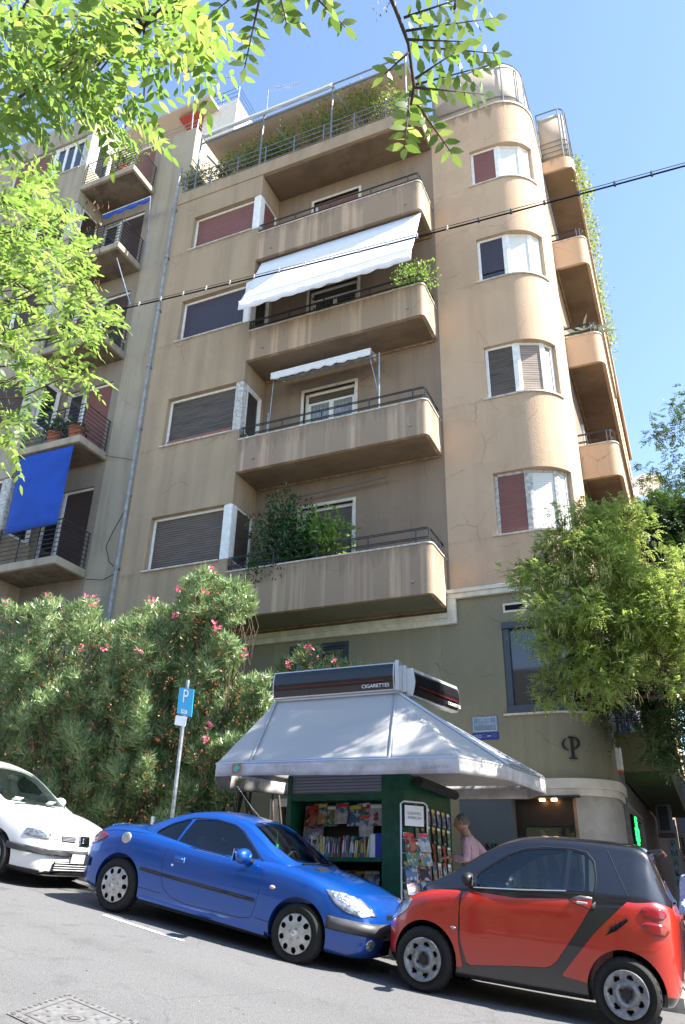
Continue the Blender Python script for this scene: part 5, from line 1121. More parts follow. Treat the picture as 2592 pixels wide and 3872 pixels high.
# ---- blue coupe convertible
BL = paint('metallic_blue_paint', (.0, .07, .36), metal=.4, rough=.3, dirt=.012)
X = [-1.93, -1.9, -1.8, -1.6, -1.22, -.8, 0, .8, 1.22, 1.5, 1.7, 1.85, 1.95, 2.01, 2.03]
TB = dict(x=X, w=[.40, .60, .735, .80, .832, .835, .835, .835, .832, .81, .775, .73, .66, .56, .44],
    zb=[.34, .25, .20, .17, .17, .17, .17, .17, .17, .17, .17, .18, .2, .24, .3],
    zs=[.56, .64, .755, .85, .90, .885, .855, .87, .84, .77, .70, .645, .60, .54, .5], zc=[.60, .70, .84, .95, .985, .95, .93, .94, .905, .865, .815, .765, .71, .62, .54])
XG = [-1.24, -1.15, -.95, -.7, -.45, -.15, .1, .25, .45, .7, .9, 1.04]
TG = dict(x=XG, wb=[.5, .62, .70, .755, .775, .785, .785, .78, .77, .745, .70, .58], wr=[.48, .55, .57, .555, .54, .54, .545, .56, .60, .66, .68, .57],
    zl=[.9, .89, .89, .885, .87, .86, .86, .86, .87, .88, .88, .87], zr=[.93, .97, 1.06, 1.16, 1.225, 1.255, 1.245, 1.215, 1.13, 1.00, .92, .885], zc=[.95, 1.00, 1.11, 1.22, 1.29, 1.325, 1.315, 1.29, 1.22, 1.09, .975, .895])
win1 = [(-.90, .905), (-.895, .94), (-.74, 1.055), (-.56, 1.135), (-.50, 1.15), (-.555, .875)]; win2 = [(-.53, .872), (-.465, 1.155), (-.17, 1.195), (.1, 1.18), (.24, 1.13), (.42, 1.02), (.60, .90), (.3, .862)]
win2f = [(.655, .885), (.45, 1.03), (.27, 1.15)]
slope = math.atan2(.42, 2.41)
tubb = [(.75, -.62), (.75, .62), (-.85, .64), (-.85, -.64)]
door = [(-.53, .865), (-.60, .80), (-.625, .70), (-.60, .52), (-.54, .39), (-.42, .315), (-.2, .285), (.55, .30), (.66, .33), (.69, .42), (.71, .63), (.715, .88)]
CARS = {}
car, on, line = build_car('convertible_car', 'metallic blue coupe convertible parked between the white car and the red one', (-5.365, 9.0, -.53), (0, slope, 0), TB, TG, 0, BL, BL, [win1, win2],
    [([(.28, .50), (.28, -.50), (.62, -.585), (.93, -.52), (1.0, 0), (.93, .52), (.62, .585)], .9), ([(-1.08, .42), (-1.08, -.42), (-.80, -.44), (-.80, .44)], .99)], [(-1.221, .29), (1.221, .29)], .335,
    skins=[('headlight', prismY([(1.46, .765), (1.62, .765), (1.80, .735), (1.93, .665), (1.99, .60), (1.88, .575), (1.72, .60), (1.6, .655)], -1.2, -.32), M_lamp, .004, 'b'), ('headlight', prismY([(1.46, .765), (1.62, .765), (1.80, .735), (1.93, .665), (1.99, .60), (1.88, .575), (1.72, .60), (1.6, .655)], .32, 1.2), M_lamp, .004, 'b'),
        ('tail_light', prismY(bez([(-1.95, .655), (-1.86, .76), (-1.70, .815), (-1.53, .80), (-1.55, .75), (-1.68, .68), (-1.80, .64)]), -1.2, -.45), M_red, .005, 'b'), ('tail_light', prismY(bez([(-1.95, .655), (-1.86, .76), (-1.70, .815), (-1.53, .80), (-1.55, .75), (-1.68, .68), (-1.80, .64)]), .45, 1.2), M_red, .005, 'b'),
        ('grille', prismX(bez([(-.42, .27), (-.3, .235), (.3, .235), (.42, .27), (.36, .37), (0, .385), (-.36, .37)], .03), 1.6, 2.2), M_black, .004, 'b'),
        ('grille_slot', prismX([(-.22, .585), (.22, .585), (.2, .61), (-.2, .61)], 1.5, 2.2), M_black, .004, 'b'),
        ('rear_bumper_strip', prismX([(-.9, .40), (.9, .40), (.9, .5), (-.9, .5)], -2.2, -1.72), M_bump, .02, 'b')],
    seams=[('door_seam', 'b', door, .0035, -.001, M_seam, False), ('side_moulding', 'b', [(-.91, .525), (-.6, .515), (.67, .50)], .021, -.006, M_plast, False), ('sill_skirt', 'b', [(-.86, .235), (0, .228), (.85, .218)], .032, -.012, BL, False), ('sill_underside', 'b', [(-.84, .185), (.84, .178)], .026, -.002, M_plast, False), ('sill_seam', 'b', [(-.9, .33), (-.545, .325)], .0028, 0, M_seam, False), ('fender_seam', 'b', [(.72, .34), (.90, .33)], .0028, 0, M_seam, False),
        ('window_trim', 'g', [(-.91, .90), (-.895, .945), (-.74, 1.065), (-.56, 1.145), (-.48, 1.17), (-.17, 1.205), (.1, 1.19), (.25, 1.14), (.43, 1.03), (.665, .88), (.3, .852), (-.55, .862)], .007, .0, M_plast, True),
        ('window_chrome', 'g', [(-.93, .90), (-.55, .852), (.3, .845), (.64, .872)], .005, .002, M_chrome, False), ('bumper_seam', 'b', [(1.52, .53), (1.6, .535)], .003, 0, M_seam, False), ('boot_seam', 'b', [(-1.72, .80), (-1.45, .865), (-1.1, .895), (-.95, .90)], .003, 0, M_seam, False)], tub=tubb)
CARS['blue'] = car
for wx in (-1.221, 1.221): wheel(car, wx, -.83, .29, 'cover9', -1, .195, turn=.3*wx); wheel(car, wx, .83, .29, 'cover9', 1, .195)
seats(car, (-.05,), .34, .42); mb = MB(); mb.obox((.78, 0, .78), (.2, 0, -.02), (0, .62, 0), (0, 0, .08)); mb.build('dashboard', M_dash, car, local=True, bevel=.03)
mb = MB(); mb.tube([(.42+.03*math.sin(a), .34+.18*math.cos(a), .83+.17*math.sin(a)) for a in np.linspace(0, 2*math.pi, 25)[:-1]], .014, 6, closed=True); mb.build('steering_wheel', M_dash, car, local=True, smooth=True)
def mirror(car, x, y, z, m, s=-1, size=1.):
    mb = MB(); rows = []
    for j in range(9):
        ph = math.pi*j/8; rows.append([(x+.055*size*math.cos(ph)*1.1, y+s*(.10*size*math.sin(ph)*math.cos(a)), z+.062*size*math.sin(ph)*math.sin(a)) for a in np.linspace(0, 2*math.pi, 17)[:-1]])
    mb.grid(rows, closeu=True); o = mb.build('mirror', m, car, smooth=True, local=True)
    s_ = MB(); s_.tube([(x+.0, y-s*.05, z-.02), (x+.02, y-s*.17, z-.05)], [.028, .035], 8); s_.build('mirror_arm', M_plast, o, smooth=True, local=True)
    s_ = MB(); s_.obox((x-.058*size, y, z), (.003, 0, 0), (0, .075*size, 0), (0, 0, .045*size)); s_.build('mirror_glass', M_chrome, o, local=True, bevel=.01)
for s in (-1, 1): mirror(car, .50, s*.95, .905, BL, s, 1.35)
P = on('b', -.40, .715); mb = MB(); mb.obox(P+Vector((0, -.004, 0)), (.07, 0, 0), (0, .006, 0), (0, 0, .032)); mb.build('door_handle', BL, car, smooth=True, local=True, bevel=.02)
mb = MB(); mb.tube([P+Vector((-.065, -.02, .004)), P+Vector((.0, -.032, .01)), P+Vector((.065, -.02, .004))], .011, 8); mb.build('door_handle', BL, car, smooth=True, local=True)
P = on('b', -.48, .64); mb = MB(); mb.lathe([(0, -.008), (.014, -.006), (.016, .01)], P, 'y', 14); mb.build('door_lock', M_chrome, car, smooth=True, local=True)
P = on('b', -1.235, .80); mb = MB(); mb.lathe([(0, -.012), (.03, -.012), (.05, -.01), (.066, -.004), (.07, .02)], P, 'y', 28); o = mb.build('fuel_cap', M_hub, car, smooth='auto', local=True)
P = on('b', .86, .665); mb = MB(); mb.lathe([(0, -.012), (.018, -.009), (.026, 0), (.028, .01)], (0, 0, 0), 'y', 18); o = mb.build('side_indicator', M_orange, car, smooth=True, local=True); o.location = P; o.scale = (1.4, 1, .8)
def front_on(T, y, z, infl=0, dirn=-1):
    mb = loft(T, 'body', infl); t = BVHTree.FromPolygons([Vector(v) for v in mb.v], mb.f); h = t.ray_cast(Vector((3*-dirn, y, z)), Vector((dirn, 0, 0))); return h[0], h[1]
def disc_on(car, T, y, z, r, mt, nm, dirn=-1, th=.008, rim=None):
    p, n = front_on(T, y, z, 0, dirn); q = Vector((0, 0, 1)).rotation_difference(n)
    mb = MB(); mb.lathe([(0, th), (r*.7, th*.9), (r, th*.3), (r, -.02)], n=24); o = mb.build(nm, mt, car, smooth='auto', local=True); o.location = p; o.rotation_mode = 'QUATERNION'; o.rotation_quaternion = q; return o
for s in (-1, 1): disc_on(car, TB, s*.60, .335, .055, M_lamp, 'fog_lamp')
p, n = front_on(TB, 0, .30); mb = MB(); mb.obox(p+Vector((.012, 0, -.04)), (.004, 0, .0), (0, .17, 0), (0, 0, .055)); mb.build('number_plate', M_plate, car, local=True, bevel=.004)
p, n = front_on(TB, 0, .60)
mb = MB(); L0 = [(-.005, -.07), (.02, -.07), (.022, -.02), (.04, -.055), (.055, -.05), (.035, .01), (.055, .0), (.06, .015), (.03, .045), (.02, .075), (-.015, .08), (-.035, .06), (-.02, .045), (-.04, .03), (-.06, .045), (-.065, .03), (-.03, -.0), (-.01, -.01)]
mb.prism(L0, p.x+.012, p.x+.024, axis='x'); mb.build('badge', M_chrome, car, local=True, bevel=.003)
mb = MB(); 
for k in range(5): mb.tube([on('b', .95+.0*k, .90-.0*k)*0+Vector((1.14+.016*k, -.45+.05*k*0, .915-.004*k)), Vector((1.14+.016*k, -.18, .928-.004*k))], .004, 5)
mb.build('bonnet_vents', M_seam, car, local=True)
mb = MB(); mb.tube([(.98, -.45, .93), (1.02, -.1, .95), (.82, .12, 1.01)], .008, 5); mb.tube([(1.0, .05, .94), (1.0, .35, .95), (.86, .5, .98)], .008, 5); mb.build('wiper', M_black, car, local=True)
mb = MB(); mb.tube([(.14, -.1, 1.30), (-.02, -.1, 1.40), (-.30, -.1, 1.62)], [.006, .004, .002], 5); mb.build('aerial', M_steel, car, local=True)
mb = MB(); mb.tube([(.32, .05, 1.22), (.34, .05, 1.05)], .002, 4); o = mb.build('air_freshener', mat('green_card', (.08, .7, .25), .5), car, local=True); mb = MB(); mb.obox((.35, .05, 1.0), (.004, 0, 0), (0, .03, 0), (0, 0, .055)); mb.build('freshener_card', MATS['green_card'], o, local=True)
mb = MB(); mb.tube([(-1.72, -.52, .89), (-1.66, -.3, .925), (-1.66, .3, .925), (-1.72, .52, .89)], .014, 8); mb.build('boot_spoiler', BL, car, smooth=True, local=True)
def wrap_strip(car, T, x_in, x_min, z0, z1, out, nm, mt, sgn=1, n=44):
    mb0 = loft(T, 'body'); tr = BVHTree.FromPolygons([Vector(v) for v in mb0.v], mb0.f); cols = []
    for i in range(n+1):
        a = -math.pi/2+math.pi*i/n; d = Vector((math.cos(a)*sgn, math.sin(a), 0)); col = []
        for j in range(7):
            t = j/6; z = z0+(z1-z0)*t; h = tr.ray_cast(Vector((x_in, 0, z))+d*3, -d)[0]
            if h is None: h = Vector((x_in, 0, z))+d*.7
            e = min(1, (h.x*sgn-x_min*sgn)/.12) if sgn*h.x > sgn*x_min else 0
            col.append(h+d*(out*math.sin(math.pi*(.08+.84*t))*max(e, -.3)-.004))
        if sgn*col[3].x >= sgn*x_min: cols.append(col)
    mb = MB(); mb.grid(cols); return mb.build(nm, mt, car, smooth=True, local=True, solid=.01)
wrap_strip(car, TB, 1.3, 1.50, .41, .535, .05, 'bumper_strip', M_bump)
mb = MB(); p, n = front_on(TB, -.15, .62); rows = [[front_on(TB, y, z)[0]+Vector((.006, 0, 0)) for y in np.linspace(-.3, .3, 9)] for z in (.575, .60, .615)]; mb.grid(rows); mb.build('bonnet_slot', M_black, car, local=True, smooth=True)
# ---- red two seater
RD = paint('red_paint', (.42, .014, .003), metal=.0, rough=.35, dirt=.03); BK = paint('black_cell_paint', (.004, .005, .012), metal=.1, rough=.35, dirt=.03)
X = [-1.36, -1.34, -1.28, -1.15, -.95, -.6, 0, .6, .9, 1.1, 1.25, 1.35, 1.40, 1.42]
TB2 = dict(x=X, w=[.42, .58, .68, .745, .77, .78, .775, .77, .765, .735, .67, .56, .42, .25], zb=[.38, .27, .21, .2, .18, .17, .165, .165, .17, .18, .19, .22, .28, .34],
    zs=[.85, .93, .99, 1.02, 1.02, 1.01, .97, .925, .87, .80, .71, .60, .50, .44], zc=[.9, .99, 1.04, 1.06, 1.06, 1.05, 1.01, .96, .925, .865, .79, .68, .56, .47])
XG = [-1.33, -1.28, -1.2, -1.13, -1.0, -.6, -.2, 0, .2, .42, .65, .85, 1.02, 1.1]
TG2 = dict(x=XG, wb=[.5, .62, .68, .71, .735, .75, .75, .75, .745, .735, .71, .67, .58, .42], wr=[.44, .50, .53, .545, .555, .565, .57, .575, .58, .60, .62, .62, .55, .40],
    zl=[1.02, 1.02, 1.03, 1.03, 1.03, 1.02, 1.0, .99, .98, .96, .94, .92, .9, .88], zr=[1.06, 1.14, 1.30, 1.43, 1.47, 1.475, 1.465, 1.44, 1.385, 1.27, 1.12, 1.01, .93, .89], zc=[1.07, 1.17, 1.35, 1.49, 1.535, 1.55, 1.54, 1.52, 1.465, 1.345, 1.18, 1.05, .95, .90])
w1 = [(.50, .965), (.43, 1.10), (.17, 1.285), (0, 1.36), (-.2, 1.395), (-.42, 1.405), (-.40, 1.045), (0, 1.0)]; w2 = [(-.435, 1.045), (-.455, 1.405), (-.58, 1.385), (-.655, 1.31), (-.68, 1.17), (-.665, 1.055)]
door2 = [(.575, .925), (0, .985), (-.40, 1.03), (-.655, 1.035), (-.655, .95), (-.55, .77), (-.33, .44), (-.26, .39), (-.1, .375), (.50, .30), (.575, .50), (.59, .78)]
rear2 = [(-.985, 1.035), (-.91, .965), (-.68, .73), (-.38, .345), (-.62, .32), (-1.5, .30), (-1.5, 1.035)]; front2 = [(.60, .93), (1.02, .90), (1.6, .95), (1.6, .30), (.54, .27), (.595, .50), (.605, .78)]
tub2 = [(.7, -.6), (.7, .6), (-.8, .6), (-.8, -.6)]
car, on, line = build_car('microcar', 'red two seat microcar with black roof, nose to nose with the blue one', (-1.828, 9.0, -.99), (0, rad(-5.4), math.pi), TB2, TG2, 0, BK, BK, [w1, w2],
    [([(.28, .50), (.28, -.50), (.6, -.565), (.92, -.50), (1.0, 0), (.92, .50), (.6, .565)], .93)], [(-.934, .285), (.934, .285)], .33,
    xwins=[([(-.50, 1.075), (.50, 1.075), (.46, 1.40), (-.46, 1.40)], (-2, -1.02))],
    panels=[('door', prismY(bez(door2, .04), .42, 1.2), RD, .007, 'b'), ('door', prismY(bez(door2, .04), -1.2, -.42), RD, .007, 'b'), ('rear_panel', prismY(bez(rear2, .03), -1.2, 1.2), RD, .010, 'b'), ('front_panel', prismY(bez(front2, .03), -1.2, 1.2), RD, .010, 'b')],
    skins=[('headlight', prismY(bez([(1.10, .80), (1.2, .80), (1.36, .66), (1.36, .58), (1.25, .62), (1.14, .70)], .03), .25, 1.2), M_lamp, .015, 'b'), ('headlight', prismY(bez([(1.10, .80), (1.2, .80), (1.36, .66), (1.36, .58), (1.25, .62), (1.14, .70)], .03), -1.2, -.25), M_lamp, .015, 'b'),
        ('tail_light', prismY(bez([(-1.06, .96), (-1.12, 1.0), (-1.25, .985), (-1.30, .94), (-1.25, .89), (-1.13, .90)], .04), .3, 1.2), M_red, .018, 'b'), ('tail_light', prismY(bez([(-1.06, .84), (-1.12, .875), (-1.26, .865), (-1.32, .81), (-1.26, .76), (-1.13, .78)], .04), .3, 1.2), M_red, .018, 'b'),
        ('air_intake', prismY([(-.77, .72), (-.84, .80), (-.96, .885), (-.97, .86), (-.86, .765)], .3, 1.2), M_black, .013, 'b'), ('side_marker', prismY(bez([(.61, .60), (.66, .615), (.68, .59), (.64, .575)], .02), .3, 1.2), M_lamp, .014, 'b')],
    seams=[('door_seam', 'b', door2[3:]+[door2[0]], .004, .003, M_seam, False), ('tailgate_seam', 'g', [(-.77, 1.47), (-.86, 1.28), (-.97, 1.06)], .0035, 0, M_seam, False), ('window_trim', 'g', [(.53, .955), (.44, 1.11), (.17, 1.30), (0, 1.375), (-.2, 1.41), (-.46, 1.42), (-.60, 1.40), (-.67, 1.325), (-.695, 1.17), (-.68, 1.04), (0, .985)], .007, 0, M_plast, True),
        ('drip_rail', 'g', [(.50, .97), (.0, 1.005), (-.42, 1.045)], .006, .004, M_chrome, False)], tub=tub2)
for wx in (-.934, .934): wheel(car, wx, .785, .285, 'steel7', 1, .19, turn=.5*wx); wheel(car, wx, -.785, .285, 'steel7', -1, .19)
seats(car, (.0,), .33, .45, .68); mb = MB(); mb.obox((.68, 0, .86), (.2, 0, -.02), (0, .58, 0), (0, 0, .08)); mb.build('dashboard', M_dash, car, local=True, bevel=.03)
mb = MB(); mb.tube([(.33+.04*math.sin(a), .33+.18*math.cos(a), .93+.17*math.sin(a)) for a in np.linspace(0, 2*math.pi, 25)[:-1]], .014, 6, closed=True); mb.build('steering_wheel', M_dash, car, local=True, smooth=True)
for s in (-1, 1): mirror(car, .48, s*.90, 1.04, M_plast, s, 1.05)
P = on('b', -.60, .985, 1); mb = MB(); sh = bez([(-.43, 1.045), (-.69, 1.055), (-.68, .90), (-.60, .925), (-.47, .955), (-.42, 1.0)], .04)
pts = [on('b', a, b_, 1, .012) for a, b_ in sh]; c_ = sum(pts, Vector())/len(pts); mb.v = [tuple(p) for p in pts]+[tuple(c_+Vector((0, .01, 0)))]; n_ = len(pts); mb.f = [(i, (i+1) % n_, n_) for i in range(n_)]; mb.fm = [0]*n_
o = mb.build('door_handle', M_plast, car, smooth=True, local=True, solid=.012)
s_ = MB(); s_.tube([P+Vector((.12, .02, .0)), P+Vector((.04, .045, .018)), P+Vector((-.06, .04, .02))], [.012, .018, .012], 8); s_.build('grip', mat('satin_grey', (.2, .2, .21), .35, metal=.5), o, smooth=True, local=True)
s_ = MB(); s_.obox(P+Vector((.035, .014, -.03)), (.05, 0, 0), (0, .006, 0), (0, 0, .014)); s_.build('grip_recess', mat('pale_grey_plastic', (.55, .56, .6), .4), o, local=True, bevel=.008)
mb = MB(); mb.obox((-1.36, 0, .80), (.006, 0, 0), (0, .24, 0), (0, 0, .06)); mb.build('number_plate', M_plate, car, local=True, bevel=.004)
mb = MB(); mb.obox((-1.345, 0, .905), (.045, 0, -.02), (0, .30, 0), (0, 0, .03)); mb.build('tailgate_lip', RD, car, local=True, bevel=.02)
mb = MB(); mb.obox((-1.2, 0, 1.475), (.07, 0, -.012), (0, .44, 0), (0, 0, .018)); o = mb.build('roof_spoiler', BK, car, local=True, bevel=.015); s_ = MB(); s_.obox((-1.262, 0, 1.462), (.012, 0, 0), (0, .1, 0), (0, 0, .012)); s_.build('brake_light', M_red, o, local=True, bevel=.005)
for vv in range(5):
    pass
mb = MB(); 
for k in range(4): a = on('b', -.80-.035*k, .775+.022*k, 1, .015); mb.tube([a+Vector((.0, 0, -.02)), a+Vector((-.03, 0, .03))], .005, 5)
mb.build('intake_slats', M_plast, car, local=True)
mb = MB(); mb.tube([(.98, .42, .955), (.92, .1, 1.0), (.78, -.1, 1.10)], .008, 5); mb.tube([(.90, -.5, .95), (.94, -.2, 1.0)], .008, 5); mb.build('wiper', M_black, car, local=True)
mb = MB(); mb.tube([(.05, .58, 1.42), (.03, .58, 1.43)], .003, 4)
# sun disc sticker and mirror on the windscreen
mb = MB(); mb.lathe([(0, 0), (.045, 0), (.045, .004)], (0, 0, 0), 'x', 20); o = mb.build('windscreen_sticker', mat('yellow_sticker', (.55, .5, .1), .6), car, local=True); o.location = (.20, .40, 1.31)
# ---- white hatchback
WH = paint('white_paint', (.80, .80, .80), rough=.3, dirt=.05)
X = [-1.9, -1.8, -1.6, -1.22, -.6, 0, .7, 1.0, 1.22, 1.5, 1.7, 1.85, 1.94, 1.99, 2.01]
TB3 = dict(x=X, w=[.55, .70, .78, .82, .82, .82, .82, .82, .82, .80, .765, .70, .62, .50, .38], zb=[.3, .22, .18, .17, .17, .17, .17, .17, .17, .16, .16, .16, .17, .2, .26],
    zs=[.8, .88, .92, .93, .92, .90, .87, .86, .84, .79, .745, .70, .66, .58, .50], zc=[.85, .93, .95, .96, .95, .95, .94, .93, .91, .86, .815, .765, .72, .64, .54])
XG = [-1.75, -1.6, -1.3, -1.0, -.5, -.15, .1, .35, .6, .85, 1.05, 1.12]
TG3 = dict(x=XG, wb=[.55, .64, .70, .73, .76, .77, .77, .77, .765, .74, .68, .55], wr=[.5, .54, .56, .57, .58, .585, .59, .61, .65, .68, .66, .53],
    zl=[.93]*4+[.92, .91, .905, .9, .89, .89, .88, .88], zr=[.98, 1.12, 1.29, 1.34, 1.365, 1.35, 1.31, 1.22, 1.09, .97, .90, .89], zc=[1.0, 1.16, 1.35, 1.41, 1.43, 1.42, 1.38, 1.29, 1.16, 1.03, .935, .90])
ww1 = [(-.28, .96), (-.32, 1.27), (.0, 1.26), (.25, 1.18), (.52, 1.02), (.58, .94)]; ww2 = [(-1.3, .98), (-1.2, 1.22), (-.9, 1.27), (-.38, 1.28), (-.36, .96)]
car, on, line = build_car('hatchback_car', 'white hatchback at the left edge, its nose close behind the blue car', (-9.86, 9.0, .195), (0, math.atan2(.405, 2.4), 0), TB3, TG3, 0, WH, WH, [ww1, ww2],
    [([(.16, .53), (.16, -.53), (.6, -.60), (.97, -.58), (1.06, 0), (.97, .58), (.6, .60)], .91), ([(-1.68, .45), (-1.68, -.45), (-1.35, -.48), (-1.35, .48)], 1.0)], [(-1.221, .285), (1.221, .285)], .33,
    skins=[('headlight', prismX(bez([(s*.78, .61), (s*.60, .60), (s*.58, .69), (s*.76, .71)], .03), 1.0, 2.2), M_lamp, .006, 'b') for s in (-1, 1)]+[('indicator', prismX(bez([(s*.56, .615), (s*.46, .61), (s*.46, .67), (s*.55, .685)], .03), 1.2, 2.2), mat('clear_lens', (.6, .65, .75), .2, coat=1), .006, 'b') for s in (-1, 1)]+
        [('bumper_strip', prismX([(-.9, .42), (.9, .42), (.9, .50), (-.9, .50)], 1.45, 2.2), M_bump, .02, 'b'), ('air_dam', prismX([(-.62, .19), (.62, .19), (.55, .235), (-.55, .235)], 1.5, 2.2), M_black, .005, 'b'), ('lower_valance', prismX([(-.95, .10), (.95, .10), (.95, .235), (-.95, .235)], 1.4, 1.93), M_plast, .004, 'b')],
    seams=[('bonnet_seam', 'b', [(.95, .90), (1.25, .86), (1.6, .79)], .003, 0, M_seam, False), ('window_trim', 'g', [(-1.31, .965), (-1.22, 1.24), (-.9, 1.29), (-.3, 1.29), (.0, 1.28), (.26, 1.2), (.54, 1.03), (.62, .94)], .008, 0, M_plast, True)], tub=[(.75, -.62), (.75, .62), (-1.3, .62), (-1.3, -.62)])
for wx in (-1.221, 1.221): wheel(car, wx, -.815, .285, 'cover9', -1, .19); wheel(car, wx, .815, .285, 'cover9', 1, .19)
seats(car, (-.05,), .34, .42, .66)
def nose_slats(y0, y1, z0, z1, n, nm, mt, bars=0):
    p, _ = front_on(TB3, (y0+y1)/2, (z0+z1)/2, 0); p1, _ = front_on(TB3, y0, (z0+z1)/2); p2, _ = front_on(TB3, y1, (z0+z1)/2); pt_, _ = front_on(TB3, (y0+y1)/2, z1); pb, _ = front_on(TB3, (y0+y1)/2, z0)
    s_ = MB(); c_ = (p1+p2)/2; u = (p2-p1)/2; v = (pt_-pb)/2; nn = u.cross(v).normalized(); nn = nn if nn.x > 0 else -nn
    s_.obox(p+nn*.004, u, v, nn*.006); o = s_.build(nm, M_black, car, local=True, bevel=.006); q = MB()
    for i in range(n): q.obox(p+nn*.012+v*(2*(i+.5)/n-1), u*.97, v*(.28/n*1.2), nn*.004)
    q.build('slat', mt, o, local=True)
    return p, u, v, nn
nose_slats(-.42, -.17, .60, .665, 4, 'grille', mat('slat_grey', (.3, .31, .33), .4)); nose_slats(.17, .42, .60, .665, 4, 'grille', MATS['slat_grey']); nose_slats(-.48, .48, .245, .36, 4, 'lower_grille', WH)
p, u, v, nn = nose_slats(-.10, .10, .56, .68, 0, 'emblem_grille', M_chrome)
q = MB()
for i in range(9): q.obox(p+nn*.012+u*(2*(i+.5)/9-1), u*.05, v*.95, nn*.004)
q.build('emblem_bars', M_chrome, car, local=True); q = MB(); q.obox(p+nn*.018, u*.38, v*.55, nn*.004); q.build('emblem_plate', M_chrome, car, local=True, bevel=.008)
lett_local('emblem_letter', 'S', .10, M_dark, car, p+nn*.024, (0, 1, 0), (0, 0, 1), .001)
p, _ = front_on(TB3, 0, .40); mb = MB(); mb.obox(p+Vector((.03, 0, .0)), (.004, 0, 0), (0, .20, 0), (0, 0, .055)); mb.build('number_plate', M_plate, car, local=True, bevel=.004)
mb = MB(); mb.tube([(1.06, -.5, .925), (1.05, -.1, .95), (.9, .05, 1.0)], .009, 5); mb.tube([(1.06, .1, .94), (1.03, .5, .93), (.93, .6, .96)], .009, 5); mb.build('wiper', M_black, car, local=True)
mb = MB(); mb.obox((.35, 0, 1.22), (.01, 0, 0), (0, .11, 0), (0, 0, .03)); mb.build('rear_view_mirror', M_dash, car, local=True, bevel=.01); mb = MB(); mb.obox((.75, 0, .86), (.2, 0, 0), (0, .6, 0), (0, 0, .05)); mb.build('dashboard', M_dash, car, local=True, bevel=.03)
for s in (-1, 1): mirror(car, .52, s*.93, .99, WH, s, 1.1)
mb = MB(); mb.obox((.93, .3, .985), (.03, 0, .02), (0, .07, 0), (0, 0, .004)); mb.obox((.93, -.35, .985), (.03, 0, .02), (0, .08, 0), (0, 0, .004)); mb.build('paper', M_white, car, local=True)
# ================================================================ the neighbouring building on the left
NB = thing('apartment_building', 'grey beige apartment block on the left with iron railings and blue awning', 'building', (-14, 14, 0))
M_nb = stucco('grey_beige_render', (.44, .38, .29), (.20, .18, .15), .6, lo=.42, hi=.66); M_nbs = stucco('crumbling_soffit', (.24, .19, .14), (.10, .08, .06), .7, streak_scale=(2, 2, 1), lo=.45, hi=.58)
NYC, NYE, NX0, NX1 = 12.26, 13.3, -14.74, -12.71; NZ = [19.54, 16.41, 13.2, 9.97, 6.72]
mb = MB(); mb.box(NX1, XL-.005, NYE, 30, -1, 21.8); mb.build('pier_wall', M_nb, NB)
holes = [(-14.6+0*k, -12.95, z+.05, z+2.35) for k, z in enumerate(NZ)]
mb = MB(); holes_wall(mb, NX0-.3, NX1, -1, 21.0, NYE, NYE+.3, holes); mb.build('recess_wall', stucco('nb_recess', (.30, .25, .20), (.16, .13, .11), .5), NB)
SHN = stripe_mat('dark_brown_shutter', (.06, .03, .022), (.015, .01, .008), period=.06, duty=.3, noise_amt=.5)
for k, z in enumerate(NZ):
    window(NB, (-13.95 if k else -13.9, NYE, z+.05), (1, 0, 0), 1.0, 2.3, 'shutter', [SH_brown, SHN, SHN, SH_brown, SHN][k], d=.08, name='balcony_door', sill=False, gap=.0)
    window(NB, (-14.6, NYE, z+.05), (1, 0, 0), .65, 2.3, 'glass', d=.08, fr=M_oldwhite, sashes=1, name='balcony_door', sill=False)
# bay with bands of windows
bz = [(z+.95, z+2.45) for z in NZ]
bands_ = sorted([(-1, 1.2)]+[(b_[1], a_[0]) for a_, b_ in zip(bz[:-1], bz[1:])]+[(bz[0][1], 23.0), (1.2, bz[-1][0])])
mb = MB()
for a, b_ in bands_: mb.box(-26, NX0, NYC, NYE+1, a, b_)
for a, b_ in bz: mb.box(-26, NX0-.12, NYC+.4, NYE+1, a, b_); mb.box(-26, -18.1, NYC, NYC+.4, a, b_)
mb.build('bay_wall', M_nb, NB)
for k, (a, b_) in enumerate(bz):
    window(NB, (-18.1, NYC, a), (1, 0, 0), 1.75, b_-a, 'shutter', [SH_brown, SHN, SHN, SHN, SHN][k], d=.1)
    window(NB, (-16.35, NYC, a), (1, 0, 0), 1.3, b_-a, 'glass' if k == 0 else 'shutter', SHN, d=.1, sashes=3)
    mb = MB(); mb.box(-15.05, NX0, NYC+.01, NYC+.3, a+.001, b_-.001); mb.build('corner_post', M_oldwhite, NB, bevel=.05)
    window(NB, (NX0, NYC+.31, a), (0, 1, 0), .68, b_-a, 'glass' if k != 1 else 'shutter', SHN, d=.04, sashes=1, sill=False, fw=.05)
for k, z in enumerate(NZ):
    mb = MB(); mb.box(NX0, NX1, NYC, NYE-.002, z-.2, z); o = mb.build('balcony', M_nb, NB, bevel=.02)
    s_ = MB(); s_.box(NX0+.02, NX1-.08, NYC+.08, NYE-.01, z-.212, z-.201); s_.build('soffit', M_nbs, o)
    s_ = MB(); p = [(NX0+.05, NYC+.05), (NX1-.05, NYC+.05), (NX1-.05, NYE-.03)]
    for h_ in np.linspace(.12, .95, 8): s_.tube([(x, y, z+h_) for x, y in p], .011 if h_ < .94 else .018, 5)

    for x in (NX0+.05, NX0+.72, NX1-.72, NX1-.05): s_.tube([(x, NYC+.05, z), (x, NYC+.05, z+.97)], .018, 6)
    s_.tube([(NX1-.05, NYE-.08, z), (NX1-.05, NYE-.08, z+.95)], .018, 6); s_.build('railing', M_railblk, o, smooth='auto')
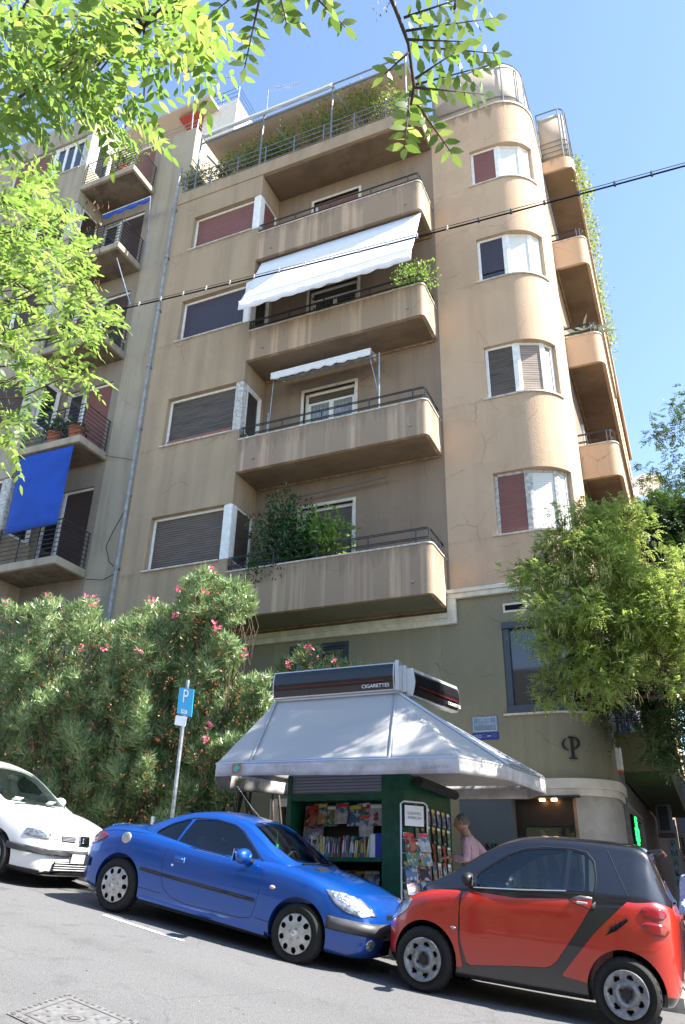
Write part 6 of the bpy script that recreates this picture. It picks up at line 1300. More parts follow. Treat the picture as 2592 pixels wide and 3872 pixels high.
# awnings of the neighbour
M_blue = mat('blue_awning', (.006, .06, .36), .75, noise_amt=.2, nscale=2)
a0, a1, b0, b1 = at(48, 1047, 12.2), at(169, 1019, 12.2), at(10, 1222, 12.0), at(131, 1197, 12.0)
mb = MB(); mb.grid([[Vector(a0).lerp(a1, i/12).lerp(Vector(b0).lerp(b1, i/12), j/10)+Vector((0, -.04*math.sin(j*.31)*math.sin(i*.26), 0)) for i in range(13)] for j in range(11)]); mb.build('drop_awning', M_blue, NB, smooth=True, solid=.005)
q0, q1 = at(236, 492, 12.7), at(345, 450, 12.7); mb = MB(); rows = [[Vector(q0).lerp(q1, i/40)+Vector((0, 0, -h_-(.09*abs(math.sin(i*.31)) if h_ else 0))) for i in range(41)] for h_ in (0, .12)]
mb.grid(rows); mb.build('rolled_awning', M_blue, NB, smooth=True, solid=.006)
mb = MB(); mb.tube([q0, q1], .025, 6); q2 = at(338, 530, 12.6); mb.tube([q1, at(335, 590, 12.7)], .014, 5); mb.tube([at(268, 590, 12.3), at(300, 700, 12.4)], .015, 5); mb.build('awning_arm', M_steel, NB)
# top of the neighbour
mb = MB(); mb.box(-26, XL-.3, NYE+.8, 30, 21.5, 22.2); mb.box(-17, -12.2, 15.5, 22, 22.2, 25.0); mb.build('penthouse', mat('white_wall', (.66, .62, .56), .9, noise_amt=.1), NB)
mb = MB(); mb.box(-17.3, -12.0, 14.4, 22, 25.0, 25.12); mb.build('penthouse_canopy', M_canvas, NB)
mb = MB(); 
for z in np.linspace(22.3, 23.3, 6): mb.tube([(-17, 14.0, z), (-12.0, 14.0, z), (-12.0, 17, z)], .015, 5)
for x in (-17, -15.3, -13.6, -12): mb.tube([(x, 14, 22.2), (x, 14, 23.3)], .02, 5)
mb.build('roof_railing', M_railgrey, NB)
mb = MB(); mb.box(-12.65, -11.25, 15.0, 20, 21.6, at(552, 222, 15.0).z); mb.build('stair_tower', MATS['white_wall'], NB); TZ = at(552, 222, 15.0).z
mb = MB(); 
for z in np.linspace(TZ+.1, TZ+.8, 4): mb.tube([(-12.6, 15.1, z), (-11.3, 15.1, z), (-11.3, 19, z)], .022, 5)
for x in (-12.6, -11.95, -11.3): mb.tube([(x, 15.1, TZ-.02), (x, 15.1, TZ+.8)], .022, 5)
mb.build('tower_railing', mat('blue_rail', (.08, .16, .35), .5), NB)
mb = MB(); mb.box(-13.4, -12.66, 14.6, 17, TZ-.5, TZ-.4); mb.build('red_canopy', mat('red_roof', (.35, .05, .03), .7), NB)
def aerial(label, px, py, py2, Y, tilt):
    p = at(px, py2, Y); q = at(px+6, py, Y); t = thing('tv_aerial', label, 'aerial', p); mb = MB(); mb.tube([p-Vector((0, 0, 2)), q], .02, 6); mb.build('mast', M_steel, t)
    mb = MB(); d = Vector((1.0, .3, tilt)).normalized(); mb.tube([q, q+d*1.25], .012, 5)
    for i in range(12): c = q+d*(.1+i*.1); mb.tube([c-Vector((-.05, .12, 0)), c+Vector((-.05, .12, 0))], .005, 4)
    mb.build('antenna', M_steel, t)
aerial('long yagi television aerial on a mast above the left corner of the roof', 443, 180, 330, 13.6, -.1); aerial('short television aerial on a mast behind the terrace plants', 608, 205, 300, 16, .1)
# satellite dish on the far side wall
p = at(1478, 1120, 30); DS = thing('satellite_dish', 'white satellite dish on the far end of the side street wall', 'satellite dish', p)
mb = MB(); mb.lathe([(0, 0), (.3, .03), (.6, .14), (.75, .24)], (0, 0, 0), n=28); o = mb.build('dish', M_white, DS, smooth=True, local=True, solid=.02); o.rotation_euler = (rad(60), rad(-20), 0)
mb = MB(); mb.tube([(0, 0, 0), (.3, -.5, -.1)], .02, 5); mb.tube([(0, 0, 0), (-1.2, .4, -.2)], .03, 5); mb.build('arm', M_steel, DS, local=True)
FL = at(972, 1344, 13.2); mb = MB(); mb.obox(FL, (.06, .02, 0), (0, .05, .03), (-.01, 0, .06)); mb.tube([FL, FL+Vector((.02, .02, .12))], .012, 6); mb.build('floodlight', M_steel, BLD, bevel=.015)
mb = MB(); mb.tube([at(x, y, 13.22) for x, y in ((300, 1130), (288, 1165), (262, 1210), (243, 1250), (250, 1285), (272, 1305))], .009, 5); mb.tube([at(x, y, 13.22) for x, y in ((196, 1325), (235, 1327), (268, 1310))], .009, 5); mb.tube([at(x, y, 13.22) for x, y in ((232, 1040), (265, 1046), (305, 1052))], .007, 5); mb.build('loose_cable', M_black, NB, smooth='auto')
# ================================================================ across the street (seen in glass and paint)
OB = thing('apartment_building', 'cream apartment block across the street, mirrored in the windows', 'building', (-6, -9, 0))
mb = MB(); mb.box(-34, 22, -16, -8.4, -2, 9.5); mb.build('wall', mat('cream_wall', (.34, .30, .24), .9, noise_amt=.2), OB)
for i in range(12):
    for z in (2.2, 5.6):
        mb = MB(); mb.box(-32+i*4.4, -30.4+i*4.4, -8.42, -8.36, z, z+1.7); mb.build('window', M_glass_dark, OB)
CBL = thing('apartment_building', 'grey block on the far corner of the side street, outside the right edge', 'building', (8, 20, -2))
mb = MB(); mb.box(5.6, 16, 14.5, 60, -6, 12.3); mb.build('wall', M_nb, CBL)
for i in range(5):
    for z in (2., 5.2, 8.4): mb = MB(); mb.box(5.55, 5.6, 16+i*4, 17.3+i*4, z, z+1.6); mb.build('window', M_glass_dark, CBL)
EB = thing('apartment_building', 'blue grey block closing the far end of the side street', 'building', (2, 64, -4))
mb = MB(); mb.box(-8, 14, 62, 72, -7, 9); mb.build('wall', mat('blue_grey_wall', (.12, .14, .18), .8, noise_amt=.2), EB)
for i in range(6):
    for z in (-1, 2, 5): mb = MB(); mb.box(-6+i*3, -4.6+i*3, 61.95, 62, z, z+1.6); mb.build('window', M_glass_dark, EB)
# ================================================================ foliage
def in_poly(p, poly):
    x, y = p; c = False; n = len(poly)
    for i in range(n):
        x1, y1 = poly[i]; x2, y2 = poly[(i+1) % n]
        if (y1 > y) != (y2 > y) and x < (x2-x1)*(y-y1)/(y2-y1)+x1: c = not c
    return c
def sample_poly(poly, n, rr):
    xs = [p[0] for p in poly]; ys = [p[1] for p in poly]; out = []
    while len(out) < n:
        p = (rr.uniform(min(xs), max(xs)), rr.uniform(min(ys), max(ys)))
        if in_poly(p, poly): out.append(p)
    return out
def atd(px, py, depth):
    k = 2592/1568; return (CR*((px*k-1296)/F_)-CU*((py*k-1936)/F_)+_h)*depth
M_loc = leaf_mat('locust_leaf', (.08, .15, .022), (.19, .26, .055), trans=.5, tcol=((.16, .31, .04), (.42, .54, .12)))
M_twig = mat('twig_bark', (.09, .065, .045), .9, noise_amt=.4)
def pinnate(base, d, up, L, npairs, ls, rr, acc):
    """one compound leaf; appends leaflets to acc = (P, T, N, Ln)"""
    d = d.normalized(); s = d.cross(up).normalized(); up2 = s.cross(d).normalized(); droop = rr.uniform(.1, .5); pts = []
    for i in range(npairs+1):
        t = (i+.6)/(npairs+.6); p = base+d*(L*t)-Vector((0, 0, 1))*(L*droop*t*t); pts.append(p)
        if i == npairs: acc.append((p, d-Vector((0, 0, droop)), up2, ls)); break
        for sg in (-1, 1):
            dr = (s*sg*.85+d*.5+Vector((rr.uniform(-.15, .15), rr.uniform(-.15, .15), rr.uniform(-.45, .1)))).normalized(); nn = (up2+Vector((rr.uniform(-.5, .5), rr.uniform(-.5, .5), rr.uniform(-.3, .3)))).normalized()
            acc.append((p, dr, nn, ls*(1-.35*abs(t-.45))*rr.uniform(.85, 1.1)))
    return pts
def leaves_from(name, acc, m, parent, wr=.42, shape='oval', seed=1, lv=None, bend=.12):
    return leaf_object(name, [a[0] for a in acc], [a[1] for a in acc], [a[2] for a in acc], np.array([a[3] for a in acc]), np.array([a[3]*wr for a in acc]), m, parent, lv, shape, seed, bend)
LOC = thing('locust_tree', 'locust tree beside the camera whose bright green branches hang into the top left', 'tree', (-4.2, .8, -.6))
rr = random.Random(3); acc = []; tw = MB()
PA = [(-40, -40), (440, -40), (482, 60), (480, 130), (430, 170), (410, 120), (380, 175), (340, 110), (300, 150), (270, 190), (350, 240), (400, 315), (380, 335), (330, 270), (270, 290), (200, 300), (150, 260), (130, 320), (80, 300), (60, 320), (-40, 340)]
PB_ = [(-40, 360), (60, 350), (115, 385), (150, 470), (200, 540), (225, 590), (205, 640), (290, 735), (240, 770), (210, 790), (190, 830), (235, 860), (150, 862), (120, 850), (110, 905), (70, 950), (40, 1010), (-40, 1030)]
hub = [atd(x, y, dp) for x, y, dp in ((95, 150, 2.9), (60, 250, 3.0), (250, 60, 2.8), (330, 60, 2.7), (180, 240, 3.2), (30, 60, 2.8))]
for (px, py), nb in [(p, 0) for p in sample_poly(PA, 180, rr)]:
    dp = rr.uniform(1.95, 3.1); p = atd(px, py, dp); v = Vector((rr.uniform(-.3, 1), rr.uniform(-.7, .7), rr.uniform(-.8, .15))); pinnate(p-v.normalized()*.08, v, Vector((0, 0, 1)), rr.uniform(.16, .25), rr.randint(5, 8), rr.uniform(.040, .056), rr, acc)
    h_ = min(hub, key=lambda q: (q-p).length)
    if rr.random() < .28: tw.tube([h_, h_.lerp(p, .5)+Vector((0, 0, .04)), p], [.006, .004, .002], 5)
for px, py in sample_poly(PB_, 340, rr):
    dp = rr.uniform(3.0, 4.9); p = atd(px, py, dp); v = Vector((rr.uniform(-.3, 1), rr.uniform(-.8, .5), rr.uniform(-.7, .2))); pinnate(p-v.normalized()*.08, v, Vector((0, 0, 1)), rr.uniform(.15, .23), rr.randint(5, 8), rr.uniform(.036, .052), rr, acc)
    if rr.random() < .12: tw.tube([p, p+Vector((-.25, 0, -.05)), p+Vector((-.6, -.05, -.02))], [.002, .004, .006], 5)
def spray(lines, depth, ls=.042):
    for (x0, y0), (x1, y1) in lines:
        a, b_ = atd(x0, y0, depth+rr.uniform(-.1, .1)), atd(x1, y1, depth+rr.uniform(-.15, .15)); d = b_-a; dn = d.normalized()
        n = max(3, int(d.length/(ls*.62))); s = dn.cross(-_h).normalized()
        tw.tube([a, a.lerp(b_, .5), b_], [.0035, .002, .0012], 5)
        for i in range(n):
            p = a.lerp(b_, (i+.5)/n)
            for sg in (-1, 1): acc.append((p, (s*sg*.9+dn*.45+_h*rr.uniform(-.5, .5)).normalized(), (-_h+Vector((rr.uniform(-.8, .8), rr.uniform(-.8, .8), rr.uniform(-.5, .5)))).normalized(), ls*rr.uniform(.8, 1.15)))
        acc.append((b_, dn, -_h+s*.3, ls))
spray([((925, 40), (1100, -20)), ((930, 70), (1135, 40)), ((935, 105), (1140, 122)), ((945, 195), (1115, 150)), ((950, 200), (1110, 215)), ((945, 225), (1035, 352)), ((940, 210), (925, 340)), ((935, 120), (880, 170)), ((930, 90), (1060, 95)), ((950, 180), (1040, 120)), ((1040, 20), (1050, -40))], 1.75, .040)
spray([((600, -30), (560, 155)), ((598, -10), (690, 55)), ((700, -30), (790, 62)), ((640, -20), (655, 50)), ((560, -30), (500, 20)), ((740, -30), (760, 40))], 1.6, .036)
tw.tube([atd(870, -60, 1.75), atd(905, 20, 1.75), atd(935, 100, 1.75), atd(948, 200, 1.75), atd(940, 240, 1.75)], [.006, .005, .0045, .004, .003], 6)
for pp in ([(60, -40, 2.9), (75, 40, 2.9), (100, 150, 2.9), (60, 210, 3.0), (-30, 290, 3.1)], [(-40, 120, 2.9), (60, 150, 2.9), (100, 150, 2.9)], [(100, 150, 2.9), (150, 100, 2.9), (260, 50, 2.8), (330, 40, 2.7)], [(-40, 640, 4.4), (60, 655, 4.4), (130, 700, 4.4), (190, 760, 4.3)], [(-40, 780, 4.4), (30, 800, 4.4), (80, 860, 4.4)], [(-40, 430, 4.2), (60, 480, 4.2), (150, 560, 4.2)]):
    tw.tube([atd(*q) for q in pp], list(np.linspace(.016, .005, len(pp))), 6)
leaves_from('crown', acc, M_loc, LOC, .40, seed=5)
# dark dry seed bunches
acc2 = []
for cx, cy, dp in ((275, 250, 2.9), (225, 490, 3.8), (215, 620, 4.3), (135, 830, 4.2), (880, 0, 1.7), (60, 790, 4.3), (130, 130, 2.9)):
    for i in range(26): p = atd(cx+rr.gauss(0, 14), cy+rr.gauss(0, 26), dp); acc2.append((p, Vector((rr.uniform(-.3, .3), rr.uniform(-.3, .3), -1)), rnd_unit(np.random.default_rng(i), 1)[0], .03 if dp > 2 else .012))
leaves_from('dry_foliage', acc2, leaf_mat('dry_pods', (.10, .05, .02), (.22, .13, .05), .2), LOC, .28)
tw.tube([(-4.4, .6, -.9), (-4.3, .8, 1.5), (-4.2, 1.0, 3.2)], [.16, .13, .1], 12); tw.tube([(-4.2, 1.0, 3.2), atd(-60, 700, 4.3)], [.07, .03], 8); tw.tube([(-4.2, 1.0, 3.2), atd(-60, 260, 3.1)], [.08, .03], 8); tw.tube([(-4.2, 1.0, 3.2), (-2.6, .6, 4.4), atd(870, -60, 1.75)], [.08, .04, .01], 8); tw.tube([(-2.6, .6, 4.4), atd(60, -60, 2.9)], [.04, .012], 8)
tw.build('trunk', M_twig, LOC, smooth=True)
# crowns made of clumps in depth
def clump_tree(name, label, cat, clumps, trunk, m, ls, per, npairs=5, L=.16, pods=None, seed=1, group=None, wr=.45):
    t = thing(name, label, cat, trunk[0][0], group=group); rg = np.random.default_rng(seed); rr = random.Random(seed); acc = []; pod = []; tb = MB(); tb.tube([p for p, _ in trunk], [r_ for _, r_ in trunk], 10); top = Vector(trunk[-1][0])
    for c, r_ in clumps:
        c = Vector(c); n = int(per*r_*r_)
        tb.tube([top, top.lerp(c, .5)+Vector((0, .25, -.15)), c+Vector((0, .1, -.1))], [.035, .018, .007], 6)
        subs = [(c+Vector(v)*(r_*rr.uniform(.55, 1.0)), r_*rr.uniform(.28, .5)) for v in rnd_unit(rg, 9)]
        for i in range(n):
            sc_, sr = subs[rr.randrange(9)]; u = Vector(rnd_unit(rg, 1)[0]); p = sc_+u*sr*rr.random()**.4
            v = (u*.8+Vector((0, 0, -.02))+Vector(rnd_unit(rg, 1)[0])*.7); pinnate(p, v, Vector((0, 0, 1)), L*rr.uniform(.7, 1.2), npairs, ls*rr.uniform(.8, 1.2), rr, acc)
            if i % 9 == 0: tb.tube([c.lerp(p, .3), p], [.006, .002], 4)
        if pods:
            for i in range(int(pods*r_*r_)):
                u = Vector(rnd_unit(rg, 1)[0]); b_ = c+u*r_*rr.uniform(.7, 1.05)
                for q in range(6): s_ = b_+Vector((rr.uniform(-.06, .06), rr.uniform(-.06, .06), -rr.uniform(0, .1))); pod.append((s_, Vector((rr.uniform(-.25, .25), rr.uniform(-.25, .25), -1)), Vector(rnd_unit(rg, 1)[0]), rr.uniform(.06, .11)))
    lvs = np.clip(rg.normal(.5, .25, len(acc)), 0, 1); leaves_from('crown', acc, m, t, wr, seed=seed, lv=lvs)
    if pod: leaves_from('seed_pods', pod, leaf_mat('green_pods', (.34, .34, .10), (.5, .46, .18), .4, tcol=((.5, .5, .15), (.7, .65, .25))), t, .16, 'blunt')
    tb.build('trunk', M_twig, t, smooth=True); return t
M_sop = leaf_mat('sophora_leaf', (.11, .18, .04), (.28, .34, .09), trans=.45, tcol=((.3, .46, .08), (.55, .62, .16)), rough=.32)
M_sopd = leaf_mat('dark_leaf', (.025, .05, .015), (.05, .085, .022), trans=.25, tcol=((.06, .14, .02), (.12, .2, .04)))
A_ = lambda x, y, Y, r_: (at(x, y, Y), r_)
clump_tree('pagoda_tree', 'pagoda tree hung with yellow green pods over the corner at the right', 'tree',
    [A_(1235, 1290, 11.0, .44), A_(1345, 1205, 11.3, .42), A_(1430, 1200, 11.5, .45), A_(1290, 1225, 11.1, .38), A_(1520, 1400, 11.0, .55), A_(1500, 1520, 11.0, .5), A_(1290, 1300, 10.9, .5), A_(1380, 1300, 11.1, .55), A_(1480, 1400, 11.0, .55), A_(1290, 1440, 10.8, .5), A_(1390, 1530, 10.9, .45), A_(1320, 1225, 11.4, .5), A_(1420, 1235, 11.7, .5), A_(1230, 1400, 10.8, .42), A_(1330, 1360, 10.9, .6), A_(1440, 1370, 11.2, .62), A_(1540, 1350, 11.8, .6), A_(1320, 1490, 11.0, .5), A_(1420, 1490, 11.2, .52), A_(1500, 1460, 11.6, .5), A_(1270, 1570, 11.0, .3), A_(1345, 1570, 11.1, .3), A_(1380, 1430, 10.7, .45)],
    [((1.9, 11.9, -1.4), .16), ((1.8, 11.8, .8), .13), ((1.2, 11.6, 2.6), .1)], M_sop, .038, 1900, 5, .13, pods=60, seed=11)
clump_tree('street_tree', 'dark leafy tree standing behind the pagoda tree at the right edge', 'tree',
    [A_(1540, 1180, 14.5, .8), A_(1480, 1290, 14.5, .9), A_(1560, 1330, 14, .9), A_(1490, 1420, 14, .9), A_(1570, 1480, 14, .9), A_(1480, 1560, 14, .8), A_(1550, 1620, 13.5, .8), A_(1430, 1590, 14.5, .7), A_(1600, 1200, 14.5, .9), A_(1400, 1500, 14.5, .7), A_(1530, 1700, 13.5, .45), A_(1420, 1340, 15, .8)],
    [((2.6, 14.2, -1.6), .2), ((2.5, 14.2, 1.5), .16), ((2.0, 14.2, 3.5), .12)], M_sopd, .055, 1300, 5, .2, seed=12)
clump_tree('street_tree', 'tall thin crowned tree far down the side street against the sky', 'tree',
    [A_(1560, 930, 24, 1.0), A_(1545, 990, 24, .9), A_(1590, 1060, 24, 1.2), A_(1530, 1100, 24, 1.0), A_(1570, 1150, 24, 1.2), A_(1500, 1160, 26, 1.0), A_(1515, 1220, 26, 1.4)],
    [((4.5, 24.5, -1.8), .22), ((4.5, 24.5, 6), .16), ((4.0, 24.3, 10), .1)], M_sopd, .09, 110, 5, .3, seed=13)
for i, (x, y) in enumerate(((-9.5, -6.2), (-5.2, -5.8), (-1.2, -6.4), (3.2, -6))):
    g_ = gz(x, y); rr_ = random.Random(i)
    clump_tree('street_tree', ORD[i]+' kerb tree from the left in the row behind the camera', 'tree', [((x+rr_.uniform(-1.3, 1.3), y+rr_.uniform(-.8, .8), g_+rr_.uniform(1.0, 4.6)), rr_.uniform(.8, 1.1)) for _ in range(8)], [((x, y, g_), .14), ((x, y, g_+2), .1)], M_sop, .12, 60, 4, .3, seed=70+i, group='kerb trees behind the camera')
clump_tree('street_tree', 'tall street tree at the corner, its crown high outside the right edge', 'tree', [((2.6, 11.0, 9.9), .8), ((3.0, 11.5, 10.7), .9), ((2.5, 10.8, 11.0), .75), ((3.6, 11.0, 9.4), .9), ((3.5, 11.6, 11.7), 1.0), ((2.9, 10.4, 10.2), .6)], [((3.6, 11.4, -1.3), .2), ((3.5, 11.4, 4), .15), ((3.3, 11.3, 8.6), .1)], M_sop, .09, 420, 5, .26, seed=81)  # out of view, added so its dense crown casts shadow on the kiosk awning
# ---- oleanders
M_ole = leaf_mat('oleander_leaf', (.11, .19, .06), (.33, .42, .20), trans=.22, rough=.28, tcol=((.18, .3, .08), (.42, .52, .24)))
M_pink = leaf_mat('oleander_flower', (.75, .06, .18), (.80, .20, .30), trans=.35, tcol=((.9, .1, .25), (.9, .3, .4))); M_brown = leaf_mat('spent_flower', (.30, .06, .03), (.22, .12, .04), trans=.2)
def oleander(label, poly, n, flowers, Y0, Y1, seed, stems, browns, ground=True):
    rr = random.Random(seed); rg = np.random.default_rng(seed); t = thing('oleander_shrub', label, 'shrub', (at(*poly[0], Y0).x, (Y0+Y1)/2, 0), group='oleanders along the pavement'); acc = []; tb = MB(); br = []; fl = []
    tops = {}
    for px, py in sample_poly(poly, n, rr):
        q_ = at(px, py, Y0); nz_ = noise.noise(q_*1.5+Vector((seed, 0, 0)))*.5+noise.noise(q_*3.4+Vector((0, seed, 0)))*.3
        if nz_ < -.2 and rr.random() < .6: continue
        Y = Y0+.55-nz_*1.3+(Y1-Y0-.5)*rr.random()**3; p = at(px, py, Y)
        ax = Vector((rr.uniform(-.6, .6), rr.uniform(-.9, .3), rr.uniform(.35, 1))).normalized(); lvl = min(1, max(0, rr.gauss(.5, .3)))
        for q in range(rr.randint(7, 11)):
            u = Vector(rnd_unit(rg, 1)[0]); d = (ax*.9+u*.75).normalized(); acc.append((p+ax*rr.uniform(-.05, .06), d, u.cross(d)+ax*.4, rr.uniform(.10, .17), lvl*.8+rr.random()*.2))
        if rr.random() < .05: tb.tube([p, p+Vector((rr.uniform(-.1, .1), .3, -.5)), p+Vector((rr.uniform(-.2, .2), .15, -1.1))], [.004, .008, .012], 4)
    for px, py in sample_poly(poly, browns, rr):
        p = at(px, py, Y0+rr.uniform(-.1, .4)); 
        for q in range(4): br.append((p+Vector(rnd_unit(rg, 1)[0])*.035, Vector(rnd_unit(rg, 1)[0])+Vector((0, 0, .5)), Vector(rnd_unit(rg, 1)[0]), rr.uniform(.025, .045)))
    for px, py in flowers:
        c = at(px, py, Y0-.05); 
        for q in range(6):
            f = c+Vector(rnd_unit(rg, 1)[0])*.06; ax = (Vector(rnd_unit(rg, 1)[0])+Vector((.2, -.7, .5))).normalized(); s0 = ax.orthogonal().normalized()
            for k in range(5): d = Quaternion(ax, k*2*math.pi/5) @ s0; fl.append((f, d+ax*.35, ax, .032))
    leaf_object('foliage', [a[0] for a in acc], [a[1] for a in acc], [a[2] for a in acc], np.array([a[3] for a in acc]), np.array([a[3]*.15 for a in acc]), M_ole, t, [a[4] for a in acc], 'lance', seed, .1)
    leaves_from('spent_flowers', br, M_brown, t, .45)
    if fl: leaves_from('blossom', fl, M_pink, t, .8, bend=0)
    for x in stems:
        for q in range(3): X_ = x+rr.uniform(-.3, .3); tb.tube([(X_, Y0+.9, gz0(X_)-.1), (X_+rr.uniform(-.3, .3), Y0+.8, gz0(X_)+1.2), (X_+rr.uniform(-.7, .7), Y0+.7+rr.uniform(-.3, .3), gz0(X_)+2.6)], [.035, .025, .012], 6)
    tb.build('stems', M_twig, t, smooth=True)
oleander('oleander with faded blossoms at the far left, behind the white car', [(-30, 1395), (10, 1375), (50, 1400), (110, 1365), (170, 1385), (210, 1370), (250, 1430), (260, 1600), (255, 1900), (120, 1850), (-30, 1800)], 5000, [(112, 1362), (196, 1360), (218, 1368), (214, 1385), (185, 1482), (15, 1378)], 10.7, 12.1, 21, (-10.6, -9.4), 330)
oleander('tall pink flowering oleander behind the parking sign', [(245, 1430), (300, 1410), (345, 1375), (400, 1400), (420, 1335), (475, 1300), (520, 1335), (560, 1330), (590, 1385), (560, 1425), (500, 1440), (545, 1470), (560, 1500), (540, 1560), (622, 1545), (610, 1590), (630, 1615), (560, 1690), (540, 1720), (560, 1760), (520, 1850), (470, 1890), (380, 1890), (255, 1890)], 7400,
    [(345, 1372), (400, 1405), (490, 1428), (500, 1432), (413, 1345), (470, 1355), (560, 1493), (478, 1662), (472, 1690), (316, 1490), (240, 1480), (485, 1305)], 10.6, 12.0, 22, (-8.3, -7.4, -6.8), 420)
oleander('low flowering oleander tips showing above the kiosk sign', [(630, 1530), (660, 1505), (690, 1480), (735, 1482), (730, 1520), (750, 1510), (790, 1515), (850, 1520), (850, 1540), (630, 1560)], 190, [(705, 1482), (660, 1520), (712, 1490), (768, 1516)], 12.4, 13.3, 23, (-7.0,), 40)
# ---- potted plants on the balconies and the terrace
M_fic = leaf_mat('ficus_leaf', (.012, .045, .014), (.04, .10, .025), trans=.2, rough=.25, tcol=((.03, .1, .02), (.1, .25, .05))); M_lite = leaf_mat('light_green_leaf', (.08, .16, .03), (.2, .30, .06), trans=.4, tcol=((.2, .4, .05), (.4, .55, .1)))
M_terr = leaf_mat('terrace_leaf', (.09, .15, .035), (.22, .25, .08), trans=.4, tcol=((.2, .3, .06), (.4, .42, .12)))
def potted(name, label, base, h, r_, n, ls, m, group=None, pot=True, pr=.16, ph=.28, seed=1, flat=1., px=1., potm=None, wr=.5):
    rr = random.Random(seed); rg = np.random.default_rng(seed); base = Vector(base); t = thing(name, label, 'plant', base, group=group); acc = []; tb = MB()
    nb = 11; tips = [base+Vector((rr.uniform(-1, 1)*r_*px, rr.uniform(-.6, .6)*r_*flat, h*rr.uniform(.5, 1.0))) for _ in range(nb)]; z0 = base+Vector((0, 0, ph if pot else 0))
    for tp in tips: tb.tube([z0, z0.lerp(tp, .5)+Vector((rr.uniform(-.05, .05), 0, .03)), tp], [.012, .009, .004], 5)
    for i in range(n):
        tp = tips[rr.randrange(nb)]; c = z0.lerp(tp, rr.uniform(.55, 1.05)); u = Vector(rnd_unit(rg, 1)[0]); p = c+Vector((u.x*r_*.42, u.y*r_*.42*flat, u.z*r_*.42)); acc.append((p, u+Vector((0, 0, .15))+Vector(rnd_unit(rg, 1)[0])*.7, Vector(rnd_unit(rg, 1)[0])+Vector((0, 0, .8)), ls*rr.uniform(.7, 1.2)))
    leaves_from('foliage', acc, m, t, wr, seed=seed); tb.build('stems', M_twig, t, smooth=True)
    if pot: mb = MB(); mb.lathe([(0, 0), (pr*.75, 0), (pr*.95, ph*.85), (pr*1.08, ph*.86), (pr*1.08, ph), (pr*.9, ph), (pr*.85, ph*.9), (0, ph*.9)], base, n=20); mb.build('pot', potm or M_terracotta, t, smooth='auto')
    return t
potted('ficus', 'big dark ficus bush in a pot at the left of the lowest balcony', (-7.28, 13.45, 5.14), 2.65, .64, 4300, .08, M_fic, seed=31, pr=.2)
potted('ficus', 'dark ficus trailing over the parapet beside the lowest balcony door', (-7.6, 13.2, 5.4), 1.0, .4, 800, .07, M_fic, seed=32, pot=False)
potted('lemon_tree', 'small light green citrus in front of the lowest balcony door', (-6.35, 13.35, 5.14), 1.9, .5, 700, .12, M_lite, seed=33)
potted('bougainvillea', 'bright green trailing plant on the right corner of the third balcony up', at(945, 665, 13.15), .7, .5, 700, .07, M_lite, seed=34, pot=False)
potted('pot_plant', 'small dark plant in a white pot before the white door of the third balcony', (-6.7, 13.35, 11.95), 1.1, .2, 160, .07, M_fic, seed=35, potm=M_white, pr=.14, ph=.55)
potted('pot_plant', 'low green plant at the left end of the third balcony', (-8.2, 13.3, 12.2), .5, .2, 150, .06, M_fic, seed=36)
Cc = 0
TP = [(-11.2, .8, 'wispy plant at the left end of the roof terrace'), (-10.3, .75, 'sparse shrub beside the first terrace railing post'), (-9.45, 1.15, 'round bushy shrub, second from the left of the big terrace shrubs'), (-8.6, 1.1, 'dense shrub left of the white blossom on the terrace'), (-8.0, 1.3, 'leafy shrub behind the pale blossom on the terrace'), (-7.2, 1.7, 'tall shrub in the middle of the terrace reaching the canopy'), (-6.5, 1.6, 'loose shrub left of the middle canopy post'), (-5.6, 1.75, 'large dense shrub right of the middle canopy post'), (-5.1, 1.3, 'rounded shrub near the right end of the terrace'), (-4.45, .8, 'low yellow green plant at the right end of the terrace')]
for i, (x, h_, lb) in enumerate(TP): potted('terrace_shrub', lb, (x, 13.42, 18.75), h_*1.1, .44, 900, .075, M_terr if i != 9 else M_lite, group='shrubs along the roof terrace', pot=False, seed=40+i)
for i in range(7):
    mb = MB(); x = -10.9+i*.96; mb.prism([(x, 18.46), (x+.82, 18.46), (x+.86, 18.84), (x-.04, 18.84)], 13.28, 13.6, axis='y'); o = mb.build('planter', M_terracotta, bevel=.02); tag(o, ORD[i]+' long terracotta planter from the left behind the terrace railing', 'planter', 'planters along the roof terrace')
rr = random.Random(55); acc = []
for i in range(1900):
    y = 16.5+rr.random()**1.4*9; d = rr.random()**2; x = XS+.02+rr.gauss(0, .10)+.18*abs(noise.noise(Vector((y*.6, 0, 0))))*2; z = 18.75-d*2.0*(.25+abs(noise.noise(Vector((y*.45, 3, 0))))*1.8)+rr.uniform(-.1, .35); acc.append((Vector((x, y, z)), Vector((rr.uniform(-1, 1), rr.uniform(-1, 1), rr.uniform(-1, .3))), Vector((rr.uniform(-1, 1), rr.uniform(-1, 1), 1)), rr.uniform(.06, .13)))
o = leaves_from('creeper', acc, M_terr, None, .45); tag(o, 'green creeper spilling over the edge of the roof along the side street', 'creeper')
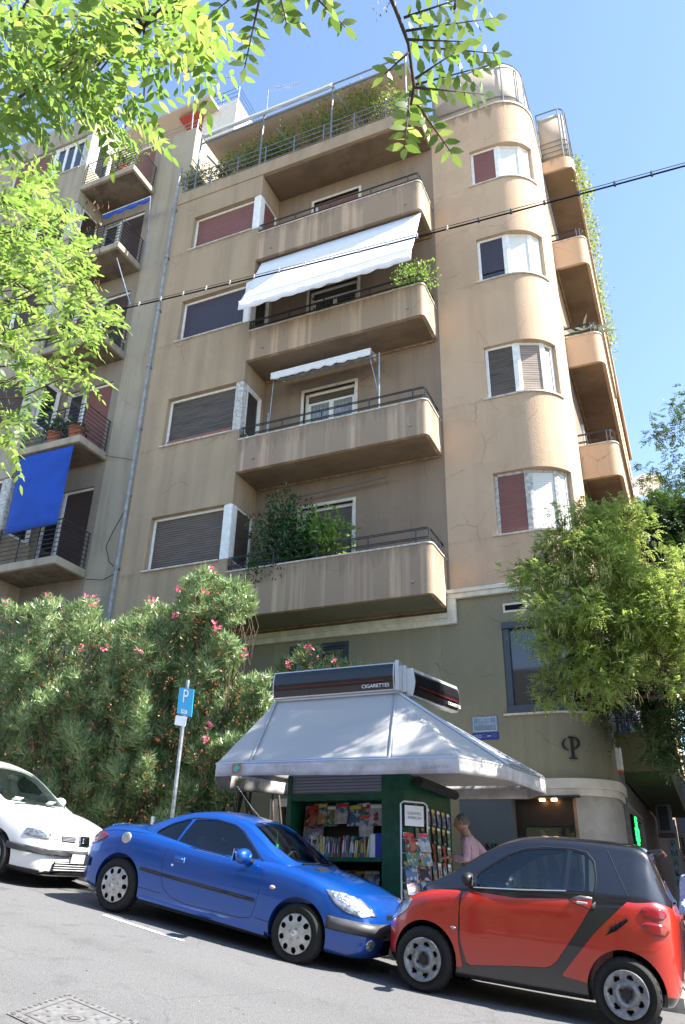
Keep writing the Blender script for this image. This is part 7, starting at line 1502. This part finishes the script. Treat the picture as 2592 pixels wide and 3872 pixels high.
# broad leaved plant on the side balcony
b_ = at(1345, 760, 16.6); t = thing('agave', 'pale broad leaved plant on the side balcony with the thin railing', 'plant', b_); acc = []; rr = random.Random(8)
for i in range(26): a = rr.uniform(0, 6.28); acc.append((b_+Vector((rr.uniform(-.22, .22), rr.uniform(-.1, .3), -.05)), Vector((math.cos(a), math.sin(a)*.6, rr.uniform(.35, 1.2))), Vector((0, 0, 1))+Vector((rr.uniform(-.5, .5), rr.uniform(-.5, .5), 0)), rr.uniform(.35, .6)))
leaves_from('foliage', acc, leaf_mat('agave_leaf', (.16, .22, .15), (.34, .38, .30), trans=.1, rough=.5), t, .2, bend=.35)
mb = MB(); mb.lathe([(0, -.3), (.12, -.3), (.16, -.03), (0, -.03)], b_, n=16); mb.build('pot', M_terracotta, t, smooth='auto')
# pots on the neighbour's balcony
for i, (px, py, lb) in enumerate(((128, 975, 'round terracotta pot on the neighbour balcony above the blue awning'), (172, 985, 'slim terracotta pot on the neighbour balcony corner'))):
    p = at(px, py, 12.5); potted('pot_plant', lb.replace('pot on', 'pot with a palm on') if i == 0 else lb, (p.x, 12.55, 9.97), .9 if i == 0 else .5, .3, 120 if i == 0 else 30, .16, M_fic, seed=60+i, pr=.2, ph=.42)
p = at(300, 370, 12.5); potted('pot_plant', 'dry bushy plant behind the rails of the topmost neighbour balcony', (-13.3, 12.45, 19.54), 1.5, .5, 700, .08, M_lite, seed=63)
# fallen leaves along the gutter
rr = random.Random(91); acc = []
for i in range(420):
    y = rr.choice([rr.uniform(9.2, 10.0), rr.uniform(3.5, 8.2), rr.uniform(9.6, 10.02)]); x = rr.uniform(-9, .5); acc.append((Vector((x, y, gz(x, y)+.006)), Vector((rr.uniform(-1, 1), rr.uniform(-1, 1), .02)), Vector((rr.uniform(-.3, .3), rr.uniform(-.3, .3), 1)), rr.uniform(.012, .035)))
o = leaves_from('fallen_leaves', acc, leaf_mat('dry_leaf', (.25, .16, .07), (.45, .38, .25), trans=.1), None, .5); tag(o, kind='stuff')
# board behind the blue car
p = at(368, 1877, 10.5); t = thing('display_board', 'small white edged display board standing behind the boot of the blue car', 'board', (p.x, 10.5, 0))
mb = MB(); mb.box(p.x-.17, p.x-.12, 10.48, 10.53, gz0(p.x)+.13, p.z+.06); mb.build('frame', M_white, t, bevel=.005); mb = MB(); mb.box(p.x-.12, p.x+.35, 10.49, 10.52, p.z-.4, p.z-.02); mb.build('panel', mat('teal_panel', (.02, .09, .14), .4), t)
